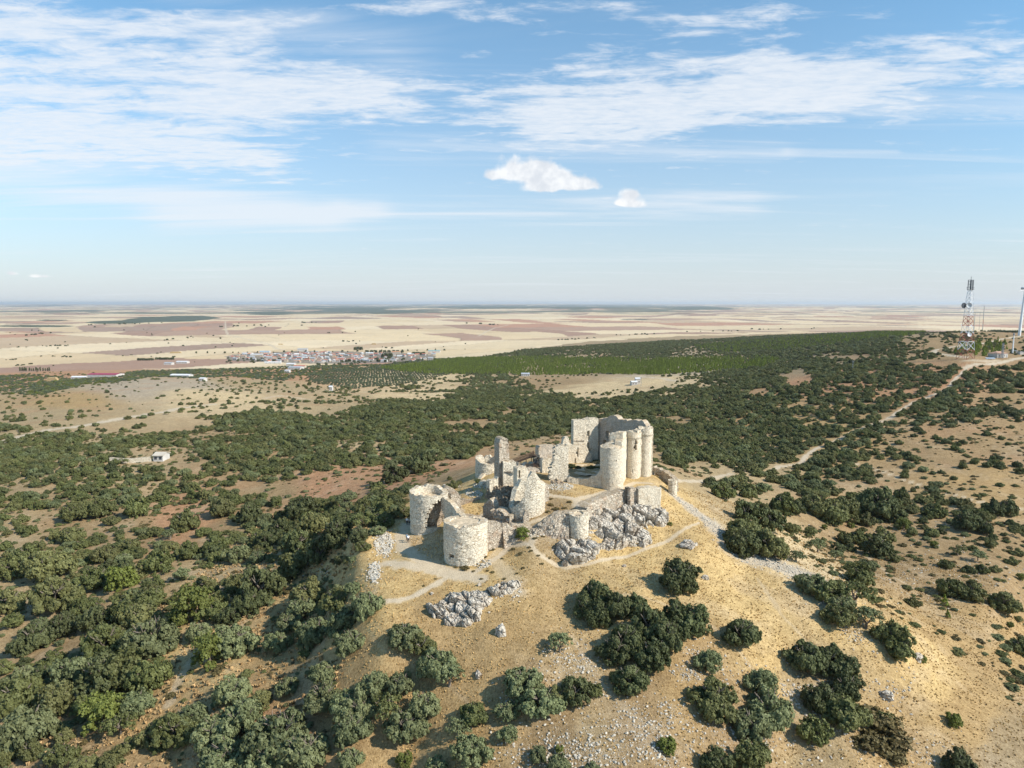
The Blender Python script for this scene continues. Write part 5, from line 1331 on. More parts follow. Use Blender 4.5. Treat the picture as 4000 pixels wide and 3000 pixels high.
# ================================================================== ruin to the right behind the keep
rr = thing('east_wall_ruin', 'crumbling wall running down to a very small round turret right of the keep', 'ruined wall')
ruin_wall('broken_wall', [XY(2540, 176.5, 1840), XY(2585, 174.0, 1850), XY(2612, 170.5, 1870), XY(2632, 168.3, 1890)], 1.3, proftop([(2538, 1828), (2546, 1823), (2565, 1826), (2592, 1838), (2604, 1846), (2612, 1856), (2625, 1868), (2640, 1880)]), M_rub, rr, jag=0.5, rough=0.15, seed=81,
          holes=[rag_hole(2560, 1862, 13, 20, 2)])
ruin_wall('inner_face', [XY(2545, 178.5, 1840), XY(2590, 176.5, 1850)], 0.8, proftop([(2538, 1834), (2592, 1846)]), M_core, rr, jag=0.3, rough=0.15, seed=82)
c8 = center_of(2626, 1936, 1.05)
ruin_wall('round_turret', circle(c8[0], c8[1], 1.05, n=32), 0.6, lambda i, x, y: zat(2626, 1879, c8[3]), M_stone, rr, zbot=c8[2] - 1.5, closed=True, jag=0.15, seed=83, step=0.28)
# ================================================================== ruin to the left behind the pinnacle
lb = thing('rear_round_ruin', 'low round ruin with a broken crown of merlons behind the stone pinnacle', 'ruined tower')
c9 = center_of(1905, 1856, 3.1)
z9 = zat(1900, 1812, c9[3])
def top9(i, x, y):
    a = math.degrees(math.atan2(y - c9[1], x - c9[0])) % 360
    return z9 + zprof(a, [(0, .3), (40, 1.0), (70, .5), (80, 1.1), (100, 1.0), (112, .4), (130, 1.2), (160, 1.3), (180, .9), (215, .6), (235, .1), (270, -.1), (320, -.1), (360, .3)])
ruin_wall('round_wall', circle(c9[0], c9[1], 3.1), 0.9, top9, M_stone, lb, zbot=c9[2] - 1.5, closed=True, jag=0.4, seed=91, step=0.3)
disc('rubble_fill', c9[0], c9[1], 2.3, z9 - 1.0, M_core, lb, seed=33, amp=0.4)
wst = thing('white_wall_stub', 'short leaning stub of bright white masonry left of the pinnacle', 'ruined wall')
vwall('masonry', 1872, 171.0, 1903, 173.5, [(1870, 1880), (1880, 1865), (1893, 1850), (1904, 1845)], M_keep, wst, 0.9, pyr=1870, seed=92, jag=0.3)

# ================================================================== rocks
def boulder_into(V, F, c, r, seed, sub=3, sq=(1, 1, 0.8), amp=0.45):
    import bmesh
    bm = bmesh.new(); bmesh.ops.create_icosphere(bm, subdivisions=sub, radius=1.0)
    off = Vector((seed * 3.7, seed * 1.3, seed * 7.1)); b = len(V)
    rot = Matrix.Rotation(seed * 1.7, 3, 'Z') @ Matrix.Rotation(0.5 * math.sin(seed), 3, 'X')
    for v in bm.verts:
        n = v.co.normalized()
        d = 1 + amp * (mnoise.fractal(n * 0.9 + off, 1.0, 2.0, 3)) 
        cell = mnoise.voronoi(n * 1.3 + off)[0]
        d += min(cell[1] - cell[0], 0.5) * 0.38 - 0.14
        q = rot @ Vector((n.x * sq[0], n.y * sq[1], n.z * sq[2])) * (d * r)
        V.append((c[0] + q.x, c[1] + q.y, c[2] + q.z))
    for f in bm.faces: F.append(tuple(b + v.index for v in f.verts))
    bm.free()
def outcrop(name, label, polyg, stepp, amp, block, seed, cat='rock outcrop', tilt=0.5, mat=None, grow_=3):
    """fractured bedrock that breaks through the slope: a skin over the ground, pushed out in blocks and sunk at its rim"""
    xs_ = [p_[0] for p_ in polyg]; ys_ = [p_[1] for p_ in polyg]
    gx_ = np.arange(min(xs_) - 8, max(xs_) + 8, stepp); gy_ = np.arange(min(ys_) - 8, max(ys_) + 8, stepp * 0.8)
    GX, GY = np.meshgrid(gx_, gy_)
    ins = in_poly(GX, GY, polyg); dd_, _ = dist_poly(GX, GY, polyg, True)
    sd = np.where(ins, dd_, -dd_) + fbm(GX, GY, 18, 3, seed) * 7 + grow_
    keep = sd > -7
    V, idm = [], -np.ones(GX.shape, int)
    for j in range(GX.shape[0]):
        for i in range(GX.shape[1]):
            if not keep[j, i]: continue
            g_ = at(GX[j, i], GY[j, i]); x, y = g_[0], g_[1]
            e_ = 0.6; hx = (float(H(x + e_, y)) - float(H(x - e_, y))) / (2 * e_); hy = (float(H(x, y + e_)) - float(H(x, y - e_))) / (2 * e_)
            n_ = Vector((-hx, -hy - tilt, 1)).normalized()
            q = Vector((x * 0.95 + y * 0.3, y * 0.9, g_[2] * 1.25)) / block + Vector((seed * 3.1, 0, 0))
            q = q + mnoise.noise_vector(q * 0.7) * 0.35
            v_ = mnoise.voronoi(q); f1, f2 = v_[0][0], v_[0][1]
            blk = mnoise.noise(v_[1][0] * 1.7 + Vector((5, 5, 5)))
            crack = max(0.0, 1 - (f2 - f1) / 0.16)
            q2 = q * 2.7; v2 = mnoise.voronoi(q2)[0]; crack2 = max(0.0, 1 - (v2[1] - v2[0]) / 0.2)
            rise = min(1.0, max(0.0, sd[j, i] / 16.0)); rise = rise * rise * (3 - 2 * rise)
            hgt = -0.45 + rise * (1.0 + amp * (0.55 + 0.9 * blk) + 0.55 * amp * mnoise.fractal(q * 0.8, 1.0, 2.0, 3)) - rise * crack * amp * 0.7 - rise * crack2 * amp * 0.16 + rise * 0.13 * mnoise.fractal(q * 3.5, 0.8, 2.1, 3)
            p_ = Vector(g_) + n_ * hgt
            idm[j, i] = len(V); V.append(tuple(p_))
    Fc = []
    for j in range(GX.shape[0] - 1):
        for i in range(GX.shape[1] - 1):
            a, b, c_, d = idm[j, i], idm[j, i + 1], idm[j + 1, i + 1], idm[j + 1, i]
            if min(a, b, c_, d) >= 0: Fc.append((a, d, c_, b))
    print(name, len(V))
    o = link(name, mesh_from(name, V, Fc, mat or M_rock, False), None, None, label=label, category=cat)
    return o
def cr6(l): return [(2050 + a / 3.687, 1900 + b / 3.687) for a, b in l]
def cr7(l): return [(1500 + a / 3.318, 2000 + b / 3.318) for a, b in l]
outcrop('rock_cliff', 'big grey and white limestone cliff under the terrace wall and the small round tower', cr6([(1500, 300), (1640, 300), (1955, 310), (2050, 430), (2065, 570), (1890, 585), (1770, 560), (1840, 810), (1700, 860), (1480, 860), (1340, 905), (1220, 915), (1100, 890), (990, 1050), (860, 1100), (700, 1135), (540, 1130), (390, 920), (530, 790), (740, 760), (870, 785), (895, 600), (925, 400), (1060, 360), (1250, 380), (1400, 310)]), 1.8, 1.7, 3.0, 5, grow_=8)
outcrop('rock_ledge', 'long pale rock ledge across the golden slope below the front tower', cr7([(520, 1190), (700, 1180), (860, 1060), (1160, 1040), (1380, 1000), (1580, 920), (1760, 890), (1780, 970), (1640, 1070), (1400, 1160), (1270, 1290), (1250, 1400), (1070, 1490), (790, 1480), (750, 1390), (640, 1380)]), 1.8, 1.15, 2.0, 60, grow_=5)
outcrop('rubble_mound', 'brownish grey mound of collapsed masonry between the stone pinnacle and the split tower', [(1898, 1912), (1955, 1898), (2035, 1900), (2048, 1950), (2010, 1990), (1965, 1988), (1925, 1962), (1893, 1945)], 1.9, 0.9, 0.9, 77, 'rubble mound', 0.3, M_core)
outcrop('rubble_slope', 'pale stony rubble spilling down below the split tower to the wall path', [(1925, 1985), (1975, 1985), (2015, 2012), (2040, 2030), (2110, 2030), (2120, 2040), (1985, 2036), (1925, 2020)], 1.9, 0.35, 0.7, 79, 'rubble slope', 0.3, M_rub)
outcrop('rubble_slope', 'pale rubble between the round tower at the front and the bright green bush', [(1960, 2062), (2010, 2060), (2100, 2066), (2150, 2048), (2200, 2090), (2150, 2100), (2080, 2090), (2020, 2100), (1965, 2110)], 1.9, 0.35, 0.7, 83, 'rubble slope', 0.3, M_rub)
def single_rock(px, py, w, label, seed, sq=(1, .8, .8), group=None):
    g_ = at(px, py); r_ = w * project(*g_)[2] / F / 2; V, Fc = [], []
    boulder_into(V, Fc, (0, 0, r_ * 0.25), r_, seed, 4, sq)
    o = link('boulder', mesh_from('boulder', V, Fc, M_rock, False), None, None, label=label, category='boulder')
    o.location = g_
    if group: o['group'] = group
single_rock(1955, 2478, 56, 'dark craggy boulder alone on the slope below the rock ledge', 3, (.8, .8, 1.2))
single_rock(2683, 2135, 62, 'low flat pale boulder on the golden slope right of the cliff', 5, (1.1, .7, .5))
single_rock(2716, 2130, 22, 'small pale rock touching the flat boulder right of the cliff', 6)
single_rock(3585, 2575, 44, 'grey boulder at the lower end of the tree row on the right slope', 8, (1.1, .8, .7))
single_rock(3460, 2722, 56, 'pale boulder behind the brown thicket at the lower right', 9, (1, .8, .7))
single_rock(2755, 2262, 30, 'pale rock at the right foot of the lone dark oak', 12, (.7, .8, .9))
single_rock(2437, 2213, 17, 'small white rock lying on the golden slope under the cliff path', 13)
single_rock(1686, 2321, 18, 'small brown rock beside the path to the front tower', 14)
single_rock(1873, 2286, 18, 'small grey rock above the pale rock ledge', 15)
single_rock(1868, 2640, 34, 'brownish rock among white stones left of the centre foreground oaks', 16)
single_rock(1911, 2394, 12, 'little white stone right below the rock ledge', 17)

# loose stones: one mass strewn where the ground is stony
def small_rock(seed):
    V, Fc = [], []; boulder_into(V, Fc, (0, 0, 0.1), 0.5, seed, 1, (1, .8, .65), .35)
    return mesh_from('stone', V, Fc, M_stone_loose, False)
M_stone_loose = flat_mat('loose_white_stone', (0.47, 0.425, 0.35), 0.95, 0.1, 0.28, 2.5)
sm = [small_rock(s) for s in (1, 2, 3)]
def strew(name, n, label, cond, smin, smax, seedv, parts):
    V, Fc = [], []
    rs_ = np.random.default_rng(seedv)
    pts = parts(n, rs_)
    u = [np.array([v.co[:] for v in m_.vertices]) for m_ in sm]; fcs = [np.array([list(p_.vertices) for p_ in m_.polygons]) for m_ in sm]
    off = 0
    for (x, y) in pts:
        k = rs_.integers(3); s_ = smin * (smax / smin) ** (rs_.uniform() ** 1.6); a = rs_.uniform(0, 6.28)
        R_ = np.array([[math.cos(a), -math.sin(a), 0], [math.sin(a), math.cos(a), 0], [0, 0, 1]])
        V.append(u[k] @ R_.T * s_ + np.array([x, y, float(H(x, y))])); Fc.append(fcs[k] + off); off += len(u[k])
    V = np.concatenate(V); Fc = np.concatenate(Fc)
    o = link(name, np_mesh(name, V, Fc, 3, False), M_stone_loose, None, kind='stuff', label=label)
    return o
def stony_pts(n, rs_):
    out = []
    w = (stone_m ** 1.3 * (YY < 230) * (np.abs(PX - 2000) < 2100) * (PY < 3040)) * np.gradient(YY, axis=0) * np.gradient(XX, axis=1)
    w = np.clip(w, 0, None).ravel(); w = w / w.sum()
    c_ = rs_.choice(len(w), n, p=w)
    x = XX.ravel()[c_] + rs_.uniform(-.2, .2, n); y = YY.ravel()[c_] + rs_.uniform(-.2, .2, n)
    return list(zip(x, y))
strew('scree', 6500, 'loose white and grey stones strewn over the bare slopes', None, 0.14, 0.6, 9, stony_pts)
def heap(px, py, rx, ry):
    def f(n, rs_):
        out = []
        for _ in range(n):
            a = rs_.uniform(0, 6.28); q = math.sqrt(rs_.uniform()) 
            g_ = at(px + rx * q * math.cos(a), py + ry * q * math.sin(a)); out.append((g_[0], g_[1]))
        return out
    return f
o = strew('rubble_heap', 420, 'fan of loose white rubble on the slope left of the forecourt', None, 0.3, 0.85, 19, heap(1499, 2124, 36, 46)); o['category'] = 'rubble heap'
o = strew('rubble_heap', 200, 'narrow streak of dark and white rubble below the larger fan', None, 0.3, 0.8, 20, heap(1463, 2236, 22, 42)); o['category'] = 'rubble heap'
o = strew('rubble', 1900, 'fallen masonry lying about the feet of the castle walls', None, 0.25, 0.7, 21, lambda n, r_: [p_ for f_, k_ in ((heap(1960, 1965, 55, 30), .22), (heap(2190, 1902, 50, 14), .12), (heap(1985, 2012, 60, 14), .14), (heap(1890, 1895, 45, 14), .08), (heap(1855, 1930, 35, 14), .08), (heap(2060, 2080, 90, 18), .14), (heap(2365, 1985, 70, 26), .14), (heap(1880, 2200, 40, 18), .04), (heap(1760, 1900, 40, 8), .04)) for p_ in f_(int(n * k_), r_)])

# ================================================================== wooden walkway and stairs
M_rail = M_wood
wk = thing('wooden_walkway', 'dark timber ramp with railings climbing from behind the pinnacle to a landing', 'walkway')
def beam(vs, fs, a, b, w, h):
    a, b = Vector(a), Vector(b); d = (b - a).normalized(); s_ = d.cross(Vector((0, 0, 1))).normalized() * w / 2; u_ = s_.cross(d).normalized() * h / 2
    i = len(vs)
    for p_ in (a, b):
        for (x, y) in ((-1, -1), (1, -1), (1, 1), (-1, 1)): vs.append(tuple(p_ + s_ * x + u_ * y))
    fs += [(i, i + 1, i + 2, i + 3), (i + 7, i + 6, i + 5, i + 4), (i, i + 4, i + 5, i + 1), (i + 1, i + 5, i + 6, i + 2), (i + 2, i + 6, i + 7, i + 3), (i + 3, i + 7, i + 4, i)]
w0 = Vector(P(1900, 1850, 176)); w1 = Vector(P(2086, 1779, 178))
vs, fs = [], []; beam(vs, fs, w0, w1, 1.5, 0.15); link('deck', mesh_from('deck', vs, fs, M_wood), None, wk)
for dy in (-0.75, 0.75):
    vs, fs = [], []
    off = Vector((0, dy, 0))
    for hgt, th in ((1.0, .09), (0.75, .05), (0.55, .05), (0.35, .05)): beam(vs, fs, w0 + off + Vector((0, 0, hgt)), w1 + off + Vector((0, 0, hgt)), .08, th)
    for k in range(61):
        q = w0.lerp(w1, k / 60) + off; beam(vs, fs, q, q + Vector((0, 0.001, 1.0)), .05, .05)
    link('railing', mesh_from('railing', vs, fs, M_wood), None, wk)
vs, fs = [], []
for k in range(9):
    q = w0.lerp(w1, (k + .5) / 9)
    for dy in (-.6, .6): beam(vs, fs, q + Vector((0, dy, 0)), (q.x, q.y + dy + .001, min(q.z - .5, float(H(q.x, q.y)) - .3)), .16, .16)
link('posts', mesh_from('posts', vs, fs, M_wood), None, wk)
vs, fs = [], []; l0 = Vector(P(2084, 1779, 177.5)); box_into(vs, fs, l0.x, l0.x + 2.3, l0.y - 1, l0.y + 1, l0.z - .1, l0.z + .08)
for (x, y) in ((.1, -.95), (2.2, -.95), (.1, .95), (2.2, .95), (1.1, -.95)): beam(vs, fs, (l0.x + x, l0.y + y, 7.5), (l0.x + x, l0.y + y + .001, l0.z + 1.1), .12, .12)
beam(vs, fs, (l0.x, l0.y - .95, l0.z + 1.05), (l0.x + 2.3, l0.y - .95, l0.z + 1.05), .08, .08)
link('landing', mesh_from('landing', vs, fs, M_wood), None, wk)
vs, fs = [], []
s0 = Vector(P(2110, 1783, 176.2)); s1 = Vector(P(2090, 1826, 171.5))
for sx_ in (-.5, .5): beam(vs, fs, s0 + Vector((sx_, 0, 0)), s1 + Vector((sx_, 0, 0)), .12, .25); beam(vs, fs, s0 + Vector((sx_, 0, .95)), s1 + Vector((sx_, 0, .95)), .07, .07)
for k in range(13):
    q = s0.lerp(s1, k / 12); box_into(vs, fs, q.x - .5, q.x + .5, q.y - .14, q.y + .14, q.z - .03, q.z + .03)
    if k % 3 == 0:
        for sx_ in (-.5, .5): beam(vs, fs, q + Vector((sx_, 0, 0)), q + Vector((sx_, .001, .95)), .06, .06)
link('stairs', mesh_from('stairs', vs, fs, M_wood), None, wk)
# ------------------------------------------------------------------ shrubs and grass on the castle hill
for (px, py, w) in [(2005,2146,28),(2033,2163,26),(2075,2152,18),(2102,2171,20),(2116,2203,22),(2043,2220,20),(1926,2236,22),(1904,2230,16),(1815,2222,46),(1864,2184,34),(1893,2176,26),(1922,2147,30),(2067,2138,17),(1960,2182,16),
                    (2089,2104,26),(2138,2074,20),(2147,2180,18),(1780,2215,20),(2020,2240,16),(1850,2232,18),(1880,2262,20),(1970,2262,18),(2150,2080,22),(2120,2096,18),(1870,2158,22),(1655,2290,16),(1700,2262,14),(2190,2150,24),(2210,2165,20),(2128,2055,22),(2150,1972,30),(2172,1990,34),(2140,2000,26),(2190,2012,30),(2160,2022,28),(2205,1985,22),(2225,1962,24),(2330,1942,22),(2350,1948,26),(2150,1950,22)]:
    p = at(px, py)
    grow('scrub', p[0], p[1], w * project(*p)[2] / F, 'small rusty brown cushion shrub near the castle paths', 'rusty cushion shrubs on the castle hill', 0.62)
for (px, py, w) in [(2232,1840,44),(2258,1848,30),(2310,1838,40),(2340,1822,26),(2390,1905,0),(2448,1912,26),(2436,1920,20)]:
    if w: grow('dark', *XY(px, 178 if py < 1860 else 159.5, py), w * 178 / F, 'dark green bush growing inside the walls of the keep' if py < 1860 else 'low green bush at the foot of the near keep tower', 'bushes in the castle ruin', 0.6)
def tufts(name, n, poly, mat, s0, s1, seedv, label, y0=76, y1=185, cond=None):
    rs_ = np.random.default_rng(seedv)
    x = rs_.uniform(-80, 115, n * 6); y = y0 + (y1 - y0) * rs_.uniform(0, 1, n * 6)
    z = H(x, y); px, py, _ = project(x, y, z)
    ok = in_poly(px, py, poly) & (_mask_at(np.maximum(np.maximum(path_m, road_m), scree_m), x, y) < 0.3) & (vnoise(x / 2.5, y / 2.5, seedv) > rs_.uniform(0, .75, len(x)))
    for (tx, ty, tr) in ((T1[0], T1[1], 4.6), (cx2, cy2, 4.4)): ok &= np.hypot(x - tx, y - ty) > tr
    x, y, z = x[ok][:n], y[ok][:n], z[ok][:n]; m_ = len(x)
    s = rs_.uniform(s0, s1, m_); vs = []
    a = rs_.uniform(0, 6.28, m_)
    for k in range(3):
        b = a + k * 1.05; dx, dy = np.cos(b) * s * .5, np.sin(b) * s * .5; lx, ly = rs_.normal(size=m_) * s * .2, rs_.normal(size=m_) * s * .2
        h = s * rs_.uniform(.5, 1.0, m_)
        q = np.stack([np.stack([x - dx * .6, y - dy * .6, z - .05], -1), np.stack([x + dx * .6, y + dy * .6, z - .05], -1),
                      np.stack([x + dx + lx, y + dy + ly, z + h], -1), np.stack([x - dx + lx, y - dy + ly, z + h * .8], -1)], 1)
        vs.append(q)
    V = np.concatenate(vs).reshape(-1, 3)
    link(name, np_mesh(name, V, np.arange(len(V)).reshape(-1, 4), 4, False), mat, None, kind='stuff', label=label)
HILL = [(1330,2240),(1500,2075),(1600,2020),(1800,1900),(2640,1900),(2850,1970),(3080,2140),(3400,2330),(3750,2550),(4050,2750),(4050,3050),(1300,3050)]
HILL2 = [(1330,2240),(1500,2075),(1600,2020),(1800,1900),(2640,1900),(3000,2000),(4100,2050),(4100,3050),(1300,3050)]
M_gr1 = flat_mat('dry_grass_blades', (0.60, 0.42, 0.19), 0.8, 0.2, 0.25, 0.7)
M_gr2 = flat_mat('brown_grass_blades', (0.40, 0.275, 0.135), 0.8, 0.2, 0.3, 0.7)
tufts('dry_grass', 18000, HILL2, M_gr1, 0.12, 0.27, 501, 'golden dry grass on the castle hill')
tufts('brown_grass', 1100, HILL2, M_gr2, 0.14, 0.32, 502, 'brown withered weeds among the golden grass')
ALLNEAR = [(-50,2000),(1500,2000),(1350,2240),(1330,3050),(-50,3050)]
tufts('brown_grass', 6000, ALLNEAR, M_gr2, 0.3, 0.7, 503, 'brown weeds between the oaks of the lower left slope', 95, 250)

# ------------------------------------------------------------------ olive groves, scrub and pine plantations beyond the wood
def region(poly, step, jit, ang=0.0, y0=700, y1=2500, ump=1.0):
    ex = y1 * 0.8
    n = int(2 * ex / step); m_ = int((y1 - y0 + 2 * ex * abs(math.sin(ang))) / step)
    jx, jy = np.meshgrid(np.arange(n), np.arange(-m_ // 2, m_))
    a = (jx - n / 2 + rng.uniform(-jit, jit, jx.shape)) * step; b = (jy + rng.uniform(-jit, jit, jx.shape)) * step * ump
    x = a * math.cos(ang) - b * math.sin(ang); y = (y0 + y1) / 2 + a * math.sin(ang) + b * math.cos(ang)
    x, y = x.ravel(), y.ravel(); k = (y > y0) & (y < y1) & (np.abs(x / y) < .78); x, y = x[k], y[k]
    px, py, _ = project(x, y, H(x, y)); k = in_poly(px, py, poly) & ~blocked(x, y)
    return x[k], y[k]
def show(kind, mesh_i, px, py, w, label, group=None, hgt=1.0):
    p = at(px, py); wm_ = w * project(*p)[2] / F
    o = grow(kind, p[0], p[1], wm_, label, group, hgt)
    o.children[0].data = CR[kind][mesh_i]
    return o
show('olive', 0, 1620, 1500, 24, 'round olive-like tree at the edge of the grove rows', 'trees of the olive groves')
o_ = show('cone', 1, 2290, 1462, 18, 'small bright green pine at the near edge of the plantation', 'pines of the plantation', 1.3); o_.name = 'pine_tree'; o_['category'] = 'pine tree'
x, y = region([(1180,1462),(1330,1442),(1700,1425),(1850,1440),(1700,1475),(1560,1505),(1380,1520),(1230,1500)], 6.8, .10, 0.95, ump=2.1)
scatter_trees('olive_grove', x, y, rng.uniform(3.8, 5.4, len(x)), CR['olive'], 'olive grove planted in straight rows on pale and orange soil', 'olive grove', 0.9)
x, y = region([(-60,1540),(-60,1470),(150,1462),(330,1478),(560,1448),(900,1440),(1100,1432),(1500,1424),(1640,1404),(1900,1392),(1980,1420),(1780,1450),(1560,1446),(1330,1450),(1180,1470),(1100,1490),(900,1470),(760,1478),(600,1472),(480,1490),(330,1502),(160,1545)], 8.0, .5)
k = fbm(x, y, 60, 3, 402) > rng.uniform(-.7, .5, len(x)); x, y = x[k], y[k]
scatter_trees('scrubland', x, y, rng.uniform(3.5, 8, len(x)), CR['olive'] + CR['mid'][:1] + CR['bright'][:1], 'grey-green scrub and small trees between the wood and the village', 'scrub', 0.7, weights=[1.4, .7, .5])
x, y = region([(1480,1440),(1700,1412),(1800,1400),(2200,1396),(2600,1402),(2980,1396),(3050,1410),(2980,1438),(2800,1452),(2600,1464),(2350,1462),(2100,1466),(1850,1462),(1700,1462),(1600,1455)], 5.4, .30, 0.3)
k = fbm(x, y, 40, 3, 403) > rng.uniform(-.85, .4, len(x)); x, y = x[k], y[k]
scatter_trees('pine_plantation', x, y, rng.uniform(3.2, 5.6, len(x)), [CR['cone'][1]], 'plantation of bright green young pines in the middle distance', 'pine plantation', 1.15)
x, y = region([(2700,1352),(3000,1328),(3400,1300),(3560,1292),(3620,1300),(3300,1345),(3050,1372),(2800,1378)], 8.0, .35, -0.2, 900, 2600)
scatter_trees('pine_plantation', x, y, rng.uniform(4, 6.5, len(x)), [CR['cone'][1]] + CR['dark'][:1], 'darker pine plantation high on the far slope', 'pine plantation', 1.0, weights=[1, 1])
x, y = region([(3720,1385),(3760,1350),(3880,1335),(3935,1345),(3930,1372),(3860,1392)], 8.0, .45, 0, 400, 1200)
scatter_trees('pine_grove', x, y, rng.uniform(3, 5.5, len(x)), [CR['cone'][1]] + CR['mid'][:1], 'loose green pines inside the road bend behind the lattice mast', 'pine grove', 1.2, weights=[1, .5])
x, y = region([(3870,1296),(3930,1278),(4060,1262),(4060,1296),(3960,1300)], 8.0, .35, 0, 700, 1500)
scatter_trees('pine_plantation', x, y, rng.uniform(4, 6, len(x)), CR['dark'][:1], 'dark green pine rows on the ridge behind the wind turbine', 'pine plantation', 1.1)

# low scrub on the open slopes
x = np.concatenate([rng.uniform(-260, 330, 26000), rng.uniform(-200, 200, 5000)]); y = np.concatenate([rng.uniform(90, 420, 26000), rng.uniform(90, 200, 5000)])
px, py, _ = project(x, y, H(x, y))
k = (~in_poly(px, py, [(1330,2300),(1500,2050),(1850,1760),(2640,1850),(2900,2000),(3300,2300),(3900,2650),(4100,3100),(1330,3100)])) & ~blocked(x, y) & (np.abs(x / y) < .76) & (py < 3060)
k &= (vnoise(x / 14, y / 14, 71) > rng.uniform(.05, 1.1, len(x)))
x, y = x[k], y[k]
scatter_trees('low_scrub', x, y, 0.7 + 2.1 * rng.uniform(0, 1, len(x)) ** 2.0, CR['scrub'] + CR['mid'][:1] + CR['grey'][:1], 'low scrub cushions and small bushes dotted over the open slopes', 'scrub', 0.75, weights=[1, 1, 1.3, 1])
print('low scrub', len(x))
# ------------------------------------------------------------------ village and farms
def paint(name, col): return flat_mat(name, col, 0.85, 0.2, 0.10, 0.3)
WALLC = [paint('white_render', (0.52, 0.49, 0.45)), paint('cream_render', (0.46, 0.39, 0.30)), paint('grey_block', (0.36, 0.34, 0.32))]
WALLD = paint('off_white_render', (0.38, 0.355, 0.33))
ROOFC = {'red': paint('red_tile', (0.42, 0.17, 0.12)), 'brown': paint('brown_tile', (0.40, 0.25, 0.18)), 'grey': paint('grey_sheet', (0.36, 0.38, 0.40)), 'white': paint('white_sheet', (0.62, 0.62, 0.62)),
         'cream': paint('cream_sheet', (0.50, 0.44, 0.36)), 'blue': paint('blue_sheet', (0.36, 0.47, 0.56)), 'maroon': paint('maroon_sheet', (0.30, 0.06, 0.10)), 'orange': paint('orange_tile', (0.52, 0.25, 0.14)), 'teal': paint('teal_sheet', (0.22, 0.36, 0.36))}
M_dkwin = flat_mat('dark_window', (0.06, 0.065, 0.075), 0.3, 0.5, 0.1)
def house(x, y, L_, D_, h, rh, rot, wall, roof, label, name='village_house', cat='house', group='houses of the village', wins=3, z=None):
    z = float(H(x, y)) - 0.6 if z is None else z
    o = thing(name, label, cat, group, (x, y, z)); o.rotation_euler = (0, 0, rot)
    vs, fs = [], []; h = h + 0.6
    a, b = L_ / 2, D_ / 2
    vs = [(-a, -b, 0), (a, -b, 0), (a, b, 0), (-a, b, 0), (-a, -b, h), (a, -b, h), (a, b, h), (-a, b, h), (-a, 0, h + rh), (a, 0, h + rh)]
    fs = [(0, 1, 5, 4), (2, 3, 7, 6), (1, 2, 6, 9, 5), (3, 0, 4, 8, 7)]
    w_ = link('wall', mesh_from('wall', vs, fs, wall), None, o)
    e = 0.4; t_ = 0.25
    rv = [(-a - e, -b - e, h - rh * e / b), (a + e, -b - e, h - rh * e / b), (a + e, 0, h + rh), (-a - e, 0, h + rh), (a + e, b + e, h - rh * e / b), (-a - e, b + e, h - rh * e / b)]
    n_ = len(rv); rv += [(v[0], v[1], v[2] + t_) for v in rv]
    rf = [(6, 7, 8, 9), (9, 8, 10, 11), (0, 3, 2, 1), (3, 5, 4, 2), (0, 1, 7, 6), (4, 5, 11, 10), (1, 2, 8, 7), (2, 4, 10, 8), (5, 3, 9, 11), (3, 0, 6, 9)]
    link('roof', mesh_from('roof', rv, rf, roof), None, o)
    for k in range(wins):
        xx = -a + (k + .5) * L_ / wins; vs, fs = [], []
        box_into(vs, fs, xx - .6, xx + .6, -b - .06, -b + .02, h * .45, h * .45 + 1.3)
        link('window', mesh_from('window', vs, fs, M_dkwin), None, o)
    return o
rv_ = random.Random(99)
RN = {'red': 'red tiled', 'brown': 'brown tiled', 'grey': 'grey', 'white': 'white', 'orange': 'orange'}
def village_zone(px, py):
    if px < 1120: return 'at the left village end'
    if px < 1330: return 'in the village middle'
    if px < 1520: return 'in the right village half'
    return 'right of the village'
cnt = 0; spots = []
tries = 0
while cnt < 190 and tries < 9000:
    tries += 1
    px = rv_.uniform(890, 1700); py = rv_.uniform(1374, 1424)
    if px < 1330: lo, hi = 1384 - (px - 1010) * .02, 1418
    else: lo, hi = 1384, 1414
    if not (lo < py < hi): continue
    if px > 1420 and rv_.random() < .6: continue
    if px < 1010 and (rv_.random() < .5 or py > 1408): continue
    p = at(px, py)
    if any(math.hypot(p[0] - q[0], (p[1] - q[1])) < 13.5 for q in spots): continue
    spots.append(p)
    rc = rv_.choices(['red', 'brown', 'grey', 'white', 'orange'], [4, 2, 2.6, 1.6, .6])[0]; wi = rv_.choices([0, 1, 2], [5, 1.2, .5])[0]
    sz = rv_.uniform(9, 17)
    house(p[0], p[1], sz, rv_.uniform(7, 10), rv_.uniform(3.4, 6.8), rv_.uniform(1.2, 2.2), rv_.uniform(-.35, .35) + rv_.choice([0, 0, 1.57]), (WALLC[wi] if (wi or rv_.random() < .25) else WALLD), ROOFC[rc],
          '%s house with %s roof %s' % (['white', 'cream', 'grey'][wi], RN[rc], village_zone(px, py)), wins=2)
    cnt += 1
print('houses', cnt)
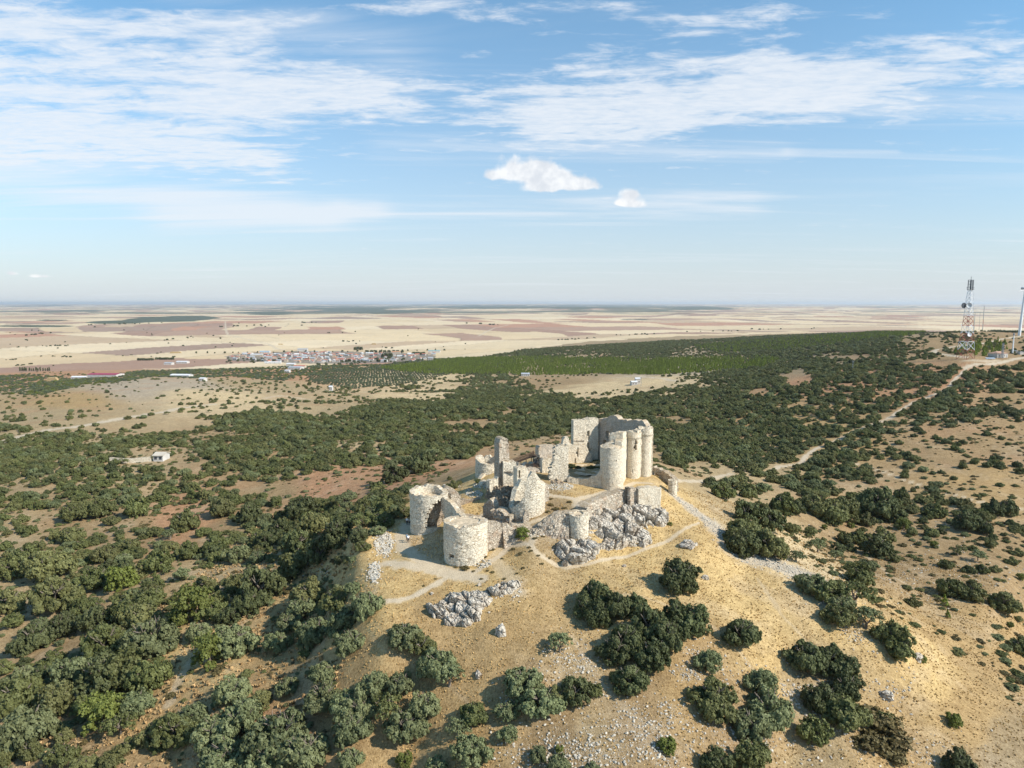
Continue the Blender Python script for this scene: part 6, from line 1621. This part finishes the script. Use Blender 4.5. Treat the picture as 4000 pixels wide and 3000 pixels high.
SH = [  # px, py of the base, width px, depth m, height m, roof, wall, name, label
 (1180,1373,38,18,9,'grey',0,'warehouse','tall white hall with a grey roof standing above the back edge of the village'),
 (1032,1380,38,20,6,'blue',0,'warehouse','hall with a pale blue roof at the back left of the village'),
 (965,1388,34,20,6,'white',0,'warehouse','long white hall at the far left end of the village'),
 (1000,1391,46,16,5,'white',1,'warehouse','low pale hall in front of the blue roofed hall'),
 (1064,1421,62,10,4,'white',0,'long_shed','long low white shed along the front edge of the village'),
 (1134,1432,32,14,7,'white',0,'warehouse','white hall beside the grey and red sheds in front of the village'),
 (1150,1446,50,24,6,'grey',0,'warehouse','grey roofed sheds standing apart in front of the village'),
 (1168,1438,44,16,5,'red',1,'long_shed','red roofed shed in front of the village'),
 (1695,1378,46,22,7,'teal',0,'warehouse','teal roofed warehouse right of the village'),
 (1442,1384,28,16,5,'white',0,'warehouse','white roofed hall between dark trees in the right part of the village'),
 (1546,1382,32,18,7,'orange',1,'warehouse','building with an orange roof behind the tall dark trees'),
 (1568,1394,34,14,4,'white',0,'long_shed','long white building below the orange roofed one'),
 (1121,1457,18,9,5,'white',0,'farm_house','small bright white house in front of the grey sheds'),
 (1291,1527,12,6,5,'white',0,'hut','tiny white hut among the oaks before the groves'),
 (399,1476,116,26,6,'maroon',0,'long_shed','very long shed with a dark red roof on the left'),
 (305,1482,56,12,4,'white',0,'long_shed','low white sheds at the left end of the dark red shed'),
 (702,1474,78,14,4,'white',0,'long_shed','long low white building between the fields and the scrub'),
 (788,1489,20,9,4,'white',0,'farm_house','little white cabin right of the long low white building'),
 (655,1425,30,16,5,'grey',0,'warehouse','grey farm shed among fields left of the village'),
 (709,1420,44,16,5,'white',0,'warehouse','white roofed farm hall among fields left of the village'),
 (2053,1470,32,12,4,'grey',0,'farm_house','white farm house with a grey roof at the edge of the oak wood'),
 (2478,1505,22,9,4,'white',0,'pump_house','low white block on the straw coloured clearing'),
 (2492,1502,18,8,7,'white',0,'pump_house','taller white block on the straw coloured clearing'),
 (619,1803,38,6,2.6,'cream',0,'farm_house','white house in a clearing of the left oak wood'),
 (1420,1412,24,9,5,'white',0,'farm_house','white villa with a white roof below the village trees'),
 (1500,1414,26,9,5,'white',0,'farm_house','white villa at the right front of the village'),
 (1535,1411,22,9,5,'grey',0,'farm_house','white villa with grey roof at the right front of the village'),
]
for (px, py, wpx, dep, h, rc, wi, nm, lab) in SH:
    p = at(px, py); d = project(*p)[2]
    house(p[0], p[1] + dep / 2, wpx * d / F, dep, h, 1.6 if dep > 9 else 0.9, rv_.uniform(-.12, .12), WALLC[wi], ROOFC[rc], lab, nm, nm.replace('_', ' '), 'farm buildings and halls around the village', 4 if wpx > 30 and py < 1500 else 2)
# enclosure walls beside the house in the wood
fw = thing('farm_wall', 'low tan enclosure walls left of the white house in the oak wood', 'wall')
p0, p1, p2 = at(428, 1806), at(500, 1810), at(590, 1803)
for a_, b_ in ((p0, p1), (p1, p2)):
    ruin_wall('wall', [a_[:2], b_[:2]], 0.8, lambda i, x, y: float(H(x, y)) + 2.2, M_keep, fw, jag=0.1, seed=3, step=1.0)
for px, py, wpx, hh, lab in ((206, 1490, 50, 8, 'tan stack of straw bales near the left edge'), (687, 1380, 44, 6, 'dark straw stack in a field left of the village'), (1460, 1346, 20, 6, 'brown straw stack in the field behind the village'), (1096, 1346, 18, 4, 'yellowish row of straw bales behind the village')):
    p = at(px, py); d = project(*p)[2]; L_ = wpx * d / F
    t_ = thing('straw_stack', lab, 'straw stack', 'straw stacks in the fields', (p[0], p[1], p[2] - .3))
    nb = max(4, int(L_ / 2.6))
    for lv in range(max(1, hh // 2)):
        vs, fs = [], []
        for k in range(nb - lv): box_into(vs, fs, -L_ / 2 + (k + lv * .5) * L_ / nb + .06, -L_ / 2 + (k + 1 + lv * .5) * L_ / nb - .06, -3, 3, lv * 2.0 + .01, lv * 2.0 + 1.97)
        link('bale_layer', mesh_from('bale_layer', vs, fs, flat_mat('straw', (0.47, 0.34, 0.18), .95, .1, .2, .6) if lv == 0 else bpy.data.materials.get('straw')), None, t_)

# trees on the plain
def ftree(px, py, hpx, kind='fielddark', wf=1.0, hf=1.0, label='', group='trees on the plain', name=None):
    p = at(px, py); d = project(*p)[2]; w = hpx * d / F * wf
    o = grow(kind, p[0], p[1], w, label, group, hf, name=name)
    return o
rt = random.Random(5)
for k in range(14):
    ftree(78 + k * 9 + rt.uniform(-2, 2), 1450, rt.uniform(16, 21) * .35, 'fielddark', 1, 3.4, 'slim dark poplar in the leftmost row on the plain', 'row of poplars', 'poplar')
for k in range(30):
    ftree(772 + k * 33 + rt.uniform(-8, 8), 1381 - (k * 33) * .012 + rt.uniform(-1, 1), rt.uniform(7, 12), 'fielddark', .8, 1.3, 'small tree in the row along the road behind the village', 'roadside trees behind the village')
for k in range(6):
    ftree(1384 + k * 6, 1368, 8, 'fielddark', 1, 2.6, 'tall dark poplar in the clump behind the village', 'poplar clump behind the village', 'poplar')
for k in range(7):
    ftree(1493 + k * 6, 1398, 11, 'fielddark', 1, 2.4, 'tall dark poplar before the orange roof', 'poplar clump before the orange roof', 'poplar')
for k in range(9):
    ftree(1435 + k * 17, 1377, 12, 'fielddark', 1.2, 1, 'dark round tree in the hedge right behind the village', 'dark trees behind the village')
for k in range(6):
    ftree(1615 + k * 8, 1386, 14, 'fielddark', 1.1, 1.1, 'dark tree of the clump left of the teal roofed warehouse', 'dark clump by the warehouse')
for (x0, x1, yy, n_) in ((540, 596, 1408, 9), (610, 678, 1405, 10)):
    for k in range(n_): ftree(x0 + (x1 - x0) * k / (n_ - 1), yy, 9, 'fielddark', 1.2, 1.3, 'dark conifer of the windbreak left of the village', 'windbreak conifers')
for k in range(110):
    px = rt.choice([rt.gauss(1450, 90), rt.uniform(885, 1110), rt.gauss(1270, 90), rt.uniform(1300, 1680)]); py = rt.uniform(1396, 1428) if px > 1150 else rt.uniform(1400, 1420)
    if px < 880 or px > 1720: continue
    ftree(px, py, rt.uniform(8, 16), rt.choice(['fielddark', 'fielddark', 'mid', 'olive']), 1.0, 1.0, 'garden tree %s' % village_zone(px, py), 'trees in and before the village', 'field_tree')
HEDG = [(60,1357,250,1350,9),(480,1390,520,1388,3),(220,1352,290,1350,6),(90,1312,210,1300,10),(100,1330,120,1330,3),(640,1330,760,1318,7),(330,1270,640,1262,12),(840,1278,1050,1272,12),(60,1430,140,1420,8),(10,1408,70,1405,5),(200,1393,300,1396,9),
        (800,1300,900,1340,4),(1820,1264,1960,1270,9),(2180,1330,2330,1320,14),(2400,1310,2600,1305,9),(1330,1335,1440,1333,6),(1480,1356,1540,1362,6),(700,1352,740,1350,3),(1180,1262,1240,1262,4),(260,1200,420,1205,0),(1280,1300,1300,1300,2),(540,1392,700,1396,4),(2600,1300,2900,1292,8),(2900,1288,3200,1284,8)]
def fz(px, py):
    z_ = 'left edge' if px < 250 else ('left of village' if px < 720 else ('behind village' if px < 1250 else ('right behind village' if px < 1900 else 'above the dark woods')))
    return ('far fields, ' if py < 1310 else 'near fields, ') + z_
nf = 0
for (x0, y0, x1, y1, n_) in HEDG:
    for k in range(n_):
        t_ = rt.random()
        ftree(x0 + (x1 - x0) * t_, y0 + (y1 - y0) * t_ + rt.uniform(-1.5, 1.5), rt.uniform(4.5, 9), 'fielddark', 1.2, .85, 'small hedge tree, ' + fz(x0 + (x1 - x0) * t_, y0), 'field trees and hedges of the plain'); nf += 1
for k in range(60):
    px = rt.uniform(0, 1900); py = rt.uniform(1262, 1430)
    if 870 < px < 1720 and py > 1365: continue
    ftree(px, py, rt.uniform(4, 8), 'fielddark', 1.1, .9, 'lone small tree, ' + fz(px, py), 'field trees and hedges of the plain')

# ------------------------------------------------------------------ lattice mast, masts, wind turbine
M_red = paint('red_steel', (0.36, 0.11, 0.09)); M_wht = paint('white_steel', (0.78, 0.79, 0.80)); M_gsteel = flat_mat('grey_steel', (0.25, 0.27, 0.29), .5, .4, .05); M_dsteel = flat_mat('dark_steel', (0.09, 0.10, 0.115), .6, .3, .05)
def lattice(name, base, prof, parts_at, label, cat, thick=0.3):
    """prof: (height, half width, material) from the ground up"""
    t_ = thing(name, label, cat, None, tuple(base)); t_.rotation_euler = (0, 0, 0.35)
    for (h0, w0, m0), (h1, w1, _) in zip(prof[:-1], prof[1:]):
        vs, fs = [], []
        nb = max(1, int(round((h1 - h0) / max(w0 + w1, 1.2))))
        cs = [(-1, -1), (1, -1), (1, 1), (-1, 1)]
        for b in range(nb):
            ha, hb = h0 + (h1 - h0) * b / nb, h0 + (h1 - h0) * (b + 1) / nb
            wa, wb = w0 + (w1 - w0) * b / nb, w0 + (w1 - w0) * (b + 1) / nb
            for k in range(4):
                c0, c1 = cs[k], cs[(k + 1) % 4]
                A0 = (c0[0] * wa, c0[1] * wa, ha); A1 = (c1[0] * wa, c1[1] * wa, ha); B0 = (c0[0] * wb, c0[1] * wb, hb); B1 = (c1[0] * wb, c1[1] * wb, hb)
                beam(vs, fs, A0, B0, thick, thick); beam(vs, fs, A0, B1, thick * .6, thick * .6); beam(vs, fs, A1, B0, thick * .6, thick * .6); beam(vs, fs, B0, B1, thick * .7, thick * .7)
        link('lattice_section', mesh_from('lattice_section', vs, fs, m0), None, t_)
    return t_
bp_ = at(3771, 1402); dm = project(*bp_)[2]; k_ = dm / F; Ym = bp_[1]
print('mast at', bp_)
def hz_(py): return zat(3771, py, Ym) - float(bp_[2])
mast = lattice('lattice_mast', bp_, [(-1, 22.2 * k_, M_red), (hz_(1367), 19.98 * k_, M_wht), (hz_(1334), 17.76 * k_, M_red), (hz_(1303), 15.17 * k_, M_wht), (hz_(1274), 12.95 * k_, M_red), (hz_(1235), 11.1 * k_, M_wht), (hz_(1161), 8.14 * k_, M_wht), (hz_(1129), 4.81 * k_, M_wht)], None,
               'tall red and white lattice mast with dish antennas on the ridge at the right', 'radio mast', 0.25)
top_ = hz_(1129)
vs, fs = [], []
for lv in range(7):
    h = top_ + lv * (hz_(1094) - top_) / 6
    for c0, c1 in (((-1, -1), (1, -1)), ((1, -1), (1, 1)), ((1, 1), (-1, 1)), ((-1, 1), (-1, -1))):
        w = (9 if lv < 2 else 7) * k_; beam(vs, fs, (c0[0] * w, c0[1] * w, h), (c1[0] * w, c1[1] * w, h), .3, .3)
for x, y in ((-6, -6), (6, -6), (6, 6), (-6, 6), (1, -6), (2.5, 0)): beam(vs, fs, (x * k_, y * k_, top_ - 1), (x * k_ * .98, y * k_, hz_(1094)), .35, .35)
beam(vs, fs, (0, 0, top_), (0, 0.01, hz_(1080)), .25, .25)
link('antenna_array', mesh_from('antenna_array', vs, fs, M_dsteel), None, mast)
def dish(parent, px, py, rpx, mat, yoff, seed=0, facing=-1.57):
    r_ = rpx * k_; vs, fs = [], []; n_ = 20
    for j, (rr, dd) in enumerate(((0.0, .30), (.5, .22), (.85, .10), (1.0, 0.0), (1.0, .35), (.6, .7))):
        for q in range(n_):
            a = 2 * math.pi * q / n_; vs.append((rr * r_ * math.cos(a), dd * r_, rr * r_ * math.sin(a)))
    for j in range(5):
        for q in range(n_): fs.append((j * n_ + q, j * n_ + (q + 1) % n_, (j + 1) * n_ + (q + 1) % n_, (j + 1) * n_ + q))
    o = link('dish_antenna', mesh_from('dish_antenna', vs, fs, mat, True), None, parent)
    wv = Vector(P(px, py, Ym + yoff)) - Vector(bp_); o.location = Matrix.Rotation(-0.35, 3, 'Z') @ wv; o.rotation_euler = (0, 0, -0.35 + facing + 1.57)
    return o
dish(mast, 3767, 1193, 10.5, M_dsteel, -3.5, facing=-1.2)['label'] = 'dark round dish on the left side of the mast'
dish(mast, 3786, 1193, 10.5, flat_mat('pale_grey_dish', (.52, .54, .55), .6, .3, .05), -4.5, facing=-1.7)['label'] = 'grey round dish on the right side of the mast'
dish(mast, 3788, 1307, 8, M_wht, -6.5)['label'] = 'white round dish low on the mast'
dish(mast, 3795, 1271, 3, M_wht, -5); dish(mast, 3756, 1269, 2, M_wht, -5)
for px, pt, pb, Y, wd, lab in ((3838, 1196, 1290, 980, 1.1, 'red and grey lattice mast farther back on the ridge'), (3804, 1220, 1290, 980, .9, 'thin grey lattice mast just right of the big mast'), (3824, 1221, 1290, 1100, .35, 'hair-thin pole mast between two lattice masts')):
    b_ = at(px, pb); zt_ = zat(px, pt, b_[1]) - float(b_[2])
    lattice('antenna_mast', b_, [(-1, wd * 1.3, M_gsteel), (zt_ * .25, wd * 1.1, M_red if wd > 1 else M_gsteel), (zt_ * .45, wd, M_gsteel), (zt_, wd * .6, M_gsteel)], None, lab, 'radio mast', 0.4)
b_ = at(3915, 1399); lattice('power_pylon', b_, [(-.5, .8, M_gsteel), (zat(3915, 1340, b_[1]) - float(b_[2]), .45, M_gsteel)], None, 'thin lattice pylon in front of the white building by the mast', 'pylon', 0.16)
b_ = at(3955, 1382); zt_ = zat(3955, 1300, b_[1]) - float(b_[2])
pl = thing('antenna_pole', 'slender pale tubular mast right of the white building', 'pole', None, tuple(b_))
vs, fs = [], []; tube_into(vs, fs, [(0, 0, -.5), (0, 0, zt_ * .6), (0, .01, zt_)], [.6, .45, .3], 10); link('pole', mesh_from('pole', vs, fs, M_wht, True), None, pl)
vs, fs = [], []; tube_into(vs, fs, [(0, 0, zt_ * .88), (0, 0, zt_ * .98)], [.7, .7], 8); link('antenna', mesh_from('antenna', vs, fs, M_gsteel), None, pl)
for (px, py, h, lab) in ((2504, 1508, 10, 'wooden power pole beside the white blocks on the clearing'), (3330, 1452, 9, 'thin power pole above the oak wood')):
    b_ = at(px, py); pl = thing('power_pole', lab, 'pole', None, tuple(b_)); vs, fs = [], []; tube_into(vs, fs, [(0, 0, -.5), (0, 0.01, h)], [.25, .18], 8); link('pole', mesh_from('pole', vs, fs, M_gsteel, True), None, pl)
    vs, fs = [], []; beam(vs, fs, (-1, 0, h - .5), (1, 0, h - .5), .18, .18); link('crossarm', mesh_from('crossarm', vs, fs, M_gsteel), None, pl)
# service building
b_ = at(3913, 1398); d_ = project(*b_)[2]
sb = thing('service_building', 'small white building with a red hipped roof beside the lattice mast', 'building', None, (b_[0], b_[1] + 5, b_[2] - .4)); sb.rotation_euler = (0, 0, .35)
a, b, h = 29 * d_ / F, 4.2, 3.9
vs, fs = [], []; box_into(vs, fs, -a, a, -b, b, 0, h); link('wall', mesh_from('wall', vs, fs, WALLC[0]), None, sb)
rv2 = [(-a - .5, -b - .5, h), (a + .5, -b - .5, h), (a + .5, b + .5, h), (-a - .5, b + .5, h), (-a + 3.5, 0, h + 1.9), (a - 3.5, 0, h + 1.9)]
link('roof', mesh_from('roof', rv2, [(0, 1, 5, 4), (1, 2, 5), (2, 3, 4, 5), (3, 0, 4), (0, 3, 2, 1)], ROOFC['brown']), None, sb)
for x in (-3.5, -1.0, 2.2):
    vs, fs = [], []; box_into(vs, fs, x - .4, x + .4, -b - .05, -b + .02, 1.6, 2.6); link('window', mesh_from('window', vs, fs, M_dkwin), None, sb)
vs, fs = [], []; box_into(vs, fs, 4.2, 5.2, -b - .06, -b + .02, 0.4, 2.7); link('door', mesh_from('door', vs, fs, M_gsteel), None, sb)
for px, py, w, lab in ((3988, 1385, 5, 'small white equipment cabin right of the tubular mast'), (3963, 1380, 6, 'small grey tank at the foot of the tubular mast')):
    b_ = at(px, py); t_ = thing('equipment_cabin', lab, 'cabin', None, tuple(b_)); vs, fs = [], []
    box_into(vs, fs, -w / 3, w / 3, -1.3, 1.3, -.4, 2.3); link('body', mesh_from('body', vs, fs, WALLC[0] if w == 5 else WALLC[2]), None, t_)
    vs, fs = [], []; box_into(vs, fs, -w / 3 - .15, w / 3 + .15, -1.45, 1.45, 2.3, 2.5); link('lid', mesh_from('lid', vs, fs, ROOFC['grey']), None, t_)
b_ = at(3869, 1404); t_ = thing('solar_panels', 'low tilted row of bluish grey solar panels before the white building', 'solar panels', None, tuple(b_)); vs, fs = [], []
for k in range(4): beam(vs, fs, (-3 + k * 1.9, -1.2, .6), (-3 + k * 1.9, 1.2, 1.5), 1.7, .08)
link('panels', mesh_from('panels', vs, fs, flat_mat('panel_glass', (.30, .36, .42), .35, .5, .05)), None, t_)
vs, fs = [], []
for k in range(4): beam(vs, fs, (-3 + k * 1.9, 0, -.3), (-3 + k * 1.9, 0.01, 1.0), .12, .12)
link('stand', mesh_from('stand', vs, fs, M_gsteel), None, t_)
# turbine
b_ = at(3981, 1311); Yt = b_[1]; zt_ = zat(3991, 1131, Yt) - float(b_[2]); kt = project(*b_)[2] / F
M_tw = flat_mat('turbine_white', (0.74, 0.76, 0.78), .45, .4, .03, .1)
wtb = thing('wind_turbine', 'white wind turbine at the right edge, its nacelle turned sideways', 'wind turbine', None, tuple(b_))
topx = 9.0 * kt
vs, fs = [], []; tube_into(vs, fs, [(0, 0, -1), (topx * .5, 0, zt_ * .5), (topx, 0, zt_)], [5.2 * kt, 4.2 * kt, 2.9 * kt], 24); link('tower', mesh_from('tower', vs, fs, M_tw, True), None, wtb)
vs, fs = [], []; nl = 15 * kt
tube_into(vs, fs, [(topx - nl, .0, zt_ + 1.5), (topx - nl + .3, 0, zt_ + 1.5), (topx + 2, 0, zt_ + 1.8), (topx + nl * .62, 0, zt_ + 1.6), (topx + nl * .62 + .4, 0, zt_ + 1.6)], [.2, 1.55, 1.75, 1.2, .2], 16)
link('nacelle', mesh_from('nacelle', vs, fs, flat_mat('nacelle_grey', (.42, .45, .48), .5, .3, .05), True), None, wtb)
hub = Vector((topx + nl * .62 + 1.2, 0, zt_ + 1.6))
vs, fs = [], []; tube_into(vs, fs, [hub + Vector((-1, 0, 0)), hub, hub + Vector((1.2, 0, 0))], [1.2, 1.3, .2], 16); hb = link('hub', mesh_from('hub', vs, fs, M_tw, True), None, wtb)
for ang in (188, 68, 308):
    # the rotor stands almost side-on; its plane is turned so that one blade crosses in front of the nacelle
    dv = Vector((math.cos(math.radians(ang)) * .88, -abs(math.cos(math.radians(ang))) * .45, math.sin(math.radians(ang)))).normalized()
    vs, fs = [], []; R_ = 26
    side_ = dv.cross(Vector((0, 1, 0))).normalized(); upn = dv.cross(side_).normalized()
    st = hub + Vector((.4, -1.6, -.6))
    for j in range(9):
        f_ = j / 8; c_ = (1.1 if j == 0 else 1.9 * (1 - f_) + .25) * .5; th = .35 * (1 - f_) + .06
        q = st + dv * (R_ * f_)
        for (u_, v_) in ((-1, 0), (0, .5), (1, 0), (0, -.5)): vs.append(tuple(q + side_ * c_ * u_ + upn * th * v_ * 2))
    for j in range(8):
        for q in range(4): fs.append((j * 4 + q, j * 4 + (q + 1) % 4, (j + 1) * 4 + (q + 1) % 4, (j + 1) * 4 + q))
    link('blade', mesh_from('blade', vs, fs, M_tw, True), None, wtb)

# ------------------------------------------------------------------ visitors
M_skin = flat_mat('skin', (0.50, 0.33, 0.25), .6, .3, .03)
def cloth(n_, c_): return flat_mat(n_, c_, .9, .1, .05)
def skinned(name, verts, edges, radii, mat, parent, root=0):
    me = bpy.data.meshes.new(name); me.from_pydata(verts, edges, []); me.update()
    o = link(name, me, mat, parent)
    sk = o.modifiers.new('skin', 'SKIN')
    if not me.skin_vertices: 
        import bmesh
        bm = bmesh.new(); bm.from_mesh(me); bm.verts.layers.skin.verify(); bm.to_mesh(me); bm.free()
    for i, r_ in enumerate(radii):
        me.skin_vertices[0].data[i].radius = (r_, r_) if not isinstance(r_, tuple) else r_
        me.skin_vertices[0].data[i].use_root = (i == root)
    sb_ = o.modifiers.new('smooth', 'SUBSURF'); sb_.levels = 1; sb_.render_levels = 2
    return o
def person(px, py, rot, shirt, trousers, hair, label, stride=.22, hgt=1.74, arm=.12):
    g_ = at(px, py); r_ = thing('person', label, 'person', None, tuple(g_)); r_.rotation_euler = (0, 0, rot); s = hgt / 1.74; r_.scale = (s, s, s)
    f_ = stride
    J = {'pel': (0, 0, .95), 'bel': (0, 0, 1.1), 'che': (0, .0, 1.32), 'nek': (0, -.01, 1.5), 'hd1': (0, -.02, 1.60), 'hd2': (0, -.02, 1.69),
         'hl': (.1, 0, .90), 'kl': (.1, -f_ * .7, .50), 'al': (.1, -f_, .09), 'tl': (.11, -f_ - .16, .03), 'hr': (-.1, 0, .90), 'kr': (-.1, f_ * .35, .50), 'ar': (-.1, f_, .10), 'tr': (-.11, f_ - .15, .03),
         'sl': (.18, 0, 1.42), 'el': (.25, arm, 1.15), 'wl': (.25, arm * .3 - .04, .92), 'dl': (.25, -.03, .82), 'sr': (-.18, 0, 1.42), 'er': (-.25, -arm, 1.15), 'wr': (-.25, -arm - .12, .94), 'dr': (-.25, -arm - .15, .85)}
    ks = list(J); ix = {k: i for i, k in enumerate(ks)}
    E_ = [('pel', 'bel'), ('bel', 'che'), ('che', 'nek'), ('nek', 'hd1'), ('hd1', 'hd2'), ('pel', 'hl'), ('hl', 'kl'), ('kl', 'al'), ('al', 'tl'), ('pel', 'hr'), ('hr', 'kr'), ('kr', 'ar'), ('ar', 'tr'), ('che', 'sl'), ('sl', 'el'), ('el', 'wl'), ('wl', 'dl'), ('che', 'sr'), ('sr', 'er'), ('er', 'wr'), ('wr', 'dr')]
    rad = {'pel': .13, 'bel': .12, 'che': .14, 'nek': .055, 'hd1': .085, 'hd2': .09, 'hl': .09, 'kl': .058, 'al': .042, 'tl': .035, 'hr': .09, 'kr': .058, 'ar': .042, 'tr': .035, 'sl': .06, 'el': .042, 'wl': .03, 'dl': .035, 'sr': .06, 'er': .042, 'wr': .03, 'dr': .035}
    skinned('body', [J[k] for k in ks], [(ix[a], ix[b]) for a, b in E_], [rad[k] for k in ks], M_skin, r_)
    sv = ['pel', 'bel', 'che', 'sl', 'el', 'sr', 'er']; se = [(0, 1), (1, 2), (2, 3), (3, 4), (2, 5), (5, 6)]
    skinned('shirt', [J[k] for k in sv], se, [rad[k] * 1.18 + .01 for k in sv], shirt, r_)
    tv = ['pel', 'hl', 'kl', 'al', 'hr', 'kr', 'ar']; te = [(0, 1), (1, 2), (2, 3), (0, 4), (4, 5), (5, 6)]
    skinned('trousers', [(J[k][0], J[k][1], J[k][2] - (.02 if k == 'pel' else 0)) for k in tv], te, [rad[k] * 1.22 + .008 for k in tv], trousers, r_)
    skinned('hair', [(0, .02, 1.66), (0, .0, 1.72)], [(0, 1)], [.095, .085], hair, r_)
M_white_s = cloth('white_cotton', (.80, .80, .80)); M_navy = cloth('dark_trousers', (.03, .035, .05)); M_blue = cloth('blue_shirt', (.12, .25, .36)); M_hair = cloth('dark_hair', (.04, .03, .025)); M_greyc = cloth('grey_shirt', (.35, .36, .38))
person(1595, 2120, 0.3, M_white_s, M_navy, M_hair, 'person in a white top and dark trousers walking in the forecourt shade')
person(1590, 2114, 0.2, M_blue, M_navy, M_hair, 'person in a blue top walking close behind the one in white', hgt=1.66, arm=-.1)
person(1590, 2051, -0.4, M_white_s, M_navy, M_hair, 'person in a white top and black trousers standing left of the breached tower', stride=.08)
person(1599, 2052, 0.5, M_greyc, M_navy, M_hair, 'person in a grey top beside the left foot of the breached tower', stride=.1, hgt=1.62)

# ------------------------------------------------------------------ the air between
hm = bpy.data.materials.new('haze'); hm.use_nodes = True
hn = hm.node_tree; hn.nodes.clear()
ho = hn.nodes.new('ShaderNodeOutputMaterial'); pv = hn.nodes.new('ShaderNodeVolumePrincipled')
pv.inputs['Color'].default_value = (0.93, 0.965, 1.0, 1); pv.inputs['Density'].default_value = 2.6e-5; pv.inputs['Anisotropy'].default_value = 0.25
hn.links.new(pv.outputs[0], ho.inputs['Volume'])
vs, fs = [], []; zb_ = float(ZZ.min()) - 1.0
box_into(vs, fs, -172000, 172000, -400, 76500, zb_, max(115.0, float(ZZ.max()) + 2))
link('haze', mesh_from('haze', vs, fs, hm), None, None, kind='stuff', label='thin summer haze over the plain')

# ------------------------------------------------------------------ labels that single out: trees that share a description are told apart by their place in the row
ORD = ['first', 'second', 'third', 'fourth', 'fifth', 'sixth', 'seventh', 'eighth', 'ninth', 'tenth', 'eleventh', 'twelfth', 'thirteenth', 'fourteenth', 'fifteenth', 'sixteenth', 'seventeenth', 'eighteenth', 'nineteenth', 'twentieth']
byl = {}
for o in C.objects:
    if o.get('category') and o.get('label') and o.parent is None and o.get('kind') is None: byl.setdefault(o['label'], []).append(o)
for lab, obs in byl.items():
    if 1 < len(obs) <= 60:
        pp = sorted([(o, project(*o.location)) for o in obs], key=lambda q: q[1][1])
        nr3 = 1 if len(pp) <= 14 else (2 if len(pp) <= 36 else 3)
        names3 = {1: [''], 2: [', far row', ', near row'], 3: [', far row', ', middle row', ', near row']}[nr3]
        for ri in range(nr3):
            rw = sorted(pp[ri * len(pp) // nr3:(ri + 1) * len(pp) // nr3], key=lambda q: q[1][0])
            for k, (o, q) in enumerate(rw):
                if k < len(ORD):
                    nm_ = ('leftmost' if k == 0 else ('rightmost' if k == len(rw) - 1 else ORD[k] + ' from left')) if len(rw) > 1 else 'lone one'
                    full = lab + ', ' + nm_ + names3[ri]
                    if len(full.split()) > 16: print('LONG', full); continue
                    o['label'] = full
